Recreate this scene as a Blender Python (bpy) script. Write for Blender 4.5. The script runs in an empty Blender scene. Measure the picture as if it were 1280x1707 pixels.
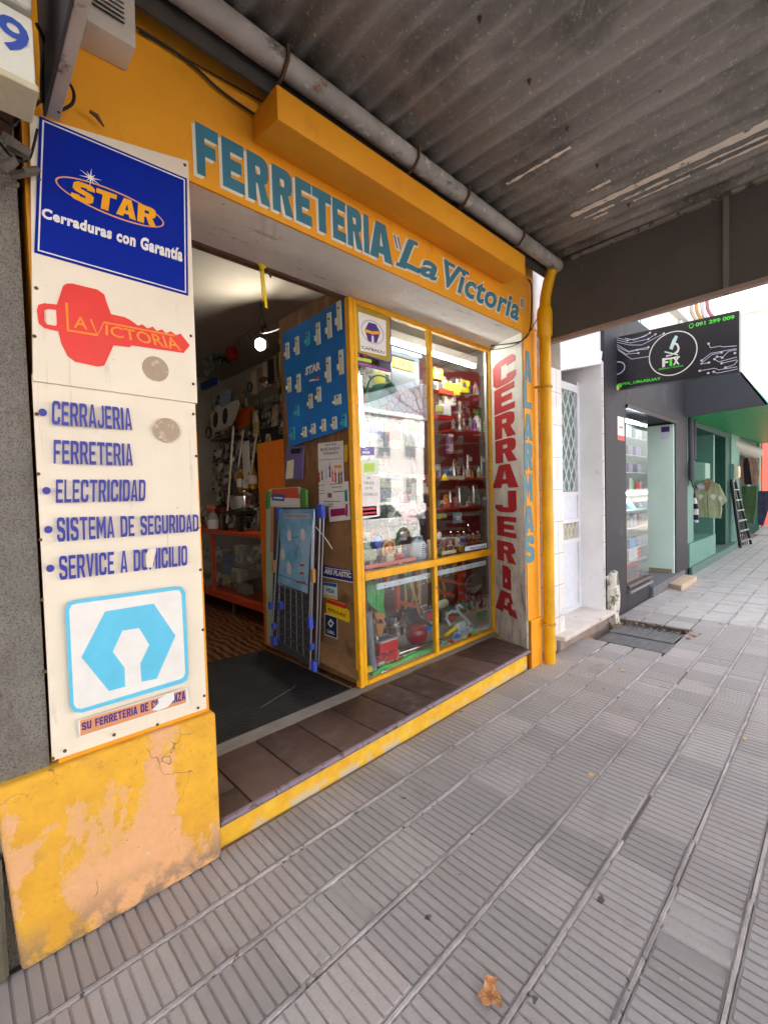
import bpy, bmesh, math, random
from mathutils import Vector, Matrix, geometry
R = math.radians
random.seed(7)
SC = bpy.context.scene
COL = SC.collection

# ------------------------------------------------------------ camera
cam_data = bpy.data.cameras.new('camera')
cam = bpy.data.objects.new('camera', cam_data); COL.objects.link(cam)
cam_data.sensor_fit = 'HORIZONTAL'; cam_data.sensor_width = 36.0
cam_data.lens = 36.0 * 751.70 / 1280.0
cam_data.clip_start = 0.05; cam_data.clip_end = 2000
cam.matrix_world = (Matrix.Translation((0, 0, 1.5)) @ Matrix.Rotation(R(-44.0449), 4, 'Z')
                    @ Matrix.Rotation(R(90 - 2.2014), 4, 'X') @ Matrix.Rotation(R(-1.6857), 4, 'Z'))
SC.camera = cam
# ------------------------------------------------------------ world, sun, exposure
SUN_EL, SUN_AZ = R(48), R(12)          # azimuth measured from +Y (into the shop) towards +X
w = bpy.data.worlds.new('World'); SC.world = w; w.use_nodes = True
nt = w.node_tree; nt.nodes.clear()
sky = nt.nodes.new('ShaderNodeTexSky'); sky.sky_type = 'NISHITA'; sky.sun_disc = False
sky.sun_elevation = SUN_EL; sky.sun_rotation = SUN_AZ
sky.air_density = 1.0; sky.dust_density = 6.0; sky.ozone_density = 1.0
hs = nt.nodes.new('ShaderNodeHueSaturation'); hs.inputs['Saturation'].default_value = 0.25
bg = nt.nodes.new('ShaderNodeBackground'); bg.inputs['Strength'].default_value = 0.15
out = nt.nodes.new('ShaderNodeOutputWorld')
nt.links.new(sky.outputs[0], hs.inputs['Color']); nt.links.new(hs.outputs[0], bg.inputs[0]); nt.links.new(bg.outputs[0], out.inputs[0])
sun_d = bpy.data.lights.new('sun', 'SUN'); sun_d.energy = 2.6; sun_d.angle = R(3); sun_d.color = (1.0, 0.96, 0.9)
sun = bpy.data.objects.new('sun', sun_d); COL.objects.link(sun)
sd = Vector((math.sin(SUN_AZ) * math.cos(SUN_EL), math.cos(SUN_AZ) * math.cos(SUN_EL), math.sin(SUN_EL)))
sun.rotation_euler = sd.to_track_quat('Z', 'Y').to_euler(); sun.location = (6, 20, 20)
SC.view_settings.view_transform = 'Standard'; SC.view_settings.look = 'None'
SC.view_settings.exposure = 2.5; SC.view_settings.gamma = 1.0
SC.render.engine = 'CYCLES'
SC.cycles.max_bounces = 8; SC.cycles.transparent_max_bounces = 12; SC.cycles.use_denoising = True
SC.cycles.sample_clamp_indirect = 6.0; SC.cycles.caustics_reflective = False; SC.cycles.caustics_refractive = False

# ------------------------------------------------------------ materials
def lin(c):
    return tuple(((v / 255.0) / 12.92 if v / 255.0 <= 0.04045 else ((v / 255.0 + 0.055) / 1.055) ** 2.4) for v in c)
MATS = {}
class NB:                                   # tiny node builder
    def __init__(s, name):
        s.m = bpy.data.materials.new(name); s.m.use_nodes = True; s.t = s.m.node_tree
        s.b = s.t.nodes['Principled BSDF']; s.pos = s.t.nodes.new('ShaderNodeNewGeometry').outputs['Position']
    def n(s, typ, **kw):
        o = s.t.nodes.new(typ)
        for k, v in kw.items():
            if k in o.inputs.keys(): s.put(o.inputs[k], v)
            else: setattr(o, k, v)
        return o
    def put(s, sock, v):
        if isinstance(v, bpy.types.NodeSocket): s.t.links.new(v, sock)
        else: sock.default_value = v
    def noise(s, scale, detail=4, rough=.6, vec=None, stretch=None, dist=0.0):
        v = vec or s.pos
        if stretch:
            mp = s.n('ShaderNodeMapping'); s.put(mp.inputs['Vector'], v); mp.inputs['Scale'].default_value = stretch; v = mp.outputs[0]
        o = s.n('ShaderNodeTexNoise'); s.put(o.inputs['Vector'], v)
        o.inputs['Scale'].default_value = scale; o.inputs['Detail'].default_value = detail; o.inputs['Roughness'].default_value = rough
        o.inputs['Distortion'].default_value = dist
        return o.outputs['Fac']
    def ramp(s, f, a, b, lo=0.0, hi=1.0):
        o = s.n('ShaderNodeMapRange'); o.clamp = True; s.put(o.inputs['Value'], f)
        o.inputs['From Min'].default_value = a; o.inputs['From Max'].default_value = b
        o.inputs['To Min'].default_value = lo; o.inputs['To Max'].default_value = hi
        return o.outputs[0]
    def mix(s, f, a, b):
        o = s.n('ShaderNodeMix'); o.data_type = 'RGBA'
        s.put(o.inputs[0], f)
        for sock, v in ((o.inputs[6], a), (o.inputs[7], b)):
            if isinstance(v, bpy.types.NodeSocket): s.t.links.new(v, sock)
            else: sock.default_value = (*v, 1)
        return o.outputs[2]
    def math(s, op, a, b=0.0, c=None):
        o = s.n('ShaderNodeMath'); o.operation = op; s.put(o.inputs[0], a); s.put(o.inputs[1], b)
        if c is not None: s.put(o.inputs[2], c)
        return o.outputs[0]
    def xyz(s):
        o = s.n('ShaderNodeSeparateXYZ'); s.put(o.inputs[0], s.pos); return o.outputs
    def bump(s, h, strength=.3, dist=.01):
        o = s.n('ShaderNodeBump'); s.put(o.inputs['Height'], h); o.inputs['Strength'].default_value = strength; o.inputs['Distance'].default_value = dist
        s.t.links.new(o.outputs[0], s.b.inputs['Normal'])
    def col(s, c):
        if isinstance(c, bpy.types.NodeSocket): s.t.links.new(c, s.b.inputs['Base Color'])
        else: s.b.inputs['Base Color'].default_value = (*c, 1)
def M(name, rgb, rough=.55, var=.10, scale=7, bump=0.0, bscale=60, stains=(), metal=0.0, spec=.4):
    if name in MATS: return MATS[name]
    q = NB(name); c = lin(rgb)
    a = tuple(min(1, v * (1 + var)) for v in c); b = tuple(v * (1 - var) for v in c)
    k = q.mix(q.ramp(q.noise(scale, 5), .3, .7), b, a)
    for (rgb2, lo, hi, sc, st) in stains:
        k = q.mix(q.ramp(q.noise(sc, 8, .65, stretch=st), lo, hi), k, lin(rgb2))
    q.col(k); q.b.inputs['Roughness'].default_value = rough; q.b.inputs['Metallic'].default_value = metal
    q.b.inputs['Specular IOR Level'].default_value = spec
    if bump: q.bump(q.noise(bscale, 6), bump, .006)
    MATS[name] = q.m; return q.m
def EM(name, rgb, strength):
    if name in MATS: return MATS[name]
    q = NB(name); q.col(lin(rgb)); q.b.inputs['Emission Color'].default_value = (*lin(rgb), 1); q.b.inputs['Emission Strength'].default_value = strength
    MATS[name] = q.m; return q.m
def glass_mat(name, tint=(.96, .98, .97), f0=.10):
    if name in MATS: return MATS[name]
    m = bpy.data.materials.new(name); m.use_nodes = True; t = m.node_tree; t.nodes.clear()
    o = t.nodes.new('ShaderNodeOutputMaterial'); mx = t.nodes.new('ShaderNodeMixShader')
    tr = t.nodes.new('ShaderNodeBsdfTransparent'); tr.inputs[0].default_value = (*tint, 1)
    gl = t.nodes.new('ShaderNodeBsdfGlossy'); gl.inputs['Roughness'].default_value = 0.0
    lw = t.nodes.new('ShaderNodeLayerWeight'); lw.inputs[0].default_value = .5      # Schlick reflectance, the same from both sides
    pw = t.nodes.new('ShaderNodeMath'); pw.operation = 'POWER'; pw.inputs[1].default_value = 5; t.links.new(lw.outputs['Facing'], pw.inputs[0])
    fr = t.nodes.new('ShaderNodeMapRange'); fr.inputs['To Min'].default_value = f0; t.links.new(pw.outputs[0], fr.inputs['Value'])
    t.links.new(fr.outputs[0], mx.inputs[0]); t.links.new(tr.outputs[0], mx.inputs[1]); t.links.new(gl.outputs[0], mx.inputs[2]); t.links.new(mx.outputs[0], o.inputs[0])
    MATS[name] = m; return m
RGB = {}
def P(name, rgb, rough=.45):
    RGB.setdefault(name, rgb); return M(name, rgb, rough, .06, 12)      # plain painted or plastic surface

def printed(mat):                            # packaging: the same colour with printed lines, blocks and a pale field
    nm = mat.name.split('.')[0]
    if nm not in RGB: return mat
    k0 = nm + '_printed'
    if k0 in MATS: return MATS[k0]
    q = NB(k0); c = lin(RGB[nm]); lum = sum(c) / 3
    v = q.n('ShaderNodeTexVoronoi'); v.distance = 'CHEBYCHEV'; v.inputs['Scale'].default_value = 15; v.inputs['Randomness'].default_value = .8; q.put(v.inputs['Vector'], q.pos)
    sc = q.n('ShaderNodeSeparateColor'); q.put(sc.inputs[0], v.outputs['Color'])
    hsv = q.n('ShaderNodeHueSaturation'); hsv.inputs['Color'].default_value = (*c, 1); q.put(hsv.inputs['Hue'], q.ramp(sc.outputs[0], 0, 1, .38, .62)); hsv.inputs['Value'].default_value = .75
    k = q.mix(q.math('GREATER_THAN', sc.outputs[1], .62), c, hsv.outputs[0])
    k = q.mix(q.math('GREATER_THAN', sc.outputs[2], .74), k, (.62, .61, .58) if lum < .35 else (.10, .10, .14))
    ln_ = q.math('MULTIPLY', q.math('GREATER_THAN', q.noise(70, 2, .5, stretch=(.9, .9, 3.2)), .56), q.math('GREATER_THAN', q.noise(11, 1), .46))
    k = q.mix(ln_, k, (.66, .65, .62) if lum < .3 else (.05, .05, .08))
    q.col(k); q.b.inputs['Roughness'].default_value = .35; MATS[k0] = q.m; return q.m

# ------------------------------------------------------------ mesh building
class MB:
    def __init__(s): s.bm = bmesh.new()
    def face(s, pts):
        return s.bm.faces.new([s.bm.verts.new(p) for p in pts])
    def box(s, x0, x1, y0, y1, z0, z1, b=0.0, seg=1):
        return s.hexa([(x0, y0, z0), (x1, y0, z0), (x1, y1, z0), (x0, y1, z0), (x0, y0, z1), (x1, y0, z1), (x1, y1, z1), (x0, y1, z1)], b, seg)
    def hexa(s, p, b=0.0, seg=1):
        v = [s.bm.verts.new(q) for q in p]
        fs = [s.bm.faces.new([v[i] for i in f]) for f in ((0, 3, 2, 1), (4, 5, 6, 7), (0, 1, 5, 4), (1, 2, 6, 5), (2, 3, 7, 6), (3, 0, 4, 7))]
        if b:
            ed = list({e for f in fs for e in f.edges})
            bmesh.ops.bevel(s.bm, geom=ed, offset=b, segments=seg, affect='EDGES', profile=.6)
        return s
    def obox(s, c, u, v, n, b=0.0):            # centre and three half vectors
        c, u, v, n = map(Vector, (c, u, v, n))
        return s.hexa([c - u - v - n, c + u - v - n, c + u + v - n, c - u + v - n, c - u - v + n, c + u - v + n, c + u + v + n, c - u + v + n], b)
    def tube(s, pts, r, n=8, cap=True, closed=False):
        pts = [Vector(p) for p in pts]; k = len(pts); rr = r if isinstance(r, (list, tuple)) else [r] * k
        rings = []; nv = None
        for i, p in enumerate(pts):
            if closed: t = pts[(i + 1) % k] - pts[i - 1]
            else: t = pts[min(i + 1, k - 1)] - pts[max(i - 1, 0)]
            t.normalize()
            if nv is None: nv = t.orthogonal().normalized()
            else:
                nv = nv - t * nv.dot(t)
                nv = nv.normalized() if nv.length > 1e-6 else t.orthogonal().normalized()
            bv = t.cross(nv)
            rings.append([s.bm.verts.new(p + rr[i] * (math.cos(2 * math.pi * j / n) * nv + math.sin(2 * math.pi * j / n) * bv)) for j in range(n)])
        for i in range(k if closed else k - 1):
            a, b = rings[i], rings[(i + 1) % k]
            for j in range(n): s.bm.faces.new((a[j], a[(j + 1) % n], b[(j + 1) % n], b[j]))
        if cap and not closed:
            s.bm.faces.new(rings[0][::-1]); s.bm.faces.new(rings[-1])
        return s
    def lathe(s, prof, c=(0, 0, 0), ax=(0, 0, 1), n=20):
        ax = Vector(ax).normalized(); u = ax.orthogonal().normalized(); v = ax.cross(u); c = Vector(c)
        prev = None
        for (r, h) in prof:
            ring = [s.bm.verts.new(c + ax * h + max(r, 1e-4) * (math.cos(2 * math.pi * j / n) * u + math.sin(2 * math.pi * j / n) * v)) for j in range(n)]
            if prev:
                for j in range(n): s.bm.faces.new((prev[j], prev[(j + 1) % n], ring[(j + 1) % n], ring[j]))
            else: s.bm.faces.new(ring[::-1])
            prev = ring
        s.bm.faces.new(prev); return s
    def ball(s, c, r, sc=(1, 1, 1), n=2):
        g = bmesh.ops.create_icosphere(s.bm, subdivisions=n, radius=1.0)
        for v in g['verts']: v.co = Vector((c[0] + v.co.x * r * sc[0], c[1] + v.co.y * r * sc[1], c[2] + v.co.z * r * sc[2]))
        return s
    def slab(s, f, pts, n, d, holes=(), e=0.0):   # 2D outline on a plane f(u,v)->3D, normal n, from e to e+d in front
        n = Vector(n); loops = [list(pts)] + [list(h) for h in holes]
        flat = [q for l in loops for q in l]
        tris = geometry.tessellate_polygon([[Vector((q[0], q[1], 0)) for q in l] for l in loops])
        base = [Vector(f(*q)) for q in flat]
        top = [s.bm.verts.new(q + n * (e + d)) for q in base]
        bot = [s.bm.verts.new(q + n * e) for q in base] if d > 0 else None
        for t in tris:
            try: s.bm.faces.new([top[i] for i in t])
            except ValueError: pass
            if bot:
                try: s.bm.faces.new([bot[i] for i in reversed(t)])
                except ValueError: pass
        if bot:
            k = 0
            for l in loops:
                m = len(l)
                for i in range(m):
                    a, b = k + i, k + (i + 1) % m
                    try: s.bm.faces.new((bot[a], bot[b], top[b], top[a]))
                    except ValueError: pass
                k += m
        return s
    def build(s, name, mat, parent=None, smooth=False, local=False):
        bmesh.ops.recalc_face_normals(s.bm, faces=s.bm.faces)
        me = bpy.data.meshes.new(name); s.bm.to_mesh(me); s.bm.free()
        me.materials.append(mat)
        if smooth:
            for p_ in me.polygons: p_.use_smooth = True
            try: me.set_sharp_from_angle(angle=R(38))
            except Exception: pass
        o = bpy.data.objects.new(name, me); COL.objects.link(o)
        if parent is not None:
            o.parent = parent
            if not local and parent.type == 'EMPTY': o.matrix_parent_inverse = parent.matrix_basis.inverted()
        return o
def tag(o, label, cat, group=None, kind=None):
    if label: o['label'] = label
    if cat: o['category'] = cat
    if group: o['group'] = group
    if kind: o['kind'] = kind
    return o
def T(name, label, cat, loc=(0, 0, 0), rz=0.0, group=None):
    o = bpy.data.objects.new(name, None); COL.objects.link(o); o.empty_display_size = .1
    o.location = loc; o.rotation_euler = (0, 0, rz)
    return tag(o, label, cat, group)
def struct(o): o['kind'] = 'structure'; return o
def dup(root, loc, rz=None, label=None):
    r = root.copy(); COL.objects.link(r); r.location = loc
    if rz is not None: r.rotation_euler = (0, 0, rz)
    if label: r['label'] = label
    for ch in list(root.children):
        c = ch.copy(); COL.objects.link(c); c.parent = r
        for g in list(ch.children):
            d = g.copy(); COL.objects.link(d); d.parent = c
    return r

# planes: function (u,v)->3D plus the normal that faces the viewer side
def fac(y): return (lambda u, v: (u, y, v)), (0, -1, 0)
def sid(x): return (lambda u, v: (x, u, v)), (-1, 0, 0)
def flat(pl, pts, name, mat, parent, e=.002, d=.0015, holes=()):
    return MB().slab(pl[0], pts, pl[1], d, holes, e).build(name, mat, parent)
def rect(r): return [(r[0], r[2]), (r[1], r[2]), (r[1], r[3]), (r[0], r[3])]
def inset(r, k):
    s_ = 1 if r[1] > r[0] else -1
    return (r[0] + s_ * k, r[1] - s_ * k, r[2] + k, r[3] - k)
def rrect(r, rad, n=5):
    x0, x1, z0, z1 = r; s_ = 1 if x1 > x0 else -1; pts = []
    for (cx, cz, a0) in ((x1 - s_ * rad, z1 - rad, 0), (x0 + s_ * rad, z1 - rad, 90), (x0 + s_ * rad, z0 + rad, 180), (x1 - s_ * rad, z0 + rad, 270)):
        for i in range(n + 1):
            a = R(a0 + 90 * i / n); pts.append((cx + s_ * rad * math.cos(a), cz + rad * math.sin(a)))
    return pts
def ell(cx, cz, a, b, n=36, rot=0.0):
    return [(cx + a * math.cos(t) * math.cos(rot) - b * math.sin(t) * math.sin(rot), cz + a * math.cos(t) * math.sin(rot) + b * math.sin(t) * math.cos(rot)) for t in (2 * math.pi * i / n for i in range(n))]
def ribbon(pts, wd):                        # 2D polyline to outline
    L, Rr = [], []
    for i, p_ in enumerate(pts):
        a = Vector(pts[max(i - 1, 0)]); b = Vector(pts[min(i + 1, len(pts) - 1)]); t = (b - a).normalized(); nn = Vector((-t.y, t.x)) * wd / 2
        L.append((p_[0] + nn.x, p_[1] + nn.y)); Rr.append((p_[0] - nn.x, p_[1] - nn.y))
    return L + Rr[::-1]
_tc = {}; _tb = {}
def text2d(s, bold=0.0, shear=0.0, space=1.0, ref=None):
    k = (s, bold, shear, space, ref)
    if k not in _tc:
        cu = bpy.data.curves.new('lettering', 'FONT'); cu.body = s; cu.offset = bold; cu.shear = shear; cu.space_character = space; cu.resolution_u = 3; cu.fill_mode = 'FRONT'
        o = bpy.data.objects.new('lettering', cu); COL.objects.link(o)
        dg = bpy.context.evaluated_depsgraph_get(); me = bpy.data.meshes.new_from_object(o.evaluated_get(dg))
        vs = [(v.co.x, v.co.y) for v in me.vertices]; fs = [tuple(p_.vertices) for p_ in me.polygons]
        x0 = min(v[0] for v in vs); x1 = max(v[0] for v in vs); y0 = min(v[1] for v in vs); y1 = max(v[1] for v in vs)
        if ref: x0, x1, y0, y1 = ref
        _tb[k] = (x0, x1, y0, y1)
        vs = [((a - x0) / (x1 - x0), (b - y0) / max(y1 - y0, 1e-6)) for a, b in vs]
        bpy.data.objects.remove(o); bpy.data.curves.remove(cu); bpy.data.meshes.remove(me)
        _tc[k] = (vs, fs)
    return _tc[k]
def quad(q): return q if len(q) == 4 and isinstance(q[0], tuple) else rect(q)
def bil(q, u, v):
    (a, b, c, d) = q
    return (a[0] * (1 - u) * (1 - v) + b[0] * u * (1 - v) + c[0] * u * v + d[0] * (1 - u) * v, a[1] * (1 - u) * (1 - v) + b[1] * u * (1 - v) + c[1] * u * v + d[1] * (1 - u) * v)
def text(pl, s, q, mat, parent, bold=.02, shear=0.0, e=.004, name='lettering', space=1.0, off=(0, 0), ref=None):
    q = quad(q); vs, fs = text2d(s, bold, shear, space, ref); n = Vector(pl[1])
    me = bpy.data.meshes.new(name)
    vv = []
    for (u, v) in vs:
        a, b = bil(q, u, v); vv.append(Vector(pl[0](a + off[0], b + off[1])) + n * e)
    me.from_pydata(vv, [], fs); me.materials.append(mat)
    o = bpy.data.objects.new(name, me); COL.objects.link(o)
    if parent is not None:
        o.parent = parent
        if parent.type == 'EMPTY': o.matrix_parent_inverse = parent.matrix_basis.inverted()
    return o
def GLY(ch, w=.38, h=.24):
    i = .9 - h; k = .1 + h
    if ch == 'F': return ([(0,0),(w,0),(w,.40),(.86,.40),(.86,.40+h),(w,.40+h),(w,1-h),(1,1-h),(1,1),(0,1)],)
    if ch == 'E': return ([(0,0),(1,0),(1,h),(w,h),(w,.5-h/2),(.88,.5-h/2),(.88,.5+h/2),(w,.5+h/2),(w,1-h),(1,1-h),(1,1),(0,1)],)
    if ch == 'L': return ([(0,0),(1,0),(1,h),(w,h),(w,1),(0,1)],)
    if ch == 'T': return ([(.5-w/2,0),(.5+w/2,0),(.5+w/2,1-h),(1,1-h),(1,1),(0,1),(0,1-h),(.5-w/2,1-h)],)
    if ch == 'I': return ([(0,0),(1,0),(1,1),(0,1)],)
    if ch == 'A':
        yi = .98 - h * .9; g = lambda y: w * .95 + (.5 - w * .95) * y / yi
        return ([(0,0),(w*.95,0),(g(.17),.17),(1-g(.17),.17),(1-w*.95,0),(1,0),(.5+w*.55,1),(.5-w*.55,1)], [(g(.17+h*.85),.17+h*.85),(1-g(.17+h*.85),.17+h*.85),(.5,yi)])
    hole = [(w,.40+h*.8),(.58,.40+h*.8),(.98-w,.46+h*.8),(.98-w,.94-h),(.58,1-h),(w,1-h)]
    if ch == 'R': return ([(0,0),(w,0),(w,.40),(.46,.40),(1.03-w*1.1,0),(1.03,0),(.78,.43),(.93,.50),(.98,.62),(.98,.80),(.93,.92),(.8,.98),(.66,1),(0,1)], hole)
    if ch == 'P': return ([(0,0),(w,0),(w,.40),(.66,.40),(.93,.47),(.98,.6),(.98,.80),(.93,.92),(.8,.98),(.66,1),(0,1)], hole)
    o = [(.3,0),(.7,0),(.87,.03),(1,.16),(1,.84),(.87,.97),(.7,1),(.3,1),(.13,.97),(0,.84),(0,.16),(.13,.03)]
    if ch == 'O': return (o, [(.36,h),(.64,h),(1-w,k),(1-w,i),(.64,1-h),(.36,1-h),(w,i),(w,k)])
    if ch == 'D': return ([(0,0),(.66,0),(.87,.04),(1,.17),(1,.83),(.87,.96),(.66,1),(0,1)], [(w,h),(.6,h),(1-w,k),(1-w,i),(.6,1-h),(w,1-h)])
    cc = [(1,.16),(.87,.03),(.7,0),(.3,0),(.13,.03),(0,.16),(0,.84),(.13,.97),(.3,1),(.7,1),(.87,.97),(1,.84),(1,.66),(1-w,.66),(1-w,i),(.64,1-h),(.36,1-h),(w,i),(w,k),(.36,h),(.64,h),(1-w,k)]
    if ch == 'C': return ([(1,.34)] + cc + [(1-w,.34)],)
    if ch == 'G': return ([(1,.34+h)] + cc + [(1-w,.34),(.56,.34),(.56,.34+h)],)
    if ch == 'U': return ([(0,1),(0,.16),(.13,.03),(.3,0),(.7,0),(.87,.03),(1,.16),(1,1),(1-w,1),(1-w,k),(.64,h),(.36,h),(w,k),(w,1)],)
    if ch == 'J': return ([(1,1),(1,.16),(.87,.03),(.7,0),(.3,0),(.13,.03),(0,.16),(0,.34),(w,.34),(w,k),(.36,h),(.64,h),(1-w,k),(1-w,1)],)
    if ch == 'V': return ([(0,1),(w,1),(.5,.30),(1-w,1),(1,1),(.5+w*.52,0),(.5-w*.52,0)],)
    if ch == 'N': return ([(0,0),(w,0),(w,.58),(1-w,0),(1,0),(1,1),(1-w,1),(1-w,.42),(w,1),(0,1)],)
    if ch == 'M': q = w * .8; return ([(0,0),(q,0),(q,.6),(.5,.12),(1-q,.6),(1-q,0),(1,0),(1,1),(1-q,1),(.5,.52),(q,1),(0,1)],)
    if ch == 'Z': return ([(0,0),(1,0),(1,h),(w,h),(1,1-h),(1,1),(0,1),(0,1-h),(1-w,1-h),(0,h)],)
    if ch == 'S':
        hp = [(0,.30),(0,.15),(.13,.03),(.3,0),(.7,0),(.87,.03),(1,.15),(1,.42),(.86,.54),(w,.66),(w,.88-h*.6),(.36,1-h),(.64,1-h),(1-w,.92-h),(1-w,.70)]
        return (hp + [(1 - x, 1 - y) for x, y in hp],)
def glyphs(pl, items, mat, parent, e=.003, name='lettering', off=(0, 0), w=.38, h=.24):
    m = MB()
    for ch, q in items:
        q = quad(q); g = GLY(ch, w, h)
        f = lambda u, v, q=q: pl[0](*[a + b for a, b in zip(bil(q, u, v), off)])
        m.slab(f, g[0], pl[1], 0.0008, g[1:], e)
    return m.build(name, mat, parent)
def word(pl, s, q, mat, parent, w=.30, h=.15, gap=.16, e=.003, skew=0.0):
    q = quad(q); wd = [.55 if c == ' ' else .34 if c == 'I' else 1.25 if c == 'M' else .86 if c in 'EFLJ' else 1.0 for c in s]
    tot = sum(wd) + gap * (len(s) - 1); x = 0; its = []
    for c, k in zip(s, wd):
        if c != ' ':
            a, b = x / tot, (x + k) / tot; its.append((c, [bil(q, a - skew, 0), bil(q, b - skew, 0), bil(q, b + skew, 1), bil(q, a + skew, 1)]))
        x += k + gap
    return glyphs(pl, its, mat, parent, e, w=w, h=h)

# ================================================================ special materials
def m_plinth():
    q = NB('peeling_plinth'); z = q.xyz()[2]
    n1 = q.noise(3.2, 7, .6, stretch=(1, 1, .55), dist=.4)
    h = q.math('MULTIPLY', q.ramp(z, .0, .55), .16)
    f = q.ramp(q.math('ADD', n1, q.math('ADD', h, q.math('MULTIPLY', q.noise(34, 6, .75), .16))), .608, .650)
    salmon = q.mix(q.noise(30, 5), lin((222, 164, 112)), lin((236, 182, 134)))
    yel = q.mix(q.ramp(q.noise(9, 6), .35, .7), lin((216, 158, 24)), lin((240, 182, 20)))
    k = q.mix(q.math('MULTIPLY', f, .88), salmon, yel)
    rim = q.math('MULTIPLY', q.ramp(q.math('ADD', n1, q.math('ADD', h, q.math('MULTIPLY', q.noise(34, 6, .75), .16))), .616, .626), q.math('SUBTRACT', 1.0, f))
    k = q.mix(q.math('MULTIPLY', rim, .5), k, lin((238, 198, 140)))
    k = q.mix(q.math('MULTIPLY', f, q.ramp(q.noise(24, 8, .75), .58, .66)), k, lin((206, 146, 40)))
    k = q.mix(q.ramp(q.noise(14, 8, .7), .70, .74), k, lin((205, 200, 185)))
    k = q.mix(q.ramp(q.noise(5, 9, .8), .60, .70), k, lin((196, 150, 96)))
    k = q.mix(q.math('MULTIPLY', q.ramp(z, .16, .0), q.ramp(q.noise(9, 8, .7), .42, .54)), k, lin((128, 112, 96)))
    vo = q.n('ShaderNodeTexVoronoi'); vo.feature = 'DISTANCE_TO_EDGE'; vo.inputs['Scale'].default_value = 3.1
    wv = q.n('ShaderNodeVectorMath'); wv.operation = 'MULTIPLY_ADD'; nz = q.n('ShaderNodeTexNoise'); nz.inputs['Scale'].default_value = 9; q.put(nz.inputs['Vector'], q.pos)
    q.put(wv.inputs[0], nz.outputs['Color']); wv.inputs[1].default_value = (.22, .22, .22); q.put(wv.inputs[2], q.pos); q.put(vo.inputs['Vector'], wv.outputs[0])
    cr = q.math('MULTIPLY', q.ramp(vo.outputs['Distance'], .005, .001), q.ramp(q.noise(2.3, 3), .57, .60))
    k = q.mix(cr, k, lin((150, 116, 84)))
    k = q.mix(q.ramp(q.noise(90, 3), .72, .75), k, lin((112, 92, 70)))
    q.col(k); q.b.inputs['Roughness'].default_value = .8
    q.bump(q.math('ADD', q.noise(55, 7, .7), q.math('ADD', q.math('MULTIPLY', f, .5), q.math('MULTIPLY', cr, -1.2))), .6, .008); return q.m
def m_riser():
    q = NB('worn_yellow_riser'); z = q.xyz()[2]
    k = q.mix(q.ramp(q.noise(8, 6), .35, .65), lin((226, 166, 30)), lin((240, 196, 60)))
    k = q.mix(q.ramp(q.noise(12, 8, .7), .62, .66), k, lin((232, 190, 120)))
    k = q.mix(q.math('MULTIPLY', q.ramp(z, .045, .0), q.ramp(q.noise(6, 6), .5, .56)), k, lin((205, 190, 165)))
    q.col(k); q.b.inputs['Roughness'].default_value = .75; q.bump(q.noise(45, 7, .7), .5, .008); return q.m
def m_orange():
    q = NB('orange_painted_plaster')
    k = q.mix(q.ramp(q.noise(2.2, 6), .3, .7), lin((228, 150, 16)), lin((236, 164, 26)))
    k = q.mix(q.ramp(q.noise(5, 8, .7, stretch=(1, 1, .3)), .60, .75), k, lin((206, 132, 24)))
    k = q.mix(q.ramp(q.noise(28, 4), .745, .76), k, lin((120, 80, 40)))
    q.col(k); q.b.inputs['Roughness'].default_value = .6; q.bump(q.noise(26, 6, .65), .25, .008); return q.m
def m_concrete():
    q = NB('rough_cast_render')
    k = q.mix(q.ramp(q.noise(3, 8, .7), .3, .7), lin((196, 188, 177)), lin((228, 220, 208)))
    k = q.mix(q.ramp(q.noise(70, 3), .60, .7), k, lin((226, 218, 206)))
    k = q.mix(q.ramp(q.noise(46, 6, .8), .58, .66), k, lin((158, 148, 136)))
    k = q.mix(q.ramp(q.noise(2.1, 6), .58, .7), k, lin((168, 160, 149)))
    vo = q.n('ShaderNodeTexVoronoi'); vo.inputs['Scale'].default_value = 230; q.put(vo.inputs['Vector'], q.pos)
    sc = q.n('ShaderNodeSeparateColor'); q.put(sc.inputs[0], vo.outputs['Color'])
    k = q.mix(q.math('MULTIPLY', q.math('GREATER_THAN', sc.outputs[0], .6), .35), k, lin((232, 224, 212)))
    k = q.mix(q.math('MULTIPLY', q.math('GREATER_THAN', sc.outputs[1], .72), .45), k, lin((122, 110, 98)))
    k = q.mix(q.ramp(q.noise(3.5, 8, .7, stretch=(1, 1, .35)), .50, .68), k, lin((168, 152, 134)))
    q.col(k); q.b.inputs['Roughness'].default_value = .95; q.bump(q.math('ADD', q.noise(44, 8, .8), vo.outputs['Distance']), 1.0, .05); return q.m
def m_soffit():
    q = NB('flaking_white_soffit')
    k = q.mix(q.ramp(q.noise(4, 7), .3, .7), lin((226, 221, 218)), lin((240, 236, 232)))
    k = q.mix(q.ramp(q.noise(6, 9, .75, stretch=(.5, 2, 2)), .60, .66), k, lin((186, 172, 160)))
    k = q.mix(q.ramp(q.noise(40, 5), .68, .72), k, lin((158, 140, 122)))
    q.col(k); q.b.inputs['Roughness'].default_value = .8; q.bump(q.noise(12, 8, .7), .6, .012); return q.m
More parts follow.
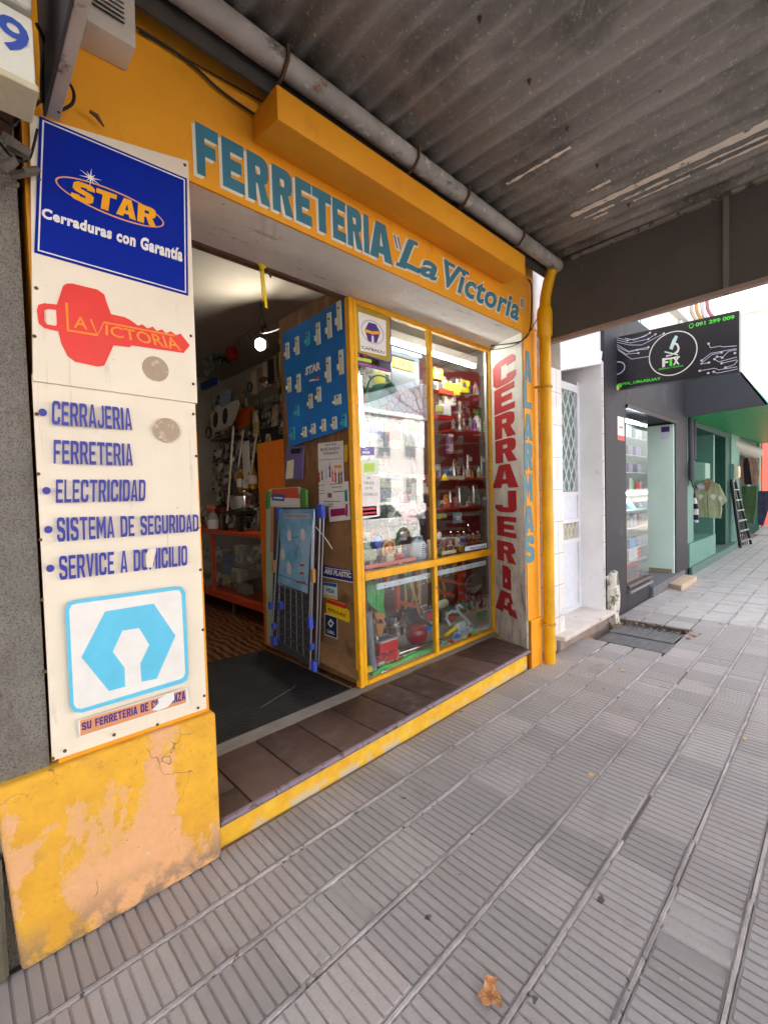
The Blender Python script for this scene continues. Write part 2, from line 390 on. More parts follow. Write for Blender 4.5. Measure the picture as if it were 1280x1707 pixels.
def m_canopy():
    q = NB('stained_fibre_cement')
    k = q.mix(q.ramp(q.noise(3, 7, .7, stretch=(1.2, .25, 1)), .3, .7), lin((126, 124, 121)), lin((172, 170, 166)))
    k = q.mix(q.ramp(q.noise(2.0, 5), .50, .70), k, lin((96, 93, 90)))
    k = q.mix(q.ramp(q.noise(44, 8, .8), .57, .66), k, lin((216, 211, 203)))
    k = q.mix(q.ramp(q.noise(30, 7, .7), .64, .70), k, lin((92, 88, 83)))
    k = q.mix(q.ramp(q.noise(9, 8, .75, stretch=(3.5, .45, 1)), .66, .72), k, lin((190, 180, 168)))
    k = q.mix(q.ramp(q.noise(5, 8, .7, stretch=(3, .5, 1)), .71, .74), k, lin((150, 102, 80)))
    q.col(k); q.b.inputs['Roughness'].default_value = .9; q.bump(q.noise(60, 8, .7), .5, .01); return q.m
def m_gutter():
    q = NB('weathered_zinc')
    k = q.mix(q.ramp(q.noise(5, 7), .3, .7), lin((138, 134, 130)), lin((180, 176, 170)))
    k = q.mix(q.ramp(q.noise(9, 9, .75), .56, .62), k, lin((206, 200, 192)))
    k = q.mix(q.ramp(q.noise(7, 9, .75, stretch=(.5, 1, 1)), .57, .63), k, lin((100, 92, 84)))
    k = q.mix(q.ramp(q.noise(4, 8, .7), .66, .72), k, lin((126, 84, 66)))
    q.col(k); q.b.inputs['Roughness'].default_value = .7; q.b.inputs['Metallic'].default_value = .0; q.bump(q.noise(40, 7), .3, .006); return q.m
def m_paving():
    q = NB('ribbed_cement_tile'); t = q.n('ShaderNodeVertexColor'); t.layer_name = 'tone'
    sp = q.n('ShaderNodeSeparateColor'); q.put(sp.inputs[0], t.outputs[0])
    k = q.mix(sp.outputs[0], lin((154, 149, 149)), lin((186, 181, 181)))
    k = q.mix(q.math('MULTIPLY', sp.outputs[1], .6), k, lin((192, 178, 178)))
    k = q.mix(q.ramp(q.noise(1.5, 6), .35, .75), k, lin((168, 162, 162)))
    k = q.mix(q.ramp(q.noise(4, 8, .75), .60, .72), k, lin((160, 151, 149)))
    k = q.mix(q.ramp(q.noise(90, 5, .7), .56, .70), k, lin((158, 151, 149)))
    k = q.mix(q.ramp(q.noise(10, 3, .5), .72, .74), k, lin((92, 88, 88)))
    k = q.mix(q.ramp(q.noise(2.2, 7, .75), .58, .70), k, lin((154, 145, 142)))
    k = q.mix(q.ramp(q.noise(17, 5, .6), .70, .72), k, lin((196, 190, 188)))
    k = q.mix(q.ramp(q.noise(120, 3), .70, .74), k, lin((200, 192, 186)))
    q.col(k); q.b.inputs['Roughness'].default_value = .78; q.bump(q.noise(110, 6, .7), .35, .004); return q.m
def m_joint():
    q = NB('cement_joint')
    k = q.mix(q.ramp(q.noise(6, 7), .35, .65), lin((156, 148, 148)), lin((200, 192, 190)))
    k = q.mix(q.ramp(q.noise(30, 6), .60, .66), k, lin((96, 86, 80)))
    q.col(k); q.b.inputs['Roughness'].default_value = .9; q.bump(q.noise(60, 7), .8, .01); return q.m
def m_return():
    q = NB('grimy_white_board'); z = q.xyz()[2]
    k = q.mix(q.ramp(q.noise(5, 6), .3, .7), lin((206, 200, 190)), lin((228, 222, 214)))
    low = q.ramp(z, 1.5, .5)
    k = q.mix(q.math('MULTIPLY', q.math('ADD', q.math('MULTIPLY', low, .7), .22), q.ramp(q.noise(6, 9, .75, stretch=(2, 2, .7)), .46, .66)), k, lin((124, 118, 108)))
    q.col(k); q.b.inputs['Roughness'].default_value = .75; q.bump(q.noise(30, 7), .3, .006); return q.m
def m_poster():
    q = NB('aged_white_sheet')
    k = q.mix(q.ramp(q.noise(2, 6), .3, .7), lin((224, 212, 192)), lin((238, 227, 208)))
    k = q.mix(q.ramp(q.noise(5, 9, .75, stretch=(2.4, 1, .6)), .60, .78), k, lin((186, 174, 160)))
    k = q.mix(q.ramp(q.noise(9, 6, .7, stretch=(4, 1, .22)), .63, .72), k, lin((196, 178, 156)))
    k = q.mix(q.ramp(q.noise(48, 4), .73, .75), k, lin((140, 122, 108)))
    q.col(k); q.b.inputs['Roughness'].default_value = .45; q.bump(q.noise(6, 4), .08, .01); return q.m
def m_patch():
    q = NB('glue_mark')
    k = q.mix(q.ramp(q.noise(26, 8, .7), .54, .62), lin((172, 152, 130)), lin((206, 192, 174)))
    q.col(k); q.b.inputs['Roughness'].default_value = .8; return q.m
def m_blueboard():
    q = NB('blue_display_print'); o = q.xyz()
    k = q.mix(q.ramp(q.noise(1.6, 3), .35, .7), lin((4, 92, 166)), lin((10, 128, 226)))
    q.col(k); q.b.inputs['Roughness'].default_value = .3; return q.m
def m_woodfloor():
    q = NB('swirled_parquet_floor')
    wv = q.n('ShaderNodeTexWave'); wv.inputs['Scale'].default_value = 4.5; wv.inputs['Distortion'].default_value = 9; wv.inputs['Detail'].default_value = 3; q.put(wv.inputs['Vector'], q.pos)
    k = q.mix(q.ramp(wv.outputs['Fac'], .3, .7), lin((58, 34, 22)), lin((128, 82, 50)))
    q.col(k); q.b.inputs['Roughness'].default_value = .4; return q.m
def m_mat():
    q = NB('black_rubber_mat'); v = q.n('ShaderNodeTexVoronoi'); v.inputs['Scale'].default_value = 55; q.put(v.inputs['Vector'], q.pos)
    k = q.mix(q.ramp(q.noise(5, 7), .35, .7), lin((22, 23, 27)), lin((42, 44, 48)))
    k = q.mix(q.ramp(q.noise(30, 6), .68, .74), k, lin((74, 74, 76)))
    q.col(k); q.b.inputs['Roughness'].default_value = .7; q.bump(v.outputs['Distance'], .9, .006); return q.m
def m_step():
    q = NB('brown_clay_tile'); t = q.n('ShaderNodeVertexColor'); t.layer_name = 'tone'
    sp = q.n('ShaderNodeSeparateColor'); q.put(sp.inputs[0], t.outputs[0])
    k = q.mix(sp.outputs[0], lin((72, 50, 44)), lin((112, 86, 78)))
    k = q.mix(q.ramp(q.noise(9, 8, .7), .5, .72), k, lin((108, 90, 86)))
    k = q.mix(q.ramp(q.noise(60, 5), .70, .74), k, lin((160, 146, 140)))
    q.col(k); q.put(q.b.inputs['Roughness'], q.ramp(q.noise(8, 5), .3, .7, .4, .65)); q.bump(q.noise(30, 6), .12, .005); return q.m
def m_marble():
    q = NB('veined_white_tile')
    br = q.n('ShaderNodeTexBrick'); sxyz = q.xyz(); cm = q.n('ShaderNodeCombineXYZ'); q.put(cm.inputs[0], q.math('ADD', sxyz[0], sxyz[1])); q.put(cm.inputs[1], sxyz[2])
    q.put(br.inputs['Vector'], cm.outputs[0]); br.inputs['Scale'].default_value = 1.0; br.inputs['Brick Width'].default_value = .30; br.inputs['Row Height'].default_value = .30
    br.inputs['Mortar Size'].default_value = .003; br.offset = 0; br.inputs['Color1'].default_value = (1, 1, 1, 1); br.inputs['Color2'].default_value = (.9, .9, .9, 1); br.inputs['Mortar'].default_value = (.35, .34, .33, 1)
    k = q.mix(q.ramp(q.noise(3, 9, .7, dist=1.5), .50, .62), lin((234, 231, 230)), lin((214, 207, 203)))
    mm = q.n('ShaderNodeMix'); mm.data_type = 'RGBA'; mm.blend_type = 'MULTIPLY'; mm.inputs[0].default_value = 1.0
    q.t.links.new(k, mm.inputs[6]); q.t.links.new(br.outputs[0], mm.inputs[7])
    q.col(mm.outputs[2]); q.b.inputs['Roughness'].default_value = .3; return q.m
def m_cloth(name, c1, c2, scale=60):
    q = NB(name); k = q.mix(q.ramp(q.noise(8, 4), .35, .65), lin(c1), lin(c2)); q.col(k)
    q.b.inputs['Roughness'].default_value = .9
    q.bump(q.math('ADD', q.noise(scale, 5), q.math('MULTIPLY', q.noise(9, 3, .5, stretch=(1, 1, .18), dist=.6), 3)), .9, .03); return q.m
def m_pattern():
    q = NB('mint_pink_pattern'); o = q.xyz()
    g = q.ramp(o[0], 2.2, 2.75)
    k = q.mix(g, lin((150, 214, 190)), lin((190, 196, 224)))
    v = q.n('ShaderNodeTexVoronoi'); v.feature = 'DISTANCE_TO_EDGE'; v.inputs['Scale'].default_value = 12; q.put(v.inputs['Vector'], q.pos)
    k = q.mix(q.ramp(v.outputs['Distance'], .05, .02), k, lin((206, 110, 130)))
    q.col(k); q.b.inputs['Roughness'].default_value = .7; return q.m

MPL, MRI, MOR, MCO, MSO, MCA, MGU, MPA, MJO, MRE, MPO = m_plinth(), m_riser(), m_orange(), m_concrete(), m_soffit(), m_canopy(), m_gutter(), m_paving(), m_joint(), m_return(), m_poster()
white = P('white_paint', (228, 226, 222)); blueink = P('blue_ink', (40, 46, 150)); teal = P('teal_lettering', (58, 120, 142), .5); offwhite = P('cream_lettering', (226, 220, 204))
amber = M('amber_frame_paint', (232, 168, 26), .4, .12, 9, .12, 40, stains=(((150, 96, 40), .66, .72, 16, None),))
yellowpipe = M('yellow_pipe_paint', (228, 170, 8), .42, .14, 5, .25, 30, stains=(((196, 140, 20), .55, .72, 6, (1, 1, .3)), ((176, 140, 90), .68, .72, 14, None), ((120, 84, 40), .72, .74, 24, None)))
dark = P('black_plastic', (28, 28, 30), .4); grey = P('grey_plastic', (120, 122, 126)); steel = M('polished_steel', (206, 206, 204), .16, .05, metal=1.0)
chrome = M('chromed_tube', (222, 222, 222), .1, .02, metal=1.0); brass = M('brass_lock', (206, 170, 92), .25, .05, metal=1.0)
red = P('red_plastic', (196, 30, 36), .3); orange = P('orange_plastic', (226, 98, 24), .4); green = P('green_plastic', (52, 160, 62), .4); blue = P('blue_plastic', (42, 82, 178), .4)
paleblue = P('pale_blue_plastic', (176, 196, 218), .35); yellow = P('yellow_plastic', (238, 206, 30), .4); cream = P('cream_paper', (224, 214, 190), .7); paper = P('white_paper', (226, 224, 224), .7)
purple = P('purple_print', (70, 48, 128), .4); olive = P('olive_print', (172, 152, 60), .4); pink = P('pink_print', (206, 120, 140), .6); maroon = P('maroon_panel', (120, 76, 70), .6)
redorange = P('red_orange_paint', (198, 72, 40), .5); cyan = P('light_blue_print', (96, 192, 226), .4); inkred = P('red_print', (214, 52, 52), .4); brown = P('brown_plastic', (112, 70, 44), .5)
cardboard = M('worn_cardboard', (140, 106, 72), .8, .15, 6, .2, 20, stains=(((108, 78, 52), .55, .65, 5, None), ((176, 146, 108), .66, .72, 9, (1, 1, 3))))
woodbrown = M('stained_wood_panel', (122, 88, 56), .5, .25, 5, .1, 30, stains=(((150, 112, 74), .55, .62, 6, (6, 6, .5)),))
glass = glass_mat('window_glass')
black_ink = P('black_ink', (24, 22, 26), .6); rust = M('rusty_iron', (96, 66, 50), .8, .2, 20, .4, 60); wire = P('cable_sheath', (30, 27, 26), .6)

# ================================================================ sidewalk
Y0 = 1.87
ROWS = [1.87, 1.622, 1.392, 1.152, .905, .665, .447, .235, -.005, -.245, -.485, -.725]
TP = .24
MFAR = M('smooth_cement_flag', (178, 172, 171), .75, .12, 3, .2, 60, stains=(((148, 140, 140), .60, .74, 5, None), ((186, 178, 176), .66, .72, 9, None)))
m = MB(); mfar = MB(); cl = m.bm.loops.layers.color.new('tone')
def paint(fs, c):
    for f in fs:
        for l in f.loops: l[cl] = c
def tile(x0, x1, y0, y1, ribs, z):
    tone = (random.random(), random.random() ** 2, 0, 1)
    ty = random.uniform(-.0022, .0022); tx = random.uniform(-.002, .002); z += random.uniform(-.0025, .002)
    g = .0025; n = len(m.bm.faces); mb = m if ribs else mfar
    zz = lambda x, y, h: z + h + tx * ((x - x0) / TP - .5) + ty * ((y - y0) / TP - .5)
    def blk(a, b, c, d, h0, h1, b_):
        p = [(a, c), (b, c), (b, d), (a, d)]
        mb.hexa([(x, y, zz(x, y, h0)) for x, y in p] + [(x + (b_ if i in (0, 3) else -b_), y + (b_ if i < 2 else -b_), zz(x, y, h1)) for i, (x, y) in enumerate(p)])
    if ribs:
        k = 6; pw = (x1 - x0) / k
        blk(x0, x1, y0 + g, y1 - g, -.02, -.0055, 0)
        worn = random.random() < .008
        if worn: blk(x0 + .002, x1 - .002, y0 + .004, y1 - .004, -.0056, -.0008, .003)
        for i in range(0 if worn else k):
            a = x0 + i * pw
            if random.random() < .012: continue
            blk(a + .0035, a + pw - .0035, y0 + .006 + random.uniform(0, .004), y1 - .006 - random.uniform(0, .004), -.0056, 0, .0022)
    else:
        blk(x0 + g, x1 - g, y0 + g, y1 - g, -.02, -.001, .002)
    m.bm.faces.ensure_lookup_table()
    paint(m.bm.faces[n:], tone)
for j in range(len(ROWS) - 1):
    y1, y0 = ROWS[j], ROWS[j + 1]
    off = .232 if j % 2 == 0 else .236
    far = j > 8
    x = 1.67 - TP * 22
    while x < 24:
        if x + TP > -2.0:
            pit = 4.45 < x + TP / 2 < 5.55 and y0 > 1.1
            sx = 3.73 if x > 3.5 else 0
            if not pit:
                ribs = x < 5.9 and not far
                dark_t = 0
                tile(x, x + TP, y0 + .006, y1 - .006, ribs, 0.0)
        x += TP
sidewalk_tiles = struct(m.build('sidewalk_tiles', MPA)); struct(mfar.build('sidewalk_flags', MFAR))
m = MB()
m.box(-40, 4.45, -4.2, 2.2, -.10, -.0125); m.box(5.55, 60, -4.2, 2.2, -.10, -.0125); m.box(4.45, 5.55, -4.2, 1.15, -.10, -.0125); m.box(4.45, 5.55, 1.15, 2.2, -.2, -.10)
struct(m.build('sidewalk_bed', M('dark_bedding', (134, 124, 118), .95, .2, 12, .4, 50)))
m = MB()
for y in ROWS[1:]:
    x = -1.9
    while x < 9:                                             # cement joints, slightly wavy, in short runs
        l = random.uniform(.25, .7)
        if not (4.3 < x < 5.7 and y > 1.1) and random.random() < .985:
            a, b = y + random.uniform(-.003, .003), y + random.uniform(-.003, .003); wd = random.uniform(.006, .010)
            m.hexa([(x, a - wd, -.013), (x + l, b - wd, -.013), (x + l, b + wd, -.013), (x, a + wd, -.013), (x, a - wd * .6, .0015), (x + l, b - wd * .6, .0015), (x + l, b + wd * .6, .0015), (x, a + wd * .6, .0015)])
        x += l
struct(m.build('sidewalk_joints', MJO))
m = MB(); m.box(-60, 90, -4.35, -4.2, -.3, 0.0, .01); struct(m.build('kerb', M('kerb_stone', (150, 146, 142), .85, .15, 8, .3)))
m = MB(); m.box(-60, 90, -13.0, -4.35, -.4, -.13); struct(m.build('road', M('asphalt', (66, 66, 68), .9, .2, 4, .4, 90)))
m = MB(); m.box(-60, 90, -16.5, -13.0, -.4, 0.0); struct(m.build('opposite_pavement', M('opposite_paving', (150, 146, 142), .85, .1, 5)))
m = MB(); m.face([(-600, -600, -.5), (600, -600, -.5), (600, 600, -.5), (-600, 600, -.5)]); struct(m.build('ground', M('far_ground', (120, 116, 110), .95)))

# ================================================================ the shop building
shop = T('hardware_shop', 'orange painted hardware shop with open doorway and recessed display window', 'shop', (2.0, Y0, 0))
m = MB()                                                       # fascia wall above the opening, left pier behind the signs
m.box(.215, 3.63, Y0, Y0 + .012, 2.797, 4.2); m.box(.215, 3.63, Y0 + .012, 2.10, 3.02, 4.2); m.box(.232, .752, Y0 + .012, 2.10, .60, 3.02); m.box(.232, .751, Y0, Y0 + .012, .60, 2.797)
m.build('wall', MOR, shop)
m = MB(); m.hexa([(1.05, 1.645, 3.055), (3.09, 1.645, 3.055), (3.16, Y0, 3.095), (1.06, Y0, 3.095), (1.05, 1.645, 3.20), (3.09, 1.645, 3.20), (3.16, Y0, 3.21), (1.06, Y0, 3.21)], .012, 2)
m.build('ledge', MOR, shop, True)
m = MB()
N_ = 40
for i in range(N_):                                            # sloping soffit with a ragged lower edge
    a = .767 + (3.79 - .767) * i / N_; b = .767 + (3.79 - .767) * (i + 1) / N_
    fa, fb = min(a, 3.46), min(b, 3.46)
    if fb - fa < 1e-4: fa = fb - .002
    j1, j2 = .006 * math.sin(i * 1.7), .006 * math.sin((i + 1) * 1.7)
    m.hexa([(fa, Y0 + .0125, 2.797), (fb, Y0 + .0125, 2.797), (b, 2.47 + j2, 2.885), (a, 2.47 + j1, 2.885), (fa, Y0 + .0125, 3.0), (fb, Y0 + .0125, 3.0), (b, 2.47 + j2, 3.0), (a, 2.47 + j1, 3.0)])
m.build('soffit', MSO, shop)
m = MB(); m.box(.767, 2.05, 2.43, 2.475, 2.862, 2.884); m.build('lintel_angle', rust, shop)
m = MB()                                                       # plinth under the left signs
m.hexa([(.10, 1.83, 0), (.757, 1.815, 0), (.767, 2.1, 0), (.10, 2.1, 0), (.06, 1.835, .618), (.767, 1.835, .612), (.767, 2.1, .612), (.06, 2.1, .618)], .02, 3)
m.build('plinth', MPL, shop, True)
m = MB()
m.box(3.64, 3.80, 1.93, 2.05, -.05, 3.0)
m.hexa([(3.452, Y0, .40), (3.63, Y0, .40), (3.63, 2.10, .40), (3.603, 2.10, .40), (3.452, Y0, 2.80), (3.63, Y0, 2.80), (3.63, 2.10, 2.80), (3.603, 2.10, 2.80)])
m.hexa([(3.458, 1.845, -.04), (3.655, 1.845, -.04), (3.655, 2.1, -.04), (3.63, 2.1, -.04), (3.458, 1.845, .405), (3.655, 1.845, .405), (3.655, 2.1, .405), (3.63, 2.1, .405)], .006)
m.build('pilaster', MOR, shop)
# threshold
m = MB(); m.hexa([(.76, 1.885, -.05), (3.45, 1.885, -.05), (3.79, 2.42, -.05), (.76, 2.42, -.05), (.76, 1.885, .095), (3.45, 1.885, .125), (3.79, 2.42, .10), (.76, 2.42, .095)])
m.build('step_riser', MRI, shop)
m = MB(); cl = m.bm.loops.layers.color.new('tone'); x = .77
while x < 3.44:
    l = .155 if x < .8 else .262; x1 = min(x + l, 3.47)
    for (ya, yb) in (((1.87, 2.02), (2.024, 2.33)) if x < .8 else ((1.87, 2.33),)):
        n = len(m.bm.faces); za = .098 + .036 * (x - .77) / 2.7; dz = random.uniform(-.002, .002)
        sl = (.34 if x1 > 3.4 else 0)
        m.hexa([(x + .003, ya, za + dz), (x1 - .003, ya, za + dz), (x1 - .003 + sl * (yb - ya), yb, .10), (x + .003, yb, .10), (x + .003, ya, za + .032 + dz), (x1 - .003, ya, za + .032 + dz), (x1 - .003 + sl * (yb - ya), yb, .134 + dz), (x + .003, yb, .134 + dz)], .006, 2)
        m.bm.faces.ensure_lookup_table(); paint(m.bm.faces[n:], (random.random(), 0, 0, 1))
    x = x1
m.build('step_tiles', m_step(), shop, True)
m = MB(); x = .772
while x < 3.44:                                                # rounded nosing along the tile front
    l = .27; x1 = min(x + l, 3.47); z0 = .104 + .036 * (x - .77) / 2.7; z1 = .104 + .036 * (x1 - .77) / 2.7
    m.tube([(x + .002, 1.868, z0 + .006), (x1 - .002, 1.868, z1 + .006)], .0165, 10); x = x1
m.build('step_nosing', M('lilac_nosing', (128, 112, 124), .35, .15, 10, .1, 30, stains=(((88, 66, 62), .55, .62, 14, None),)), shop, True)
m = MB(); m.box(.767, 3.9, 2.33, 2.45, .05, .131, .004); m.build('door_sill', M('cement_sill', (150, 144, 138), .85, .15, 8, .3, 50), shop)
# splayed return with the painted word
RA, RB = Vector((3.79, 2.41)), Vector((3.45, 1.885)); RT = (RB - RA).normalized(); RN = (-abs(RT.y), abs(RT.x) , 0)
RN = (RT.y, -RT.x, 0)
retp = (lambda u, v: (RA.x + RT.x * u, RA.y + RT.y * u, v)), RN
m = MB(); m.slab(retp[0], [(-.02, .12), ((RB - RA).length, .12), ((RB - RA).length, 2.83), (-.02, 2.88)], Vector(RN) * -1, .02); rb = m.build('return_board', MRE, shop)
redpaint = M('faded_red_paint', (176, 40, 44), .6, .1, 9)
m_ = [('C', (0.083,0.524,2.450,2.680)), ('E', (0.097,0.495,2.213,2.439)), ('R', (0.099,0.497,1.982,2.200)), ('R', (0.101,0.510,1.761,1.969)), ('A', (0.024,0.534,1.531,1.741)), ('J', (0.079,0.494,1.308,1.503)), ('E', (0.107,0.485,1.085,1.270)), ('R', (0.097,0.466,0.853,1.041)), ('I', (0.200,0.368,0.605,0.816)), ('A', (0.034,0.482,0.374,0.576))]
glyphs(retp, m_, redpaint, rb, .002)
for (u, z, a) in ((.42, .62, .05), (.50, .52, .06), (.36, .82, .035), (.46, 1.02, .045), (.40, .46, .04), (.30, .50, .03), (.52, .76, .05), (.27, .68, .025)):
    m = MB(); m.slab(retp[0], [(u + a * random.uniform(.5, 1) * math.cos(t), z + a * random.uniform(.5, 1.1) * math.sin(t)) for t in (i * .57 for i in range(11))], RN, .0003, (), .0032); m.build('flaked_patch', MRE, rb)
fp = fac(Y0)
it = [('A', (3.454,3.575,2.404,2.657)), ('L', (3.446,3.567,2.180,2.399)), ('A', (3.437,3.578,1.917,2.137)), ('R', (3.438,3.570,1.668,1.898)), ('M', (3.419,3.561,1.403,1.638)), ('A', (3.420,3.572,1.146,1.372)), ('S', (3.421,3.574,0.892,1.120))]
glyphs(fp, it, M('grey_blue_lettering', (92, 140, 158), .6), shop, .002)
# big fascia lettering: white shadow then blue face
L_ = [('F', .800, .895), ('E', .910, 1.010), ('R', 1.026, 1.132), ('R', 1.150, 1.258), ('E', 1.276, 1.368), ('T', 1.374, 1.492), ('E', 1.500, 1.586), ('R', 1.598, 1.700), ('I', 1.714, 1.752), ('A', 1.756, 1.936)]
big = []
for ch, a, b in L_:
    k = (a - .8) / 1.136; big.append((ch, [(a, 2.838 - .0 * k), (b, 2.838), (b, 3.046), (a, 3.046)]))
glyphs(fp, big, offwhite, shop, .0012, off=(-.014, -.014))
glyphs(fp, [(c, [(q[0][0] - .007, q[0][1] - .007), (q[1][0] - .007, q[1][1] - .007), (q[2][0] - .007, q[2][1] - .007), (q[3][0] - .007, q[3][1] - .007)]) for c, q in big], offwhite, shop, .0010)
glyphs(fp, big, teal, shop, .003)
for s, q in (('La', [(1.985,2.858),(2.348,2.863),(2.354,3.022),(1.993,3.043)]), ('Victoria', [(2.416,2.860),(3.382,2.863),(3.388,3.046),(2.423,3.043)])):
    text(fp, s, q, teal, shop, .026, .30, .003, space=1.06); text(fp, s, q, offwhite, shop, .062, .30, .001, space=1.06, off=(-.005, -.004), ref=_tb[(s, .026, .30, 1.06, None)])
for q in ([(2.083,3.045),(2.165,3.051),(2.164,3.028),(2.077,3.020)], [(1.968,2.869),(2.050,2.874),(2.049,2.852),(1.962,2.847)], [(2.429,3.037),(2.541,3.039),(2.537,3.014),(2.422,3.012)], [(2.608,3.037),(2.702,3.041),(2.698,3.017),(2.601,3.013)]):
    cx_, cz_ = sum(p_[0] for p_ in q) / 4, sum(p_[1] for p_ in q) / 4
    m = MB(); m2 = MB(); m.slab(fp[0], q, fp[1], .0006, (), .0031); m2.slab(fp[0], [(cx_ + (p_[0] - cx_) * 1.2 - .005, cz_ + (p_[1] - cz_) * 1.6 - .004) for p_ in q], fp[1], .0006, (), .0011); m.build('serif', teal, shop); m2.build('serif', offwhite, shop)
for x in (1.955, 1.985, 3.415, 3.44):
    for mt_, g, e in ((P('purple_grey', (110, 110, 140)), 0, .003), (offwhite, .008, .001)):
        m = MB(); m.slab(fp[0], [(x - .006 - g, 3.02 + g), (x + .008 + g, 3.02 + g), (x + .03 + g, 2.95 - g), (x + .018 - g, 2.95 - g)] if x < 2.5 else [(x + .006 - g, 3.06 + g), (x + .022 + g, 3.06 + g), (x + .010 + g, 2.99 - g), (x - .002 - g, 2.99 - g)], fp[1], .0006, (), e); m.build('quote_mark', mt_, shop)
# interior shell
m = MB(); m.box(.2, 3.95, 2.45, 7.2, .05, .122); m.build('floor', m_woodfloor(), shop)
m = MB(); m.box(.2, 5.1, 2.475, 7.2, 3.42, 3.5); m.build('ceiling', M('grey_ceiling', (150, 147, 142), .8, .06, 3), shop)
m = MB(); m.box(.1, .3, 2.1, 7.2, .05, 3.5); m.box(.3, 3.9, 7.1, 7.2, .12, 3.42); m.box(3.30, 3.42, 3.45, 7.1, .12, 3.42); m.box(.3, 5.1, 2.46, 2.475, 3.0, 3.42)
m.build('inner_wall', M('inner_plaster', (186, 182, 174), .8, .1, 4), shop)
m = MB(); m.box(3.42, 3.98, 3.45, 7.2, .05, 3.42); m.box(.1, 3.98, 7.2, 7.3, 0, 3.5); m.box(5.05, 5.10, 2.5, 3.5, 0, 3.42); m.box(3.42, 5.1, 3.4, 3.45, 0, 3.42); m.build('outer_wall', M('outer_plaster', (160, 150, 140), .85, .1, 4), shop)
m = MB(); m.box(-4, 5.2, 2.12, 8, 3.52, 6.6); m.build('upper_block', M('outer_plaster', (160, 150, 140)), shop)  # unseen block, added to throw shade over the canopy and pavement

# ---------------- display window of the shop
win = MB()
YW = 2.41
win.box(2.035, 2.075, YW - .02, YW + .03, .134, 2.868, .004); win.box(2.080, 2.112, YW - .012, YW + .03, .134, 2.868, .004)     # double left post
win.box(3.765, 3.80, YW - .02, YW + .03, .134, 2.868, .004)
win.box(2.112, 3.765, YW - .015, YW + .03, .134, .165, .004); win.box(2.112, 3.765, YW - .015, YW + .03, 2.83, 2.87, .004)
frame = win.build('window_frame', amber, shop, True)
m = MB(); m.box(2.885, 2.925, YW - .012, YW + .028, .165, .888, .003); m.box(2.885, 2.925, YW - .012, YW + .028, .948, 2.83, .003); m.build('mullion', amber, frame)
m = MB(); m.box(2.112, 3.765, YW - .018, YW + .032, .889, .947, .003); m.build('transom', amber, frame)
m = MB(); m.box(2.113, 2.884, YW + .004, YW + .009, .948, 2.829); m.build('pane', glass, frame)
m = MB(); m.box(2.926, 3.764, YW + .004, YW + .009, .948, 2.829); m.build('pane', glass, frame)
m = MB(); m.box(2.113, 2.884, YW + .004, YW + .009, .166, .888); m.build('pane', glass, frame)
m = MB(); m.box(2.926, 3.764, YW + .004, YW + .009, .166, .888); m.build('pane', glass, frame)
m = MB(); m.box(3.745, 3.763, YW + .010, YW + .03, .166, 2.829); m.box(2.113, 2.128, YW + .010, YW + .03, .166, 2.829); m.build('aluminium_strip', M('aluminium', (200, 204, 206), .35, .04, metal=.8), frame)
m = MB(); m.box(3.765, 3.80, YW - .035, YW - .021, 1.42, 1.58, .004); m.build('hinge', amber, frame)
# display cabinet behind it
cab = T('display_cabinet', 'window display cabinet with maroon back and orange shelves behind the glass', 'cabinet', (2.9, 2.9, .13))
m = MB(); m.box(2.10, 5.0, 3.30, 3.33, .14, 2.98); m.build('back_panel', maroon, cab)
m = MB(); m.box(2.065, 2.10, 2.46, 3.33, .135, 2.98); m.build('side_panel', woodbrown, cab)
m = MB(); m.box(2.10, 5.0, 2.46, 3.30, .134, .165); m.build('base', M('cabinet_base', (196, 190, 180), .6), cab)
m = MB(); m.box(2.10, 4.1, 2.505, 2.78, .905, .925); m.build('shelf', glass_mat('clear_shelf', (.93, .97, .96), .05), cab)
for z, xa in ((1.345, 3.5), (1.665, 3.5), (2.19, 3.95), (2.60, 4.2)):
    m = MB(); m.box(xa, 4.99, 2.94, 3.29, z - .022, z); m.build('shelf', redorange, cab)
for z in (1.75, 2.12):
    m = MB(); m.box(2.12, 2.90, 3.0, 3.29, z, z + .02); m.build('shelf', maroon, cab)
for x in (2.30, 2.93, 3.6, 4.4):
    m = MB(); m.box(x, x + .04, 3.25, 3.295, .165, 2.9); m.build('upright', P('brick_upright', (140, 58, 46), .6), cab)
grp = P('grey_rose_panel', (150, 122, 118))
m = MB(); m.box(5.0, 5.03, 2.50, 3.33, .14, 2.98); m.build('end_panel', grp, cab)
m = MB(); m.box(3.83, 5.0, 2.475, 2.50, .166, 2.98); m.build('front_panel', grp, cab)
m = MB(); m.box(2.10, 5.03, 2.476, 3.33, 2.98, 3.0); m.build('top', P('cabinet_top_grey', (150, 150, 146)), cab)

# ================================================================ left signs
wl = T('neighbouring_wall', 'rough grey cast concrete wall at the far left beside the white sign', 'wall', (-1, 1.9, 0))
m = MB(); m.hexa([(-4, 1.90, 0), (.205, 1.875, 0), (.215, 2.3, 0), (-4, 2.3, 0), (-4, 1.90, 4.2), (.215, 1.875, 4.2), (.215, 2.3, 4.2), (-4, 2.3, 4.2)]); m.build('render_coat', MCO, wl)
m = MB(); m.box(-4, .07, 1.83, 1.90, 0, .40, .012); m.build('base_course', M('mossy_base', (92, 88, 74), .95, .25, 5, .8, 30), wl)
su = T('upper_sign_panel', 'upper white sheet of the tall sign, with blue board and red key', 'sign', (.5, 1.85, 1.6))
yp = 1.846; pp = fac(yp)
m = MB(); m.slab(pp[0], [(0.252,2.759),(0.757,2.854),(0.750,1.894),(0.220,1.904)], pp[1], .014, (), -.014); m.build('sheet', MPO, su)
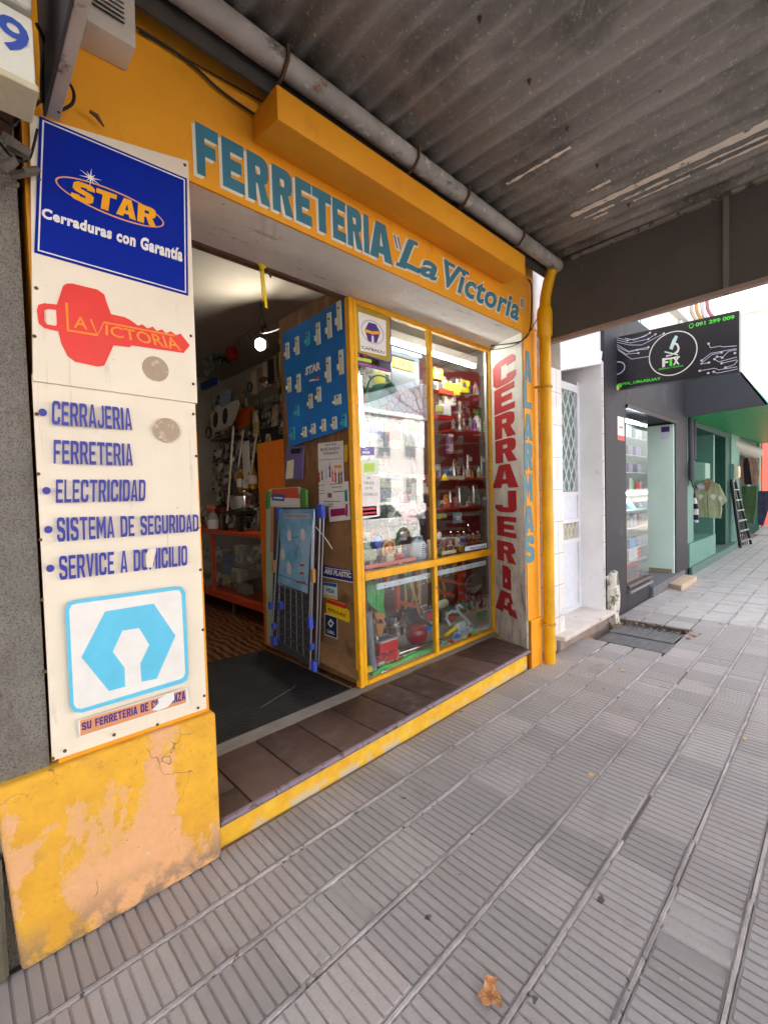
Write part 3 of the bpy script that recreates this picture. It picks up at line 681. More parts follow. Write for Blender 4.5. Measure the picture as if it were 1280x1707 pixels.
sl = T('lower_sign_panel', 'lower white sheet of the tall sign, listing locksmith services', 'sign', (.5, 1.85, .65))
m = MB(); m.slab(pp[0], [(0.219,1.927),(0.746,1.927),(0.737,0.630),(0.213,0.637)], pp[1], .006, (), -.0205); m.build('sheet', MPO, sl)
BX = (.252, .757, 2.318, 2.775)
bp = flat(pp, [(0.276,2.764),(0.747,2.780),(0.731,2.317),(0.242,2.318)], 'blue_board', M('glossy_blue_board', (16, 40, 150), .18, .05, 3), su, .002, .002)
bq = [(0.276,2.764),(0.747,2.780),(0.731,2.317),(0.242,2.318)]
def fr_(q, k, t):
    c = (sum(a[0] for a in q) / 4, sum(a[1] for a in q) / 4)
    o = [(c[0] + (a[0] - c[0]) * k, c[1] + (a[1] - c[1]) * k) for a in q]; i = [(c[0] + (a[0] - c[0]) * (k - t), c[1] + (a[1] - c[1]) * (k - t)) for a in q]
    return o, i
o_, i_ = fr_(bq, .965, .018); flat(pp, o_, 'border_line', white, bp, .0045, .0006, [i_])
gold = P('gold_print', (238, 168, 30), .35); peach = P('peach_line', (222, 160, 110), .4)
word(pp, 'STAR', [(0.352,2.535),(0.623,2.540),(0.621,2.608),(0.360,2.601)], gold, bp, .36, .24, .06, .0055, .012)
e1, e2, e3 = [(0.322,2.575),(0.664,2.567),(0.480,2.571)]
ea = math.hypot(e2[0] - e1[0], e2[1] - e1[1]) / 2
flat(pp, ell(e3[0], e3[1], ea, .048, 40, math.atan2(e2[1] - e1[1], e2[0] - e1[0])), 'ring', peach, bp, .0046, .0006, [ell(e3[0], e3[1], ea - .005, .043, 40, math.atan2(e2[1] - e1[1], e2[0] - e1[0]))])
sx, sz = [(0.412,2.629)][0]
m = MB()
for i in range(5):
    a = i * math.pi / 5 + .2; l = .034 if i % 2 == 0 else .022
    m.slab(pp[0], [(sx - l * math.cos(a), sz - l * math.sin(a)), (sx + .0025 * math.sin(a), sz - .0025 * math.cos(a)), (sx + l * math.cos(a), sz + l * math.sin(a)), (sx - .0025 * math.sin(a), sz + .0025 * math.cos(a))], pp[1], .0005, (), .006 + i * .0001)
m.build('sparkle', white, bp)
text(pp, 'Cerraduras con Garantía', [(0.266,2.437),(0.713,2.442),(0.719,2.496),(0.269,2.471)], white, bp, .05, 0, .0055, space=1.12)
key = [(0.240,2.133),(0.245,2.152),(0.261,2.161),(0.295,2.166),(0.300,2.182),(0.315,2.233),(0.326,2.244),(0.342,2.249),(0.416,2.250),(0.436,2.239),(0.441,2.218),(0.454,2.175),(0.498,2.175),(0.514,2.170),(0.541,2.155),(0.557,2.163),(0.573,2.152),(0.593,2.163),(0.606,2.150),(0.625,2.160),(0.640,2.149),(0.658,2.161),(0.677,2.150),(0.695,2.160),(0.729,2.121),(0.703,2.086),(0.516,2.077),(0.509,2.069),(0.457,2.065),(0.424,1.987),(0.404,1.980),(0.338,1.985),(0.317,2.000),(0.301,2.040),(0.295,2.078),(0.257,2.080),(0.243,2.092)]
kh = [(0.260,2.138),(0.270,2.145),(0.292,2.148),(0.292,2.100),(0.288,2.094),(0.265,2.094),(0.259,2.102)]
ke = flat(pp, key, 'key_emblem', P('sign_red', (226, 58, 52), .4), su, .002, .001, [kh])
lo = P('orange_print', (240, 140, 40), .4)
m = MB()
for q, wd in (([(0.322,2.179),(0.322,2.087),(0.409,2.090)], .008), ([(0.390,2.140),(0.408,2.089),(0.430,2.140),(0.671,2.146)], .006)):
    m.slab(pp[0], ribbon(q, wd), pp[1], .0005, (), .0035)
m.build('lettering', lo, ke)
text(pp, 'A', [(0.339,2.100),(0.379,2.103),(0.372,2.144),(0.348,2.141)], lo, ke, .01, 0, .0036)
text(pp, 'ICTORIA', [(0.433,2.096),(0.696,2.092),(0.677,2.139),(0.435,2.134)], lo, ke, .012, 0, .0036)
for c in [(0.596,2.005)]:
    flat(pp, ell(c[0], c[1], .047, .047), 'glue_mark', m_patch(), su, .002, .0005)
for c in [(0.627,1.776)]:
    flat(pp, ell(c[0], c[1], .047, .046), 'glue_mark', MATS.get('gm') or bpy.data.materials['glue_mark'], sl, .002, .0005)
for s, q in (('CERRAJERIA', [(0.262,1.765),(0.504,1.765),(0.503,1.845),(0.267,1.845)]), ('FERRETERIA', [(0.261,1.636),(0.500,1.634),(0.501,1.715),(0.265,1.715)]), ('ELECTRICIDAD', [(0.261,1.505),(0.536,1.503),(0.541,1.583),(0.265,1.583)]), ('SISTEMA DE SEGURIDAD', [(0.259,1.374),(0.730,1.374),(0.732,1.442),(0.261,1.456)]), ('SERVICE A DOMICILIO', [(0.259,1.245),(0.679,1.241),(0.682,1.320),(0.261,1.326)])):
    word(pp, s, q, blueink, sl, .30, .15, .17, .003)
flat(pp, [(0.528,1.252),(0.549,1.249),(0.566,1.315),(0.559,1.332),(0.538,1.318),(0.527,1.298)], 'torn_patch', MPO, sl, .0044, .0004)
for c in [(0.240,1.803),(0.238,1.546),(0.237,1.417)] + [(0.236,1.288)]:
    flat(pp, ell(c[0], c[1], .0115, .0125, 16), 'bullet', blueink, sl, .002, .0008)
fo = [(0.270,1.147),(0.279,1.165),(0.299,1.170),(0.630,1.163),(0.656,1.156),(0.666,1.132),(0.665,0.805),(0.658,0.779),(0.639,0.773),(0.301,0.776),(0.278,0.786),(0.268,0.812)]
fi = [(0.281,1.139),(0.288,1.154),(0.304,1.157),(0.629,1.148),(0.645,1.144),(0.651,1.127),(0.652,0.813),(0.645,0.797),(0.630,0.792),(0.301,0.790),(0.286,0.797),(0.279,0.813)]
eb = flat(pp, fo, 'hexagon_emblem', cyan, sl, .002, .001, [fi])
flat(pp, fi, 'white_field', white, eb, .002, .0006)
flat(pp, [(0.308,0.969),(0.386,1.113),(0.547,1.111),(0.621,0.969),(0.545,0.820),(0.492,0.825),(0.491,0.895),(0.525,0.957),(0.493,1.029),(0.438,1.032),(0.403,0.963),(0.438,0.895),(0.437,0.824),(0.385,0.825)], 'hexagon', cyan, eb, .0028, .0006)
st = flat(pp, [(0.289,0.692),(0.660,0.686),(0.658,0.751),(0.288,0.753)], 'sticker', white, sl, .002, .0006)
flat(pp, [(0.293,0.697),(0.650,0.691),(0.650,0.745),(0.294,0.751)], 'strip', P('salmon_print', (214, 148, 100), .5), st, .0028, .0004)
word(pp, 'SU FERRETERIA DE CONFIANZA', [(0.298,0.714),(0.647,0.705),(0.647,0.740),(0.298,0.741)], purple, st, .36, .2, .14, .0036)
flat(pp, [(0.522,0.707),(0.548,0.725),(0.545,0.741),(0.581,0.748),(0.604,0.753),(0.606,0.720),(0.579,0.698),(0.543,0.696)], 'torn_patch', white, st, .0042, .0003)
for (par, pts) in ((su, [(0.742,2.831),(0.738,2.678),(0.731,2.477),(0.735,2.160),(0.736,1.969),(0.242,2.205),(0.230,2.048),(0.268,2.559)]), (sl, [(0.224,1.796),(0.219,1.601),(0.214,1.385),(0.209,1.187),(0.206,0.948),(0.213,0.651),(0.247,0.663),(0.394,0.660),(0.540,0.642),(0.696,0.652),(0.723,0.693),(0.730,0.967),(0.731,1.215),(0.729,1.387),(0.735,1.679),(0.731,1.848)])):
    for c in pts:
        m = MB(); m.lathe([(.006, 0), (.005, .003), (.002, .0045)], (c[0], yp - .0015, c[1]), (0, -1, 0), 8); m.build('screw', rust, par, True)
m = MB(); q = [(0.418,2.853),(0.439,2.849),(0.460,2.823)]; m.tube([(a, yp - .012, b) for a, b in q], [.006, .009, .003], 6); m.build('rust_flake', rust, su)
# sign box with the figure nine, and what hangs around it
sb = T('number_sign_box', 'white sign box with a blue figure nine hanging above the grey wall', 'sign', (-.1, 1.6, 2.6))
m = MB(); m.box(-.75, .222, 1.50, 1.62, 2.60, 2.775, .008, 2); m.build('box', M('yellowed_white_box', (218, 218, 206), .5, .08, 5, stains=(((190, 180, 150), .62, .7, 8, None),)), sb)
m = MB(); m.box(-.75, .222, 1.49, 1.64, 2.79, 2.99, .01, 2); m.build('upper_box', M('yellowed_white_box', (218, 218, 206)), sb)
text(fac(1.50), '9', [(.148, 2.662), (.212, 2.662), (.212, 2.748), (.148, 2.748)], P('blue_numeral', (62, 84, 170), .4), sb, .02, 0, .002)
m = MB(); m.box(-.75, .226, 1.49, 1.63, 2.585, 2.602, .003); m.build('bottom_rail', M('old_cream_rail', (196, 188, 160), .6, .15, 10), sb)
m = MB(); rs_ = random.Random(4)
for i in range(26):
    p_ = Vector((rs_.uniform(-.05, .235), rs_.uniform(1.72, 1.84), rs_.uniform(2.47, 2.60))); d_ = Vector((rs_.uniform(-1, 1), rs_.uniform(-.5, .5), rs_.uniform(-.6, .6))).normalized(); u_ = d_.orthogonal().normalized(); l_ = rs_.uniform(.012, .04)
    m.obox(p_, d_ * l_, u_ * l_ * rs_.uniform(.25, .6), d_.cross(u_) * l_ * rs_.uniform(.15, .4), .002)
m.build('broken_fixing', M('dirty_fixing', (96, 88, 80), .85, .35, 25, .4, 60), sb)
m = MB(); m.box(-.75, .20, 1.62, 1.86, 2.66, 2.69); m.build('bracket', rust, sb)
fp2 = T('canopy_edge_beam', 'weathered angle iron beam at the left edge of the canopy', 'beam', (.3, .5, 2.8))
m = MB(); m.hexa([(.278, -1.4, 2.79), (.308, -1.4, 2.79), (.330, 1.84, 2.775), (.296, 1.84, 2.775), (.278, -1.4, 2.80), (.308, -1.4, 2.80), (.330, 1.84, 2.785), (.296, 1.84, 2.785)]); m.build('bottom_flange', M('flaking_cream_iron', (196, 184, 170), .7, .15, 6, .3, 40, stains=(((120, 104, 92), .60, .68, 9, None),)), fp2)
m = MB(); m.hexa([(.268, -1.4, 2.785), (.276, -1.4, 2.785), (.294, 1.84, 2.77), (.286, 1.84, 2.77), (.268, -1.4, 3.43), (.276, -1.4, 3.43), (.294, 1.84, 3.43), (.286, 1.84, 3.43)]); m.build('side_panel', M('dark_end_panel', (74, 70, 70), .8, .12, 4), fp2)
vb = T('louvred_box', 'cream louvred alarm box on the orange wall under the gutter', 'box', (.46, 1.8, 3.09))
bxm = M('cream_box', (206, 198, 186), .5, .08, 6, stains=(((150, 134, 114), .64, .7, 9, None),))
m = MB(); m.hexa([(.36, 1.75, 3.085), (.552, 1.75, 3.088), (.552, 1.868, 3.088), (.36, 1.868, 3.075), (.36, 1.735, 3.26), (.552, 1.735, 3.26), (.552, 1.868, 3.26), (.36, 1.868, 3.26)], .006, 2); m.build('housing', bxm, vb, True)
for i in range(6):
    z = 3.135 + i * .016; m = MB(); m.hexa([(.40, 1.738 - .012 * (z - 3.085) / .17, z), (.515, 1.738 - .012 * (z - 3.085) / .17, z), (.515, 1.745, z + .007), (.40, 1.745, z + .007), (.40, 1.737, z + .006), (.515, 1.737, z + .006), (.515, 1.745, z + .012), (.40, 1.745, z + .012)]); m.build('louvre', dark, vb)
# cables
def cable(name, pts, r, label, group=None, mat=wire):
    q = []
    for i in range(len(pts) - 1):
        for k in range(6):
            t = k / 6; p0, p1, p2, p3 = (Vector(pts[max(i - 1, 0)]), Vector(pts[i]), Vector(pts[i + 1]), Vector(pts[min(i + 2, len(pts) - 1)]))
            q.append(.5 * ((2 * p1) + (p2 - p0) * t + (2 * p0 - 5 * p1 + 4 * p2 - p3) * t * t + (3 * p1 - p0 - 3 * p2 + p3) * t ** 3))
    q.append(Vector(pts[-1]))
    m = MB(); m.tube(q, r, 6); return tag(m.build(name, mat, None, True), label, 'cable', group)
cable('wall_cable', [(0.589,1.850,3.258), (0.774,1.855,3.259), (0.916,1.855,3.221), (1.088,1.855,3.209)], .006, 'thick dark cable with a knot sagging across the orange wall above the big lettering')
cable('wall_cable', [(0.599,1.855,3.253), (0.819,1.858,3.270), (1.118,1.858,3.292)], .003, 'thin upper wire running beside the thick cable on the orange wall')
cable('wall_cable', [(0.344,1.800,2.899), (0.362,1.780,2.855), (0.357,1.780,2.810), (0.319,1.800,2.775)], .005, 'black cable loop behind the angle iron above the white sign')
cable('wall_cable', [(0.168,1.760,2.650), (0.193,1.720,2.619), (0.217,1.740,2.671), (0.270,1.780,2.768)], .005, 'thick black cable crossing the grey wall below the sign box')
cable('wall_cable', [(0.168,1.800,2.600), (0.195,1.780,2.560), (0.236,1.800,2.585), (0.267,1.830,2.710)], .004, 'thin black cable looping low from the grey wall onto the white sign')
cable('wall_cable', [(0.262,1.700,2.936), (0.286,1.750,2.932), (0.280,1.780,2.862), (0.279,1.800,2.782)], .006, 'dark cable hanging straight down beside the sign box')
cable('wall_cable', [(3.744,2.360,2.872), (3.400,1.950,2.716), (3.415,1.850,2.722), (3.500,1.830,2.837), (3.531,1.830,3.160), (3.492,1.840,3.224)], .006, 'cable bundle coming from the window corner round the orange pilaster to the gutter')
cable('wall_cable', [(3.743,2.360,2.833), (3.438,1.950,2.705), (3.439,1.820,2.768), (3.566,1.800,2.917)], .004, 'thin cable twisted along the bundle at the window corner')

# ================================================================ canopy, gutter, downpipe
cn = T('street_canopy', 'stained corrugated canopy roof over the pavement in front of the shop', 'canopy', (1.7, 0, 3.42))
m = MB(); PIT = .135; xs = []; n = int((3.83 + 1.2) / PIT * 10)
for i in range(n + 1):
    x = -1.2 + i * PIT / 10; xs.append((x, 3.432 + .019 * math.sin(2 * math.pi * x / PIT)))
ys = [1.86, 1.2, .6, 0, -.7, -1.4]
g = [[m.bm.verts.new((x, y, z + .004 * math.sin(3 * y + x) + .02 * (1.86 - y) / 5)) for x, z in xs] for y in ys]
for j in range(len(ys) - 1):
    for i in range(n): m.bm.faces.new((g[j][i], g[j][i + 1], g[j + 1][i + 1], g[j + 1][i]))
sh = m.build('corrugated_sheet', MCA, cn, True); md = sh.modifiers.new('thickness', 'SOLIDIFY'); md.thickness = .008; md.offset = 1
# peeled pale band under one corrugation
m = MB(); fl = lambda u, v: (u, v, 3.4105 + .02 * (1.86 - v) / 5)
pb = M('peeling_white_band', (240, 230, 216), .8, .08, 12, .3, 40, stains=(((120, 114, 106), .60, .64, 17, (1.2, .7, 1)),))
def band(xc, w0, w1, y0, y1, nn):
    L1, L2 = [], []
    for i in range(nn + 1):
        y = y0 + (y1 - y0) * i / nn; k = w0 + (w1 - w0) * i / nn + random.uniform(-.006, .006); L1.append((xc - k + random.uniform(-.003, .003), y)); L2.append((xc + k + random.uniform(-.003, .003), y))
    m.slab(fl, L1 + L2[::-1], (0, 0, -1), .0006, (), .0)
band(3.235, .024, .038, 1.37, .05, 40)
for xc, y0, y1 in ((3.33, 1.32, 1.12), (3.325, 1.08, .80), (3.335, .76, .30), (3.33, .26, -.3), (3.385, 1.28, 1.18), (3.39, 1.02, .7), (3.40, .62, .1), (2.60, 1.5, 1.1), (3.06, 1.2, 1.05)):
    band(xc, .008, .012, y0, y1, 14)
m.build('peeled_paint', pb, cn)
for x, y in ((.9, -.3),):
    m = MB(); m.box(-1.2, 3.8, -1.45, -3.38, 3.25, 3.46); m.build('street_beam', M('dark_end_panel', (74, 70, 70)), cn)
for i in range(22):
    x = -.9 + PIT * (.75 + round((.35 + (i % 11) * .42) / PIT)) ; y = (1.05, .05)[i // 11]
    m = MB(); m.lathe([(.011, 0), (.010, .006), (.005, .009), (.005, .02)], (x, y, 3.4085), (0, 0, -1), 8); m.build('fixing_bolt', rust, cn, True)
for y in (1.05, .05):
    pass
ep = T('canopy_end_panel', 'dark grey sheet panel closing the right end of the canopy', 'panel', (3.8, 0, 2.8))
dp = M('dark_end_sheet', (84, 79, 76), .75, .1, 3, .1, 30, stains=(((70, 66, 62), .60, .75, 5, (1, 1, .3)), ((128, 122, 114), .68, .74, 14, (1, 1, .2)), ((66, 58, 52), .70, .73, 22, None)))
m = MB(); m.box(3.795, 3.81, .597, 1.825, 2.782, 3.455); m.build('sheet', dp, ep)
m = MB(); m.box(3.795, 3.81, -.62, .567, 2.80, 3.465); m.build('sheet', dp, ep)
m = MB(); m.box(3.795, 3.81, -1.4, -.65, 2.82, 3.475); m.build('sheet', dp, ep)
m = MB(); m.hexa([(3.77, -1.4, 2.795), (3.83, -1.4, 2.795), (3.83, 1.83, 2.757), (3.77, 1.83, 2.757), (3.77, -1.4, 2.825), (3.83, -1.4, 2.825), (3.83, 1.83, 2.787), (3.77, 1.83, 2.787)]); m.build('bottom_rail', M('dusty_pink_rail', (150, 128, 116), .7, .15, 8), ep)
m = MB(); m.box(3.775, 3.815, .567, .597, 2.77, 3.43); m.build('stud', M('grey_stud', (112, 106, 100), .7, .1, 8), ep)
m = MB(); m.hexa([(3.765, -1.4, 3.425), (3.80, -1.4, 3.425), (3.80, 1.6, 3.385), (3.765, 1.6, 3.385), (3.765, -1.4, 3.455), (3.80, -1.4, 3.455), (3.80, 1.6, 3.41), (3.765, 1.6, 3.41)]); m.build('top_rail', M('flaking_grey_rail', (140, 134, 126), .7, .2, 12, stains=(((80, 74, 70), .55, .6, 14, None),)), ep)
gt = T('rain_gutter', 'weathered zinc gutter running above the orange ledge', 'gutter', (1.7, 1.74, 3.35))
m = MB(); m.tube([(-1.2, 1.715, 3.372), (1.0, 1.715, 3.370), (3.74, 1.715, 3.365)], .052, 14); m.build('trough', MGU, gt, True)
m = MB(); m.box(-1.2, 3.70, 1.775, 1.787, 3.268, 3.41); m.build('back_board', M('dark_board', (70, 66, 62), .8, .15, 6), gt)
m = MB(); m.lathe([(.054, 0), (.058, .01), (.054, .02)], (3.70, 1.715, 3.366), (1, 0, 0), 14); m.ball((3.75, 1.715, 3.365), .052, (1, 1, 1)); m.build('end_cap', MGU, gt, True)
for x in (.55, 1.12, 1.95, 2.42, 3.1):
    m = MB(); m.tube([(x, 1.845, 3.25), (x, 1.76, 3.295), (x, 1.70, 3.306), (x, 1.658, 3.345), (x, 1.652, 3.40)], .009, 6); m.build('gutter_hook', rust, gt, True)
pz = T('downpipe', 'bright yellow downpipe standing on the pavement beside the orange pilaster', 'downpipe', (3.66, 1.795, 0))
px_, py_ = 3.690, 1.80
m = MB(); m.tube([(px_, py_, -.01), (px_, py_, 1.2), (px_, py_, 3.02)], .047, 18); m.build('pipe', yellowpipe, pz, True)
m = MB(); m.lathe([(.048, 0), (.062, .03), (.064, .20), (.058, .24), (.048, .26)], (px_, py_, 2.78), (0, 0, 1), 18); m.build('socket', yellowpipe, pz, True)
m = MB(); m.tube([(px_, py_, 3.0), (px_, 1.79, 3.12), (px_ + .01, 1.765, 3.24), (px_ + .02, 1.74, 3.33)], .045, 16); m.build('elbow', yellowpipe, pz, True)
for z in (.33, 2.36):
    m = MB(); m.lathe([(.049, 0), (.056, .004), (.056, .02), (.049, .024)], (px_, py_, z), (0, 0, 1), 18); m.obox((px_ - .055, py_ + .03, z + .012), (.012, 0, 0), (0, .04, 0), (0, 0, .009)); m.build('clamp', M('yellowed_clamp', (190, 140, 40), .5, .15, 12), pz, True)

# ================================================================ things by the doorway
db = T('lock_display_board', 'large blue display board of locks hanging on the side of the window', 'display', (2.04, 2.9, 1.9))
xb = 2.035; sp_ = sid(xb)
m = MB(); m.slab(sp_[0], [(3.242,2.842),(2.454,2.864),(2.427,1.977),(3.198,1.914)], sp_[1], .012, (), -.012); m.build('board', m_blueboard(), db)
lockm = P('pale_lock_print', (206, 208, 190), .4); lockc = P('cyan_lock_print', (60, 160, 190), .4)
LQ = [(3.163,2.682),(3.022,2.688),(2.742,2.704),(2.605,2.725),(2.491,2.760),(3.155,2.410),(3.020,2.396),(2.631,2.416),(2.486,2.437),(2.867,2.230),(2.759,2.262),(3.055,2.184),(2.538,2.185),(3.127,2.015),(2.962,2.007),(2.845,2.016),(2.713,2.027),(2.582,2.026),(2.471,2.027),(2.878,2.702)]
LH = [.13, .14, .16, .18, .20, .12, .14, .18, .17, .11, .11, .08, .07, .10, .08, .08, .09, .09, .09, .10]
for i, (c, h) in enumerate(zip(LQ, LH)):
    wd = .05 if i != 12 else .075
    m = MB(); m.box(xb - .010, xb, c[0] - wd / 2, c[0] + wd / 2, c[1] - h / 2, c[1] + h / 2, .003); m.box(xb - .016, xb, c[0] + wd / 2 - .004, c[0] + wd / 2 + .016, c[1] - h * .28, c[1] - h * .05, .002)
    lk = m.build('lock_sample', lockm if i not in (13, 18, 19, 11) else lockc, db)
    m = MB(); m.lathe([(.008, 0), (.006, .004)], (xb - .010, c[0], c[1] + h * .25), (-1, 0, 0), 10); m.build('keyhole', dark, lk)
q = [(2.928,2.435),(2.730,2.438),(2.736,2.500),(2.924,2.497)]
text(sp_, 'STAR', q, white, db, .05, .1, .003)
flat(sp_, [(2.878,2.380),(2.753,2.369),(2.752,2.384),(2.877,2.394)], 'small_print', white, db, .003, .0004)
flat(sp_, [(2.809,2.382),(2.752,2.378),(2.751,2.395),(2.808,2.400)], 'small_badge', red, db, .003, .0006)
sp2 = sid(2.062)
def sticker(name, pts, mat, label, cat='sticker', e=.0015, pl=None, group=None):
    o = flat(pl or sp2, pts, name, mat, None, e, .001); return tag(o, label, cat, group)
CO = '500,860,5.692'
cdb = T('cardboard_sheet', 'worn brown cardboard sheet covering the side of the window cabinet', 'cardboard', (2.06, 2.7, .3))
m = MB(); m.slab(sid(2.064)[0], [(2.782,1.279),(2.444,1.334),(2.452,0.355),(2.855,0.368)], (-1, 0, 0), .004, (), -.002); m.build('sheet', cardboard, cdb)
m = MB(); m.hexa([(2.055,2.894,0.367), (2.060,2.445,0.366), (2.020,2.394,0.192), (1.990,2.805,0.235), (2.061,2.902,0.363), (2.066,2.452,0.363), (2.026,2.401,0.188), (1.996,2.813,0.231)]); m.build('loose_flap', cardboard, cdb)
po = T('job_poster', 'white job poster with a row of colourful hands under the blue board', 'poster', (2.06, 2.7, 1.5))
m = MB(); m.slab(sp2[0], [(2.833,1.907),(2.527,1.896),(2.535,1.422),(2.843,1.428)], sp2[1], .001, (), .003); m.build('sheet', paper, po)
text(sp2, 'ESTÁS', [(2.736,1.877),(2.609,1.871),(2.611,1.890),(2.739,1.895)], P('grey_ink', (90, 90, 96)), po, .02, 0, .005)
text(sp2, 'BUSCANDO', [(2.800,1.844),(2.565,1.835),(2.567,1.857),(2.799,1.867)], P('grey_ink', (90, 90, 96)), po, .02, 0, .005)
text(sp2, 'TRABAJO?', [(2.770,1.809),(2.588,1.802),(2.588,1.827),(2.769,1.832)], P('grey_ink', (90, 90, 96)), po, .02, 0, .005)
hc = [red, maroon, paleblue, blue, orange, red, brown, maroon]
for i, c in enumerate([(2.829,1.660),(2.792,1.674),(2.742,1.682),(2.695,1.690),(2.663,1.657),(2.629,1.650),(2.588,1.643),(2.559,1.647)]):
    hh = [.05, .04, .06, .075, .06, .05, .05, .055][i]
    flat(sp2, [(c[0] + .010, c[1] - .05), (c[0] + .006, c[1] - .0), (c[0] + .014, c[1] + hh * .5), (c[0] + .004, c[1] + hh * .3), (c[0] - .002, c[1] + hh), (c[0] - .006, c[1] + hh * .35), (c[0] - .016, c[1] + hh * .55), (c[0] - .008, c[1]), (c[0] - .011, c[1] - .05)], 'printed_hand', hc[i], po, .0045, .0004)
m = MB()
for (x0, y0, x1) in ((138, 1400, 180), (215, 1392, 310), (235, 1415, 300), (240, 1445, 315), (140, 1440, 170), (142, 1460, 172), (170, 1516, 290), (140, 1230, 300)):
    pass
for i in range(9):
    z = (2.718,1.596)[1] - .012 * i if False else None
gi = P('grey_ink', (90, 90, 96))
for q in ([(2.837,1.586),(2.762,1.590),(2.762,1.586),(2.837,1.582)], [(2.700,1.592),(2.546,1.594),(2.546,1.589),(2.701,1.587)], [(2.673,1.568),(2.560,1.569),(2.560,1.564),(2.673,1.563)], [(2.661,1.534),(2.539,1.537),(2.539,1.531),(2.661,1.528)], [(2.836,1.547),(2.778,1.550),(2.778,1.546),(2.836,1.543)], [(2.834,1.524),(2.776,1.526),(2.776,1.522),(2.834,1.519)], [(2.787,1.465),(2.582,1.463),(2.582,1.458),(2.787,1.460)], [(2.822,1.781),(2.549,1.771),(2.549,1.768),(2.822,1.777)]):
    m = MB(); m.slab(sp2[0], q, sp2[1], .0004, (), .0045); m.build('text_line', gi, po)
flat(sp2, [(2.639,1.726),(2.555,1.724),(2.556,1.700),(2.640,1.703)], 'tab', P('amber_print', (226, 160, 40)), po, .0045, .0004)
flat(sp2, [(2.730,1.523),(2.682,1.524),(2.680,1.491),(2.729,1.489)], 'dark_stamp', gi, po, .0045, .0004)
text(sp2, '100%', [(2.739,1.430),(2.667,1.432),(2.666,1.447),(2.738,1.445)], P('grey_blue_ink', (120, 124, 150)), po, .02, 0, .005)
p2 = T('flyer', 'white flyer with a magenta block and teal edge, tucked under the job poster', 'flyer', (2.06, 2.6, 1.35))
m = MB(); m.slab(sp2[0], [(2.725,1.306),(2.477,1.329),(2.486,1.603),(2.574,1.601),(2.567,1.438),(2.727,1.417)], sp2[1], .0006, (), .001); m.build('sheet', paper, p2)
flat(sp2, [(2.705,1.346),(2.530,1.362),(2.532,1.412),(2.706,1.402)], 'magenta_block', P('magenta_print', (160, 36, 96)), p2, .0018, .0004)
flat(sp2, [(2.530,1.458),(2.498,1.463),(2.503,1.546),(2.532,1.539)], 'teal_block', P('teal_print', (50, 140, 140)), p2, .0018, .0004)
flat(sp2, [(2.526,1.438),(2.502,1.443),(2.507,1.357),(2.529,1.351)], 'magenta_edge', P('magenta_print', (160, 36, 96)), p2, .0018, .0004)
sticker('yellow_note', [(2.524,1.861),(2.478,1.866),(2.487,1.748),(2.522,1.740)], P('mustard_paper', (206, 170, 50)), 'mustard yellow paper strip peeking out beside the job poster', 'note')
s1 = sticker('banner_sticker', [(2.832,0.879),(2.459,0.877),(2.458,0.964),(2.821,0.970)], P('deep_blue_print', (38, 38, 120)), 'blue banner sticker with white ARS PLASTIC lettering on the cardboard')
text(sp2, 'ARS PLASTIC', [(2.812,0.905),(2.484,0.907),(2.484,0.946),(2.804,0.947)], white, s1, .045, .1, .004)
flat(sp2, [(2.798,0.951),(2.496,0.954),(2.495,0.959),(2.798,0.956)], 'small_print', white, s1, .003, .0004)
m = MB(); m.slab(sp2[0], [(2.832,0.877),(2.459,0.875),(2.458,0.881),(2.832,0.884)], sp2[1], .0004, (), .003); m.build('edge_strip', white, s1)
s2 = sticker('card_sticker', [(2.832,0.721),(2.658,0.726),(2.654,0.849),(2.824,0.839)], P('pale_card_print', (206, 222, 226)), 'VISA card sticker with blue top band and gold bottom band')
flat(sp2, [(2.822,0.817),(2.662,0.817),(2.660,0.845),(2.821,0.837)], 'top_band', P('band_blue', (20, 90, 150)), s2, .003, .0003)
flat(sp2, [(2.827,0.723),(2.663,0.729),(2.662,0.752),(2.826,0.745)], 'bottom_band', P('band_gold', (220, 180, 110)), s2, .003, .0003)
text(sp2, 'VISA', [(2.795,0.769),(2.693,0.763),(2.689,0.797),(2.791,0.802)], P('visa_ink', (30, 60, 120)), s2, .03, .2, .0036)
s3 = sticker('shop_sticker', [(2.802,0.598),(2.539,0.575),(2.524,0.579),(2.522,0.661),(2.563,0.683),(2.568,0.708),(2.798,0.713)], P('sticker_yellow', (238, 196, 20)), 'red and yellow GOLDEX sticker below the card sticker')
flat(sp2, [(2.797,0.683),(2.552,0.672),(2.566,0.704),(2.796,0.711)], 'red_band', P('sticker_red', (210, 32, 32)), s3, .003, .0003)
text(sp2, 'GOLDEX', [(2.779,0.626),(2.561,0.605),(2.560,0.631),(2.775,0.649)], P('ink_brown', (70, 30, 20)), s3, .025, 0, .0036)
s4 = sticker('shop_sticker', [(2.825,0.431),(2.680,0.429),(2.674,0.585),(2.819,0.589)], P('navy_print', (26, 46, 88)), 'navy CABAL sticker with a white diamond below the yellow sticker')
q = [(2.751,0.566),(2.709,0.539),(2.749,0.495),(2.788,0.522)]; qi = [(2.751,0.546),(2.729,0.533),(2.747,0.512),(2.769,0.526)]
flat(sp2, q, 'diamond', white, s4, .003, .0003, [qi]); text(sp2, 'CABAL', [(2.802,0.450),(2.705,0.449),(2.706,0.475),(2.798,0.475)], white, s4, .03, 0, .0036)
s4f = flat(sp2, [(2.834,0.423),(2.674,0.422),(2.668,0.593),(2.827,0.595)], 'white_margin', white, s4, .0008, .0004)
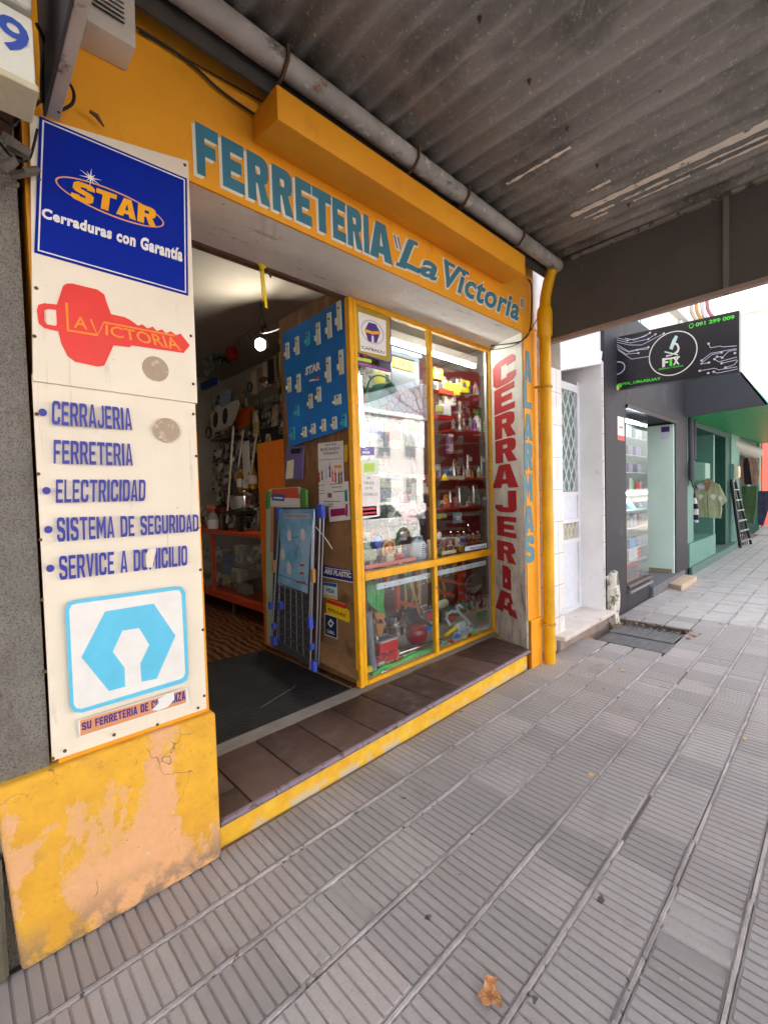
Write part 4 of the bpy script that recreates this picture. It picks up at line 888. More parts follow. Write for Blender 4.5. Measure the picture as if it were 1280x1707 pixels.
# folded clothes dryer leaning on the cardboard
dr = T('clothes_dryer', 'folded steel clothes dryer with blue joints and a blue picture sheet leaning by the door', 'clothes dryer', (1.93, 3.0, .13))
def ln(name, a, b, r, mat, par=dr, n=8):
    m = MB(); m.tube([a, b], r, n); return m.build(name, mat, par, True)
clip = P('clip_blue', (62, 84, 196), .35)
rods = [((1.930,2.727,1.412), (1.860,2.753,0.231), .008), ((1.950,2.681,1.403), (1.900,2.742,0.222), .008), ((1.960,2.652,1.394), (1.920,2.730,0.256), .007), ((1.920,3.193,1.402), (1.880,3.329,0.297), .007), ((1.930,3.156,1.392), (1.900,3.286,0.301), .006), ((1.920,2.729,1.404), (1.870,2.763,0.539), .006)]
dsteel = M('dryer_steel', (150, 156, 170), .3, .06, metal=.7)
for a, b, r in rods: ln('tube', a, b, r * .9, dsteel)
for q, x in (((534, 852, 10, 12), 1.945), ((467, 855, 7, 12), 1.92), ((519, 1038, 4, 9), 1.872), ((522, 1110, 8, 9), 1.88), ((455, 1010, 4, 5), 1.90), ((468, 1010, 4, 5), 1.90), ((457, 1070, 6, 6), 1.885), ((457, 1044, 4, 4), 1.89), ((520, 1078, 3, 4), 1.88)):
    pass
def clipbox(c, hy, hz): 
    m = MB(); m.box(c[0] - .018, c[0] + .018, c[1] - hy, c[1] + hy, c[2] - hz, c[2] + hz, .008, 2); m.build('joint', clip, dr, True)
for c, hy, hz in (((1.945,2.668,1.394), .035, .05), ((1.920,3.186,1.373), .03, .05), ((1.872,2.749,0.577), .018, .045), ((1.880,2.742,0.255), .03, .04), ((1.900,3.350,0.601), .02, .03), ((1.900,3.197,0.625), .02, .03), ((1.885,3.297,0.323), .035, .035), ((1.890,3.297,0.442), .02, .025), ((1.880,2.748,0.397), .014, .025)): clipbox(c, hy, hz)
for (a, b) in ((525, 975), (470, 945)):
    pass
for q in ((1.900,2.730,0.921), (1.900,3.277,0.940)):
    m = MB(); m.box(q[0] - .014, q[0] + .014, q[1] - .016, q[1] + .016, q[2] - .05, q[2] + .05, .004); m.build('tape', P('tan_tape', (190, 140, 90)), dr)
for i in range(5):
    t = i / 4
    ln('wire_rail', (1.905,3.320,0.730), (1.905,2.827,0.710), .003, dark) if i == 0 else None
for (a, b) in (((1.900,3.322,0.591), (1.900,2.812,0.577)), ((1.905,3.306,0.782), (1.905,2.823,0.765)), ((1.895,3.317,0.406), (1.895,2.804,0.349)), ((1.905,3.291,0.859), (1.905,2.818,0.843))):
    ln('wire_rail', a, b, .004, M('dark_rail', (70, 72, 78), .4))
for i in range(9):
    t = i / 8; A_ = Vector((1.900,3.281,0.885)).lerp(Vector((1.890,3.323,0.346)), t); B2_ = Vector((1.900,2.803,0.845)).lerp(Vector((1.880,2.778,0.291)), t)
    ln('wire_rail', A_, B2_, .0035, M('dark_rail', (70, 72, 78), .4))
for i in range(5):
    t = (i + 1) / 6; A_ = Vector((1.905,3.280,0.885)).lerp(Vector((1.905,2.811,0.844)), t); B2_ = Vector((1.900,3.331,0.342)).lerp(Vector((1.890,2.793,0.285)), t)
    ln('wire_rail', A_, B2_, .003, dsteel)
m = MB(); m.slab(sid(1.925)[0], [(3.293,1.421),(2.675,1.421),(2.887,0.214),(3.411,0.237)], (-1, 0, 0), .003, (), -.006); m.build('mesh_panel', M('grey_mesh', (74, 72, 72), .7, .1, 10), dr)
m = MB(); m.slab(sid(1.90)[0], [(3.170,1.406),(2.683,1.412),(2.753,1.147),(2.809,0.777),(3.232,0.797),(3.164,1.123)], (-1, 0, 0), .001, (), .0)
q_ = NB('sky_blue_print'); zz = q_.xyz()[2]; q_.col(q_.mix(q_.ramp(q_.noise(5, 2), .35, .65), lin((88, 156, 204)), lin((150, 190, 220)))); q_.b.inputs['Roughness'].default_value = .3
ps = m.build('picture_sheet', q_.m, dr)
sp3 = sid(1.90)
text(sp3, 'CLOTH DRYER', [(3.119,1.336),(2.732,1.344),(2.728,1.374),(3.112,1.373)], white, ps, .06, 0, .002)
text(sp3, 'CLOTH DRYER', [(3.116,1.339),(2.738,1.346),(2.732,1.370),(3.109,1.369)], P('crimson_ink', (200, 50, 80)), ps, .02, 0, .003)
for c in [(3.028,1.204),(2.842,1.221),(3.135,1.050),(3.052,0.947)]:
    flat(sp3, ell(c[0], c[1], .03, .055 if c[1] < 1.05 else .045, 20), 'round_picture', P('pale_print', (214, 206, 210)), ps, .0016, .0004)
m = MB()
for q in ([(2.999,1.187),(2.910,1.200),(2.882,1.149)], [(2.914,1.138),(2.970,1.018)], [(2.906,1.138),(2.873,1.044)], [(2.983,1.188),(2.995,1.241)]):
    m.slab(sp3[0], ribbon(q, .006), sp3[1], .0003, (), .0022)
m.build('printed_dryer', P('steel_blue_ink', (70, 100, 150)), ps)
for q in ([(2.898,0.978),(2.839,0.981),(2.838,0.996),(2.897,0.993)], [(2.905,0.915),(2.846,0.919),(2.845,0.934),(2.904,0.930)], [(2.957,0.844),(2.829,0.849),(2.828,0.864),(2.956,0.859)]):
    flat(sp3, q, 'crimson_print', P('crimson_ink', (200, 50, 80)), ps, .0018, .0004)
cable('white_tie', [(1.920,2.706,1.281), (1.900,2.574,1.211), (1.900,2.489,1.136)], .003, 'thin white cable tie sticking out from the clothes dryer', mat=white)
# boxed ironing board cover behind the dryer
ib = T('ironing_board_pack', 'packed ironing board cover with red and white header behind the clothes dryer', 'package', (2.0, 3.4, .13))
m = MB(); m.slab(sid(1.99)[0], [(3.526,1.507),(3.498,1.562),(3.438,1.580),(3.046,1.582),(2.998,1.567),(2.981,1.539),(3.001,1.270),(3.563,0.203),(3.612,0.213),(3.592,0.738)], (-1, 0, 0), .02, (), -.025); m.build('pack', P('pale_green_pack', (176, 196, 176)), ib)
flat(sid(1.99), [(3.448,1.506),(3.420,1.574),(3.030,1.576),(3.019,1.499),(3.022,1.449),(3.445,1.496)], 'red_header', P('brick_print', (206, 80, 52)), ib, -.004, .002)
flat(sid(1.99), [(3.459,1.431),(3.000,1.417),(2.995,1.489),(3.444,1.506)], 'white_label', paper, ib, -.0015, .001)
flat(sid(1.99), [(3.427,1.481),(3.234,1.469),(3.218,1.526),(3.413,1.533)], 'blue_badge', blue, ib, .0, .001)
flat(sid(1.99), [(3.397,1.495),(3.251,1.487),(3.248,1.503),(3.392,1.509)], 'badge_print', white, ib, .002, .0005)
flat(sid(1.99), [(3.490,1.034),(3.404,1.020),(3.328,1.426),(3.450,1.431)], 'pink_panel', P('salmon_panel', (206, 140, 116)), ib, -.003, .001)
for q in ([(3.522,1.457),(3.489,1.557),(3.450,1.560),(3.470,1.416),(3.510,1.406)], [(2.982,1.516),(2.958,1.570),(2.896,1.555),(2.897,1.417),(2.979,1.417)]):
    m = MB(); m.slab(sid(1.985)[0], q, (-1, 0, 0), .02, (), -.01); m.build('green_corner', P('leaf_green', (84, 140, 70)), ib)
m = MB(); m.box(2.075, 2.115, 3.34, 3.80, .13, 2.0); tag(m.build('orange_board', M('orange_laminate', (216, 112, 20), .45), None), 'tall orange board standing beyond the blue display board', 'board')
pk = T('blister_pack', 'purple and white blister pack hanging below the blue board', 'package', (2.04, 3.25, 1.7))
m = MB(); m.slab(sid(2.04)[0], [(3.240,1.923),(2.998,1.900),(3.039,1.646),(3.300,1.643)], (-1, 0, 0), .012, (), -.012); m.build('card', P('mauve_card', (110, 96, 150)), pk)
flat(sid(2.04), [(3.235,1.800),(3.142,1.807),(3.165,1.658),(3.272,1.656)], 'clear_window', cream, pk, .001, .004); flat(sid(2.04), [(3.175,1.895),(3.036,1.889),(3.051,1.849),(3.178,1.857)], 'dark_window', dark, pk, .001, .004)
# rubber mat and ribbon
dm = T('door_mat', 'large black rubber mat lying inside the doorway', 'mat', (1.3, 3.0, .122))
m = MB(); m.slab(lambda u, v: (u, v, .124), [(.75, 2.452), (1.985, 2.452), (2.0, 3.66), (1.48, 3.74), (.8, 3.70)], (0, 0, 1), .010); m.build('sheet', m_mat(), dm)
m = MB(); m.slab(lambda u, v: (u, v, .134), [(1.0, 3.1), (1.14, 3.16), (1.14, 3.165), (1.0, 3.105)], (0, 0, 1), .001); m.slab(lambda u, v: (u, v, .134), [(1.40, 2.66), (1.75, 2.78), (1.75, 2.784), (1.40, 2.665)], (0, 0, 1), .001); m.build('scratch', M('scuff', (150, 150, 148)), dm)
m = MB(); m.box(2.0, 2.01, 2.46, 3.66, .122, .137); m.build('edge_strip', P('tan_edge', (140, 116, 90)), dm)
rbn = T('yellow_ribbon', 'yellow plastic ribbon tied to a hook under the door lintel', 'ribbon', (1.402,2.420,2.880))
m = MB(); a = Vector((1.402,2.420,2.873)); b = Vector((1.418,2.420,2.630))
m.obox((a + b) / 2, (.011, .004, 0), (b - a) / 2, (.0, .001, 0)); m.obox((a + b) / 2 + Vector((-.012, .01, .02)), (.008, .006, 0), (b - a) * .42, (0, .001, 0)); m.build('tail', P('ribbon_yellow', (240, 214, 20), .35), rbn)
m = MB(); m.ball(a + Vector((0, 0, .0)), .018, (1, .8, 1.2)); m.tube([a + Vector((.03 * math.cos(t), .0, .012 + .022 * math.sin(t))) for t in (i * .7 for i in range(9))], .006, 6); m.build('knot', P('ribbon_yellow', (240, 214, 20)), rbn, True)
m = MB(); m.tube([a + Vector((.02, .01, .03)), a + Vector((.05, .01, -.02)), a + Vector((.06, .01, -.05))], .006, 6); m.build('hook', rust, rbn)
cable('lintel_wire', [(2.009,2.450,2.937), (2.040,2.450,2.930), (2.048,2.450,2.871)], .01, 'white bracket end hanging at the top corner of the display window', mat=cream)

# ================================================================ goods in the display window
def boxr(name, r, y, d, mat, label, cat, face=None, fmat=None, group=None, txt=None, tmat=None, b=.004, parent=None):
    x0, x1, z0, z1 = r; m = MB(); m.box(x0, x1, y, y + d, z0, z1, min(b, abs(x1 - x0) * .2))
    if cat in ('box', 'packet', 'pack', 'card', 'carton', 'bag'): mat = printed(mat)
    if face or txt:
        t = T(name, label, cat, ((x0 + x1) / 2, y + d / 2, z0), 0, group); o = m.build('body', mat, t)
        if face: flat(fac(y), rect((x0 + (x1 - x0) * face[0], x0 + (x1 - x0) * face[1], z0 + (z1 - z0) * face[2], z0 + (z1 - z0) * face[3])), 'label_panel', fmat, t, .0008, .0008)
        if txt: text(fac(y), txt[0], (x0 + (x1 - x0) * txt[1], x0 + (x1 - x0) * txt[2], z0 + (z1 - z0) * txt[3], z0 + (z1 - z0) * txt[4]), tmat, t, .02, 0, .003)
        return t
    return tag(m.build(name, mat, None), label, cat, group)
def lathe_t(name, parts, c, label, cat, ax=(0, 0, 1), group=None, n=18):
    t = T(name, label, cat, c, 0, group)
    for nm, prof, mat in parts:
        m = MB(); m.lathe(prof, c, ax, n); m.build(nm, mat, t, True)
    return t
# glass stickers
g2 = fac(YW + .004)
cf = T('window_sticker', 'olive and white CAFBADU sticker with a purple hexagon at the top corner of the pane', 'sticker', (2.25, YW, 2.6))
flat(g2, [(2.109,2.817),(2.123,2.835),(2.145,2.842),(2.439,2.848),(2.459,2.840),(2.465,2.825),(2.459,2.503),(2.444,2.486),(2.418,2.485),(2.125,2.500),(2.105,2.507),(2.100,2.521)], 'backing', purple, cf, .001, .0006)
flat(g2, [(2.118,2.816),(2.130,2.830),(2.147,2.836),(2.432,2.841),(2.448,2.834),(2.453,2.820),(2.446,2.512),(2.434,2.495),(2.415,2.494),(2.128,2.508),(2.112,2.516),(2.108,2.529)], 'olive_frame', olive, cf, .0018, .0004)
flat(g2, [(2.137,2.792),(2.410,2.795),(2.402,2.532),(2.147,2.522)], 'white_field', white, cf, .0024, .0004)
c = [(2.271,2.679),(2.387,2.694),(2.275,2.764)]; ra, rb_ = c[1][0] - c[0][0], c[2][1] - c[0][1]
flat(g2, ell(c[0][0], c[0][1], ra, rb_), 'ring', P('ring_grey', (190, 190, 206)), cf, .003, .0003, [ell(c[0][0], c[0][1], ra * .86, rb_ * .86)])
flat(g2, [(2.195,2.678),(2.234,2.741),(2.305,2.744),(2.348,2.695),(2.309,2.611),(2.281,2.607),(2.280,2.652),(2.260,2.655),(2.258,2.604),(2.225,2.606)], 'hexagon', purple, cf, .003, .0004)
flat(g2, [(2.192,2.685),(2.265,2.683),(2.348,2.704),(2.350,2.681),(2.268,2.662),(2.192,2.664)], 'gold_band', gold, cf, .0036, .0003)
text(g2, 'CAFBADU', [(2.158,2.539),(2.387,2.544),(2.388,2.565),(2.159,2.560)], P('violet_ink', (80, 66, 120)), cf, .02, 0, .0036)
stp = T('window_sticker', 'purple strip sticker reading SU FERRETERIA DE CONFIANZA with a green tab', 'sticker', (2.25, YW, 2.38))
flat(g2, [(2.100,2.445),(2.454,2.446),(2.452,2.417),(2.099,2.419)], 'strip', purple, stp, .001, .0005); flat(g2, [(2.101,2.473),(2.253,2.479),(2.252,2.455),(2.100,2.450)], 'green_tab', P('lime_print', (176, 206, 80)), stp, .001, .0005)
text(g2, 'SU FERRETERIA DE CONFIANZA', [(2.104,2.423),(2.445,2.424),(2.445,2.440),(2.104,2.439)], pink, stp, .02, 0, .002)
def gs(name, pts, mat, label): return sticker(name, pts, mat, label, 'sticker', .001, g2)
a = gs('window_sticker', [(2.105,1.843),(2.256,1.851),(2.253,1.791),(2.103,1.783)], P('lilac_print', (120, 110, 190)), 'lilac sticker with small white print on the left edge of the pane')
flat(g2, [(2.137,1.797),(2.208,1.800),(2.208,1.816),(2.138,1.813)], 'small_print', white, a, .002, .0004); flat(g2, [(2.156,1.827),(2.193,1.828),(2.193,1.834),(2.156,1.832)], 'small_print', white, a, .002, .0004)
a = gs('window_sticker', [(2.101,1.747),(2.299,1.756),(2.295,1.651),(2.101,1.646)], P('mint_print', (206, 226, 206)), 'mint square sticker with a green bubble on the pane')
flat(g2, [(2.148,1.726),(2.251,1.736),(2.248,1.671),(2.146,1.665)], 'green_bubble', P('lime_print', (176, 206, 80)), a, .002, .0004)
a = gs('sale_notice', [(2.101,1.642),(2.302,1.644),(2.292,1.345),(2.099,1.329)], paper, 'white SE VENDE notice taped inside the left pane')
for s, q in (('SE', [(2.172,1.616),(2.205,1.616),(2.206,1.634),(2.172,1.634)]), ('VENDE', [(2.142,1.578),(2.238,1.577),(2.239,1.597),(2.143,1.598)]), ('ESTE', [(2.158,1.543),(2.224,1.542),(2.225,1.559),(2.158,1.559)]), ('COMERCIO', [(2.130,1.494),(2.273,1.495),(2.274,1.516),(2.131,1.515)])): text(g2, s, q, gi, a, .0, 0, .003)
a = gs('window_sticker', [(2.112,1.418),(2.257,1.420),(2.257,1.353),(2.116,1.350)], P('pale_pink_print', (226, 200, 206)), 'pale pink sticker with two red lines under the white notice')
flat(g2, [(2.121,1.407),(2.246,1.409),(2.246,1.394),(2.120,1.393)], 'red_line', P('crimson_ink', (200, 50, 80)), a, .002, .0003); flat(g2, [(2.119,1.376),(2.248,1.379),(2.247,1.365),(2.121,1.362)], 'red_line', P('crimson_ink', (200, 50, 80)), a, .002, .0003)
a = gs('window_sticker', [(3.336,1.008),(3.685,1.010),(3.684,0.967),(3.335,0.968)], P('white_blue_print', (214, 222, 236)), 'white strip sticker reading FILM PLASTICO above the right transom')
text(g2, 'FILM PLASTICO', [(3.413,0.976),(3.660,0.974),(3.661,0.992),(3.414,0.993)], blue, a, .03, 0, .003)
# lamp
fl_ = T('fluorescent_lamp', 'lit fluorescent tube lamp under the top of the display window', 'lamp', (2.9, 2.7, 2.55))
A, B_ = Vector((2.691,2.720,2.821)), Vector((4.000,2.720,2.777)); A.z = B_.z = (A.z + B_.z) / 2
m = MB(); m.tube([A, B_], .016, 12); m.build('tube', EM('lit_tube', (255, 255, 250), 17), fl_, True)
m = MB(); m.box(A.x - .03, B_.x + .03, 2.70, 2.78, A.z + .022, A.z + .10, .006); m.build('fitting', M('grey_white_metal', (190, 192, 192), .4), fl_)
for x in (A.x, B_.x):
    m = MB(); m.box(x - .012, x + .012, 2.705, 2.735, A.z - .018, A.z + .03, .004); m.build('holder', white, fl_)
l2 = T('fluorescent_lamp', 'short lit tube lamp upright at the left edge of the window', 'lamp', (2.15, 2.5, 1.6))
A, B_ = Vector((2.188,2.470,2.361)), Vector((2.207,2.470,1.840)); m = MB(); m.tube([A, B_], .011, 10); m.build('tube', EM('lit_tube_soft', (255, 255, 250), 5), l2, True)
m = MB(); m.box(A.x - .02, A.x + .02, 2.485, 2.505, B_.z - .05, A.z + .05, .004); m.build('fitting', white, l2)
# mailbox
mb = T('mailbox', 'dark grey mailbox with a yellow CARTAS plate inside the window', 'mailbox', (2.6, 2.95, 2.2))
r = (2.999,3.402,2.479,2.849); gm = P('dark_grey_enamel', (92, 98, 106), .35)
m = MB(); m.box(r[0], r[1], 2.95, 3.12, r[2] - .20, r[3], .02, 3); m.build('body', gm, mb, True)
m = MB(); m.box(r[0] - .01, r[1] + .012, 2.93, 3.12, r[3] - .02, r[3] + .012, .006, 2); m.build('lid', P('pale_enamel', (176, 190, 190), .3), mb, True)
q = (3.017,3.308,2.677,2.768); m = MB(); m.box(q[0], q[1], 2.936, 2.951, q[2], q[3], .003); pl_ = m.build('plate', yellow, mb)
text(fac(2.936), 'CARTAS', (q[0] + .01, q[1] - .01, q[2] + .014, q[3] - .016), black_ink, pl_, .03, 0, .001)
m = MB(); m.box(q[0], q[1] + .01, 2.944, 2.951, q[3] + .012, q[3] + .03, .002); m.build('slot', dark, mb)
m = MB(); m.box(r[1] + .0, r[1] + .03, 2.94, 3.0, r[2] - .1, r[2] + .1, .006); m.build('hinge', P('pale_enamel', (176, 190, 190)), mb)
boxr('light_bulb_box', (2.479,2.844,2.388,2.575), 2.8, .12, P('pale_box_print', (206, 204, 198)), 'pale printed carton with a yellow window under the olive sticker', 'box', (.45, .8, .25, .85), P('lime_yellow_print', (206, 200, 90)))
bs = T('plastic_basin', 'teal plastic basin lying on its side behind the left pane', 'basin', (2.35, 2.75, 1.95))
c = (2.603,2.780,2.318); m = MB(); m.lathe([(.10, 0), (.13, .06), (.145, .13), (.155, .135), (.15, .12), (.12, .02), (.06, .01)], c, (.3, -.85, -.35), 24); m.build('bowl', P('teal_plastic', (20, 130, 110), .3), bs, True)
m = MB(); m.tube([Vector(c) + Vector((.16 * math.cos(t), -.10, .16 * math.sin(t))) for t in (i * math.pi / 12 for i in range(24))], .008, 6, closed=True); m.build('rim', P('teal_plastic', (20, 130, 110), .3), bs, True)
pnl = T('stand_in_panel', 'mint and pink patterned stand-in panel slanting across the left pane', 'cover', (2.5, 2.62, 1.8))
m = MB(); m.slab(fac(2.62)[0], [(2.344,2.203),(2.515,2.263),(2.767,2.362),(3.062,2.469),(3.104,2.459),(3.100,2.146),(2.949,2.154),(2.699,2.161),(2.611,2.167),(2.349,2.154)], (0, -1, 0), .02, (), -.02); m.build('patterned_face', m_pattern(), pnl)  # panel put in for the tinted slanting patch in the pane
fh = T('fan_heater', 'pale blue fan heater standing on the clear shelf of the window', 'heater', (2.932,2.620,0.897))
c = Vector((2.959,2.640,1.009)); m = MB(); m.ball(c, .085, (1.12, .62, 1.18), 3); m.build('body', paleblue, fh, True)
m = MB(); m.ball(c + Vector((.025, -.03, -.005)), .06, (.75, .6, 1.15), 3); m.build('grille', P('blue_grey_grille', (110, 122, 160), .4), fh, True)
for i in range(6):
    m = MB(); z = c.z - .05 + i * .018; m.tube([(c.x + .025 - .04, c.y - .058, z), (c.x + .025, c.y - .072, z), (c.x + .025 + .04, c.y - .058, z)], .003, 5); m.build('slat', paleblue, fh)
m = MB(); m.tube([c + Vector((-.03, 0, .09)), c + Vector((-.01, -.01, .118)), c + Vector((.03, -.01, .115)), c + Vector((.05, 0, .085))], .011, 8); m.build('handle', paleblue, fh, True)
m = MB(); m.box(c.x - .05, c.x + .05, c.y - .045, c.y + .045, .926, c.z - .06, .01, 2); m.build('foot', paleblue, fh, True)
hs_ = T('hose_coil', 'coil of cream hose with orange inside standing on the window shelf', 'hose', (2.567,2.600,0.984))
c = Vector((2.570,2.600,1.058)); m = MB(); m.tube([c + Vector(((.012 + .0075 * t) * math.cos(t), 0, (.012 + .0075 * t) * math.sin(t))) for t in (i * .3 for i in range(42))], .008, 6); m.build('coil', P('cream_hose', (226, 200, 150), .4), hs_, True)
m = MB(); m.lathe([(.085, 0), (.085, .01)], c + Vector((0, .012, 0)), (0, 1, 0), 24); m.build('backing', P('rust_orange', (200, 106, 50)), hs_)
boxr('red_tin', (2.624,2.716,0.944,1.009), 2.58, .05, red, 'small red tin with a black lid on the window shelf', 'tin', (.0, 1, .98, 1.0), dark)
boxr('black_lid_box', (2.617,2.702,1.010,1.054), 2.59, .05, dark, 'black box standing behind the small red tin', 'box')
boxr('cream_jar', (2.494,2.575,0.953,1.011), 2.56, .05, cream, 'cream jar in front of the hose coil', 'jar')
c = (2.369,2.580,1.127); lathe_t('scouring_tool', [('head', [(.05, 0), (.055, .02), (.05, .05)], P('violet_blue', (84, 92, 190))), ('hub', [(.02, -.02), (.018, .0)], green)], c, 'violet blue round brush head on the window shelf', 'brush', (.2, -1, .2))
boxr('sponge_bag', (2.249,2.386,0.995,1.147), 2.56, .05, P('pale_mint', (206, 222, 206)), 'pale bag with a printed panel standing in the left corner of the shelf', 'bag', (.15, .85, .2, .6), P('sage', (150, 176, 150)))
boxr('soap_box', (2.207,2.303,1.178,1.218), 2.52, .04, P('coral', (226, 120, 100)), 'coral box lying on the pale bag', 'box')
boxr('green_cloth', (2.337,2.505,1.088,1.173), 2.62, .05, P('dark_green_cloth', (30, 110, 80), .9), 'dark green folded cloth behind the pale bag', 'cloth')
boxr('shelf_lining', (2.181,2.745,0.955,0.983), 2.47, .004, P('red_white_edge', (226, 120, 120)), 'red and white edging strip along the clear shelf', 'edging')
boxr('spirit_level', (3.083,3.150,0.895,1.081), 2.62, .03, P('pale_wood', (220, 200, 150)), 'pale wooden level leaning by the middle post', 'level')
# rear shelf goods, left pane
for i, (l, t_, r_, b, mt, lb) in enumerate(((612, 760, 640, 800, white, 'white carton on the upper left shelf of the window'), (640, 700, 672, 760, P('pale_grey_pack', (214, 214, 218)), 'pale grey pack in the middle of the left pane'), (676, 700, 708, 770, P('ivory_pack', (222, 218, 210)), 'ivory pack next to the middle post'), (640, 790, 668, 812, P('olive_green_pack', (140, 150, 50)), 'olive green pack with a yellow base'), (672, 822, 690, 850, red, 'red pack leaning behind the left pane'), (606, 845, 625, 880, P('sky_pack', (150, 180, 214)), 'sky blue pack at the lower left of the pane'), (628, 820, 640, 870, P('navy_pack', (50, 60, 100)), 'navy tube box behind the notice'), (690, 850, 712, 890, P('violet_pack', (90, 70, 120)), 'violet pack beside the middle post'))):
    pass
boxr('carton', (2.676,2.882,1.928,2.169), 2.95, .1, P('pale_grey_pack', (190, 190, 194)), 'pale grey carton on the left shelf', 'box', (.1, .9, .5, .85), blue)
boxr('carton', (2.905,3.136,1.941,2.158), 2.95, .1, P('tan_pack', (190, 160, 120)), 'tan carton beside the pale grey carton', 'box', (.15, .85, .3, .7), red)
boxr('carton', (3.170,3.451,1.956,2.218), 2.95, .1, P('ivory_pack', (206, 202, 190)), 'ivory carton next to the middle post', 'box', (.1, .8, .55, .9), green)
boxr('carton', (2.820,3.119,1.568,1.701), 2.95, .1, P('olive_green_pack', (140, 150, 50)), 'olive carton with purple lettering panel', 'box', (.25, .85, .45, .85), purple)
boxr('carton', (3.150,3.448,1.483,1.682), 2.9, .1, P('brick_pack', (170, 80, 60)), 'brick red carton on the lower left shelf', 'box', (.1, .9, .1, .4), cream)
boxr('pink_kettle_box', (3.003,3.184,1.228,1.496), 2.85, .1, P('raspberry_pack', (190, 50, 80)), 'raspberry pack leaning behind the left pane', 'box', (.5, .95, .5, .8), white)
boxr('carton', (2.853,3.074,1.217,1.468), 2.9, .1, P('grey_green_pack', (120, 130, 120)), 'grey green carton below the olive carton', 'box')
m = MB(); m.tube([(2.763,2.800,1.261), (2.889,2.800,1.403), (3.048,2.800,1.419), (3.176,2.800,1.303)], .007, 6); tag(m.build('white_cord_loop', white, None, True), 'white flexible tube arching across the left pane', 'tube')
# right pane goods
def bottle(c, r, h, bm_, cm_, label, trig=False):
    c = Vector(c); t = T('bottle', label, 'bottle', c)
    m = MB(); m.lathe([(r * .9, 0), (r, h * .05), (r, h * .6), (r * .55, h * .72), (r * .4, h * .76)], c, (0, 0, 1), 16); m.build('body', bm_, t, True)
    m = MB(); m.lathe([(r * .46, h * .75), (r * .46, h * .86), (r * .3, h * .88)], c, (0, 0, 1), 12)
    if trig: m.hexa([(c.x - r * 1.2, c.y - r * .3, c.z + h * .88), (c.x + r * .6, c.y - r * .3, c.z + h * .88), (c.x + r * .6, c.y + r * .3, c.z + h * .88), (c.x - r * 1.2, c.y + r * .3, c.z + h * .88), (c.x - r * 1.1, c.y - r * .25, c.z + h), (c.x + r * .3, c.y - r * .25, c.z + h), (c.x + r * .3, c.y + r * .25, c.z + h), (c.x - r * 1.1, c.y + r * .25, c.z + h)])
    m.build('trigger' if trig else 'cap', cm_, t, True)
    m = MB(); m.lathe([(r * 1.01, h * .18), (r * 1.01, h * .5)], c, (0, 0, 1), 16); m.build('label_band', paper, t, True); return t
bottle((4.461,3.020,2.155), .05, .30, P('milky_plastic', (206, 214, 210), .3), P('bright_green_plastic', (80, 200, 60)), 'white spray bottle with a bright green trigger on an orange shelf', True)
bottle((4.452,3.020,2.555), .032, .26, P('spray_white', (222, 216, 210), .3), P('spray_orange', (206, 90, 40)), 'white and orange spray can at the top right of the window')
bottle((4.140,2.980,2.536), .03, .20, P('spray_red', (206, 60, 50), .3), white, 'red bottle with a white cap among the yellow packets')
bottle((4.041,2.980,2.537), .03, .22, P('water_blue', (150, 190, 214), .3), white, 'pale blue bottle behind the yellow packets')
c = (3.988,2.920,2.149); lathe_t('thermos_flask', [('flask', [(.036, 0), (.038, .01), (.038, .21), (.034, .22)], steel), ('cup', [(.037, .225), (.038, .235), (.036, .325), (.02, .335)], steel), ('band', [(.0395, .20), (.0395, .224)], grey), ('base_ring', [(.0395, .0), (.0395, .022)], grey)], c, 'tall polished steel thermos flask in the right pane', 'thermos')
boxr('packet', (3.863,4.000,2.534,2.648), 2.9, .03, yellow, 'bright yellow packet left of the thermos cap', 'packet', (.2, .8, .2, .5), P('lemon', (236, 226, 90)))
boxr('packet', (3.973,4.149,2.566,2.708), 2.88, .03, P('lime_yellow', (220, 226, 30)), 'lime yellow packet hanging right of the bright yellow packet', 'packet', (.2, .7, .1, .4), yellow)
boxr('packet', (4.109,4.279,2.549,2.694), 2.94, .04, P('dark_violet_pack', (56, 44, 90)), 'dark violet packet behind the lime packet', 'packet', (.3, .8, .15, .3), paleblue)
boxr('packet', (3.712,3.843,2.538,2.662), 2.9, .03, P('lemon_white', (226, 222, 160)), 'white packet with a lemon label beside the yellow carton', 'packet', (.1, .9, .3, .8), yellow)
boxr('carton', (3.623,3.770,2.720,2.788), 2.95, .08, P('amber_carton', (238, 196, 40)), 'amber carton at the top of the right pane', 'box', (0, 1, .75, .9), redorange)
boxr('carton', (3.621,3.818,2.668,2.718), 2.95, .08, P('orange_yellow_carton', (232, 170, 40)), 'flat orange yellow carton under the amber carton', 'box')
boxr('red_tray', (3.574,3.810,2.496,2.551), 2.85, .08, redorange, 'red tray with loose goods in the right pane', 'tray')
boxr('red_tray', (3.546,3.790,2.244,2.293), 2.85, .08, red, 'lower red tray near the middle post', 'tray')
boxr('net_bag', (3.637,3.857,2.399,2.521), 2.86, .06, P('olive_brown', (120, 106, 70), .9), 'olive brown net bag under the red tray', 'bag')
boxr('net_bag', (3.490,3.642,2.526,2.609), 2.86, .06, P('pale_sage', (190, 196, 170), .9), 'pale sage net bag beside the middle post', 'bag')
boxr('plastic_cup', (3.607,3.745,2.285,2.394), 2.84, .06, P('misty_white', (206, 214, 224), .3), 'misty white plastic tub above the lower red tray', 'tub')
boxr('plastic_cup', (3.513,3.598,2.302,2.368), 2.82, .04, P('olive_jar', (176, 176, 80), .3), 'small olive jar beside the misty white tub', 'jar')
boxr('carton', (3.793,3.876,1.914,2.116), 2.92, .04, P('lavender_box', (130, 100, 180)), 'tall lavender box with a white top in the right pane', 'box', (0, 1, .85, 1), white)
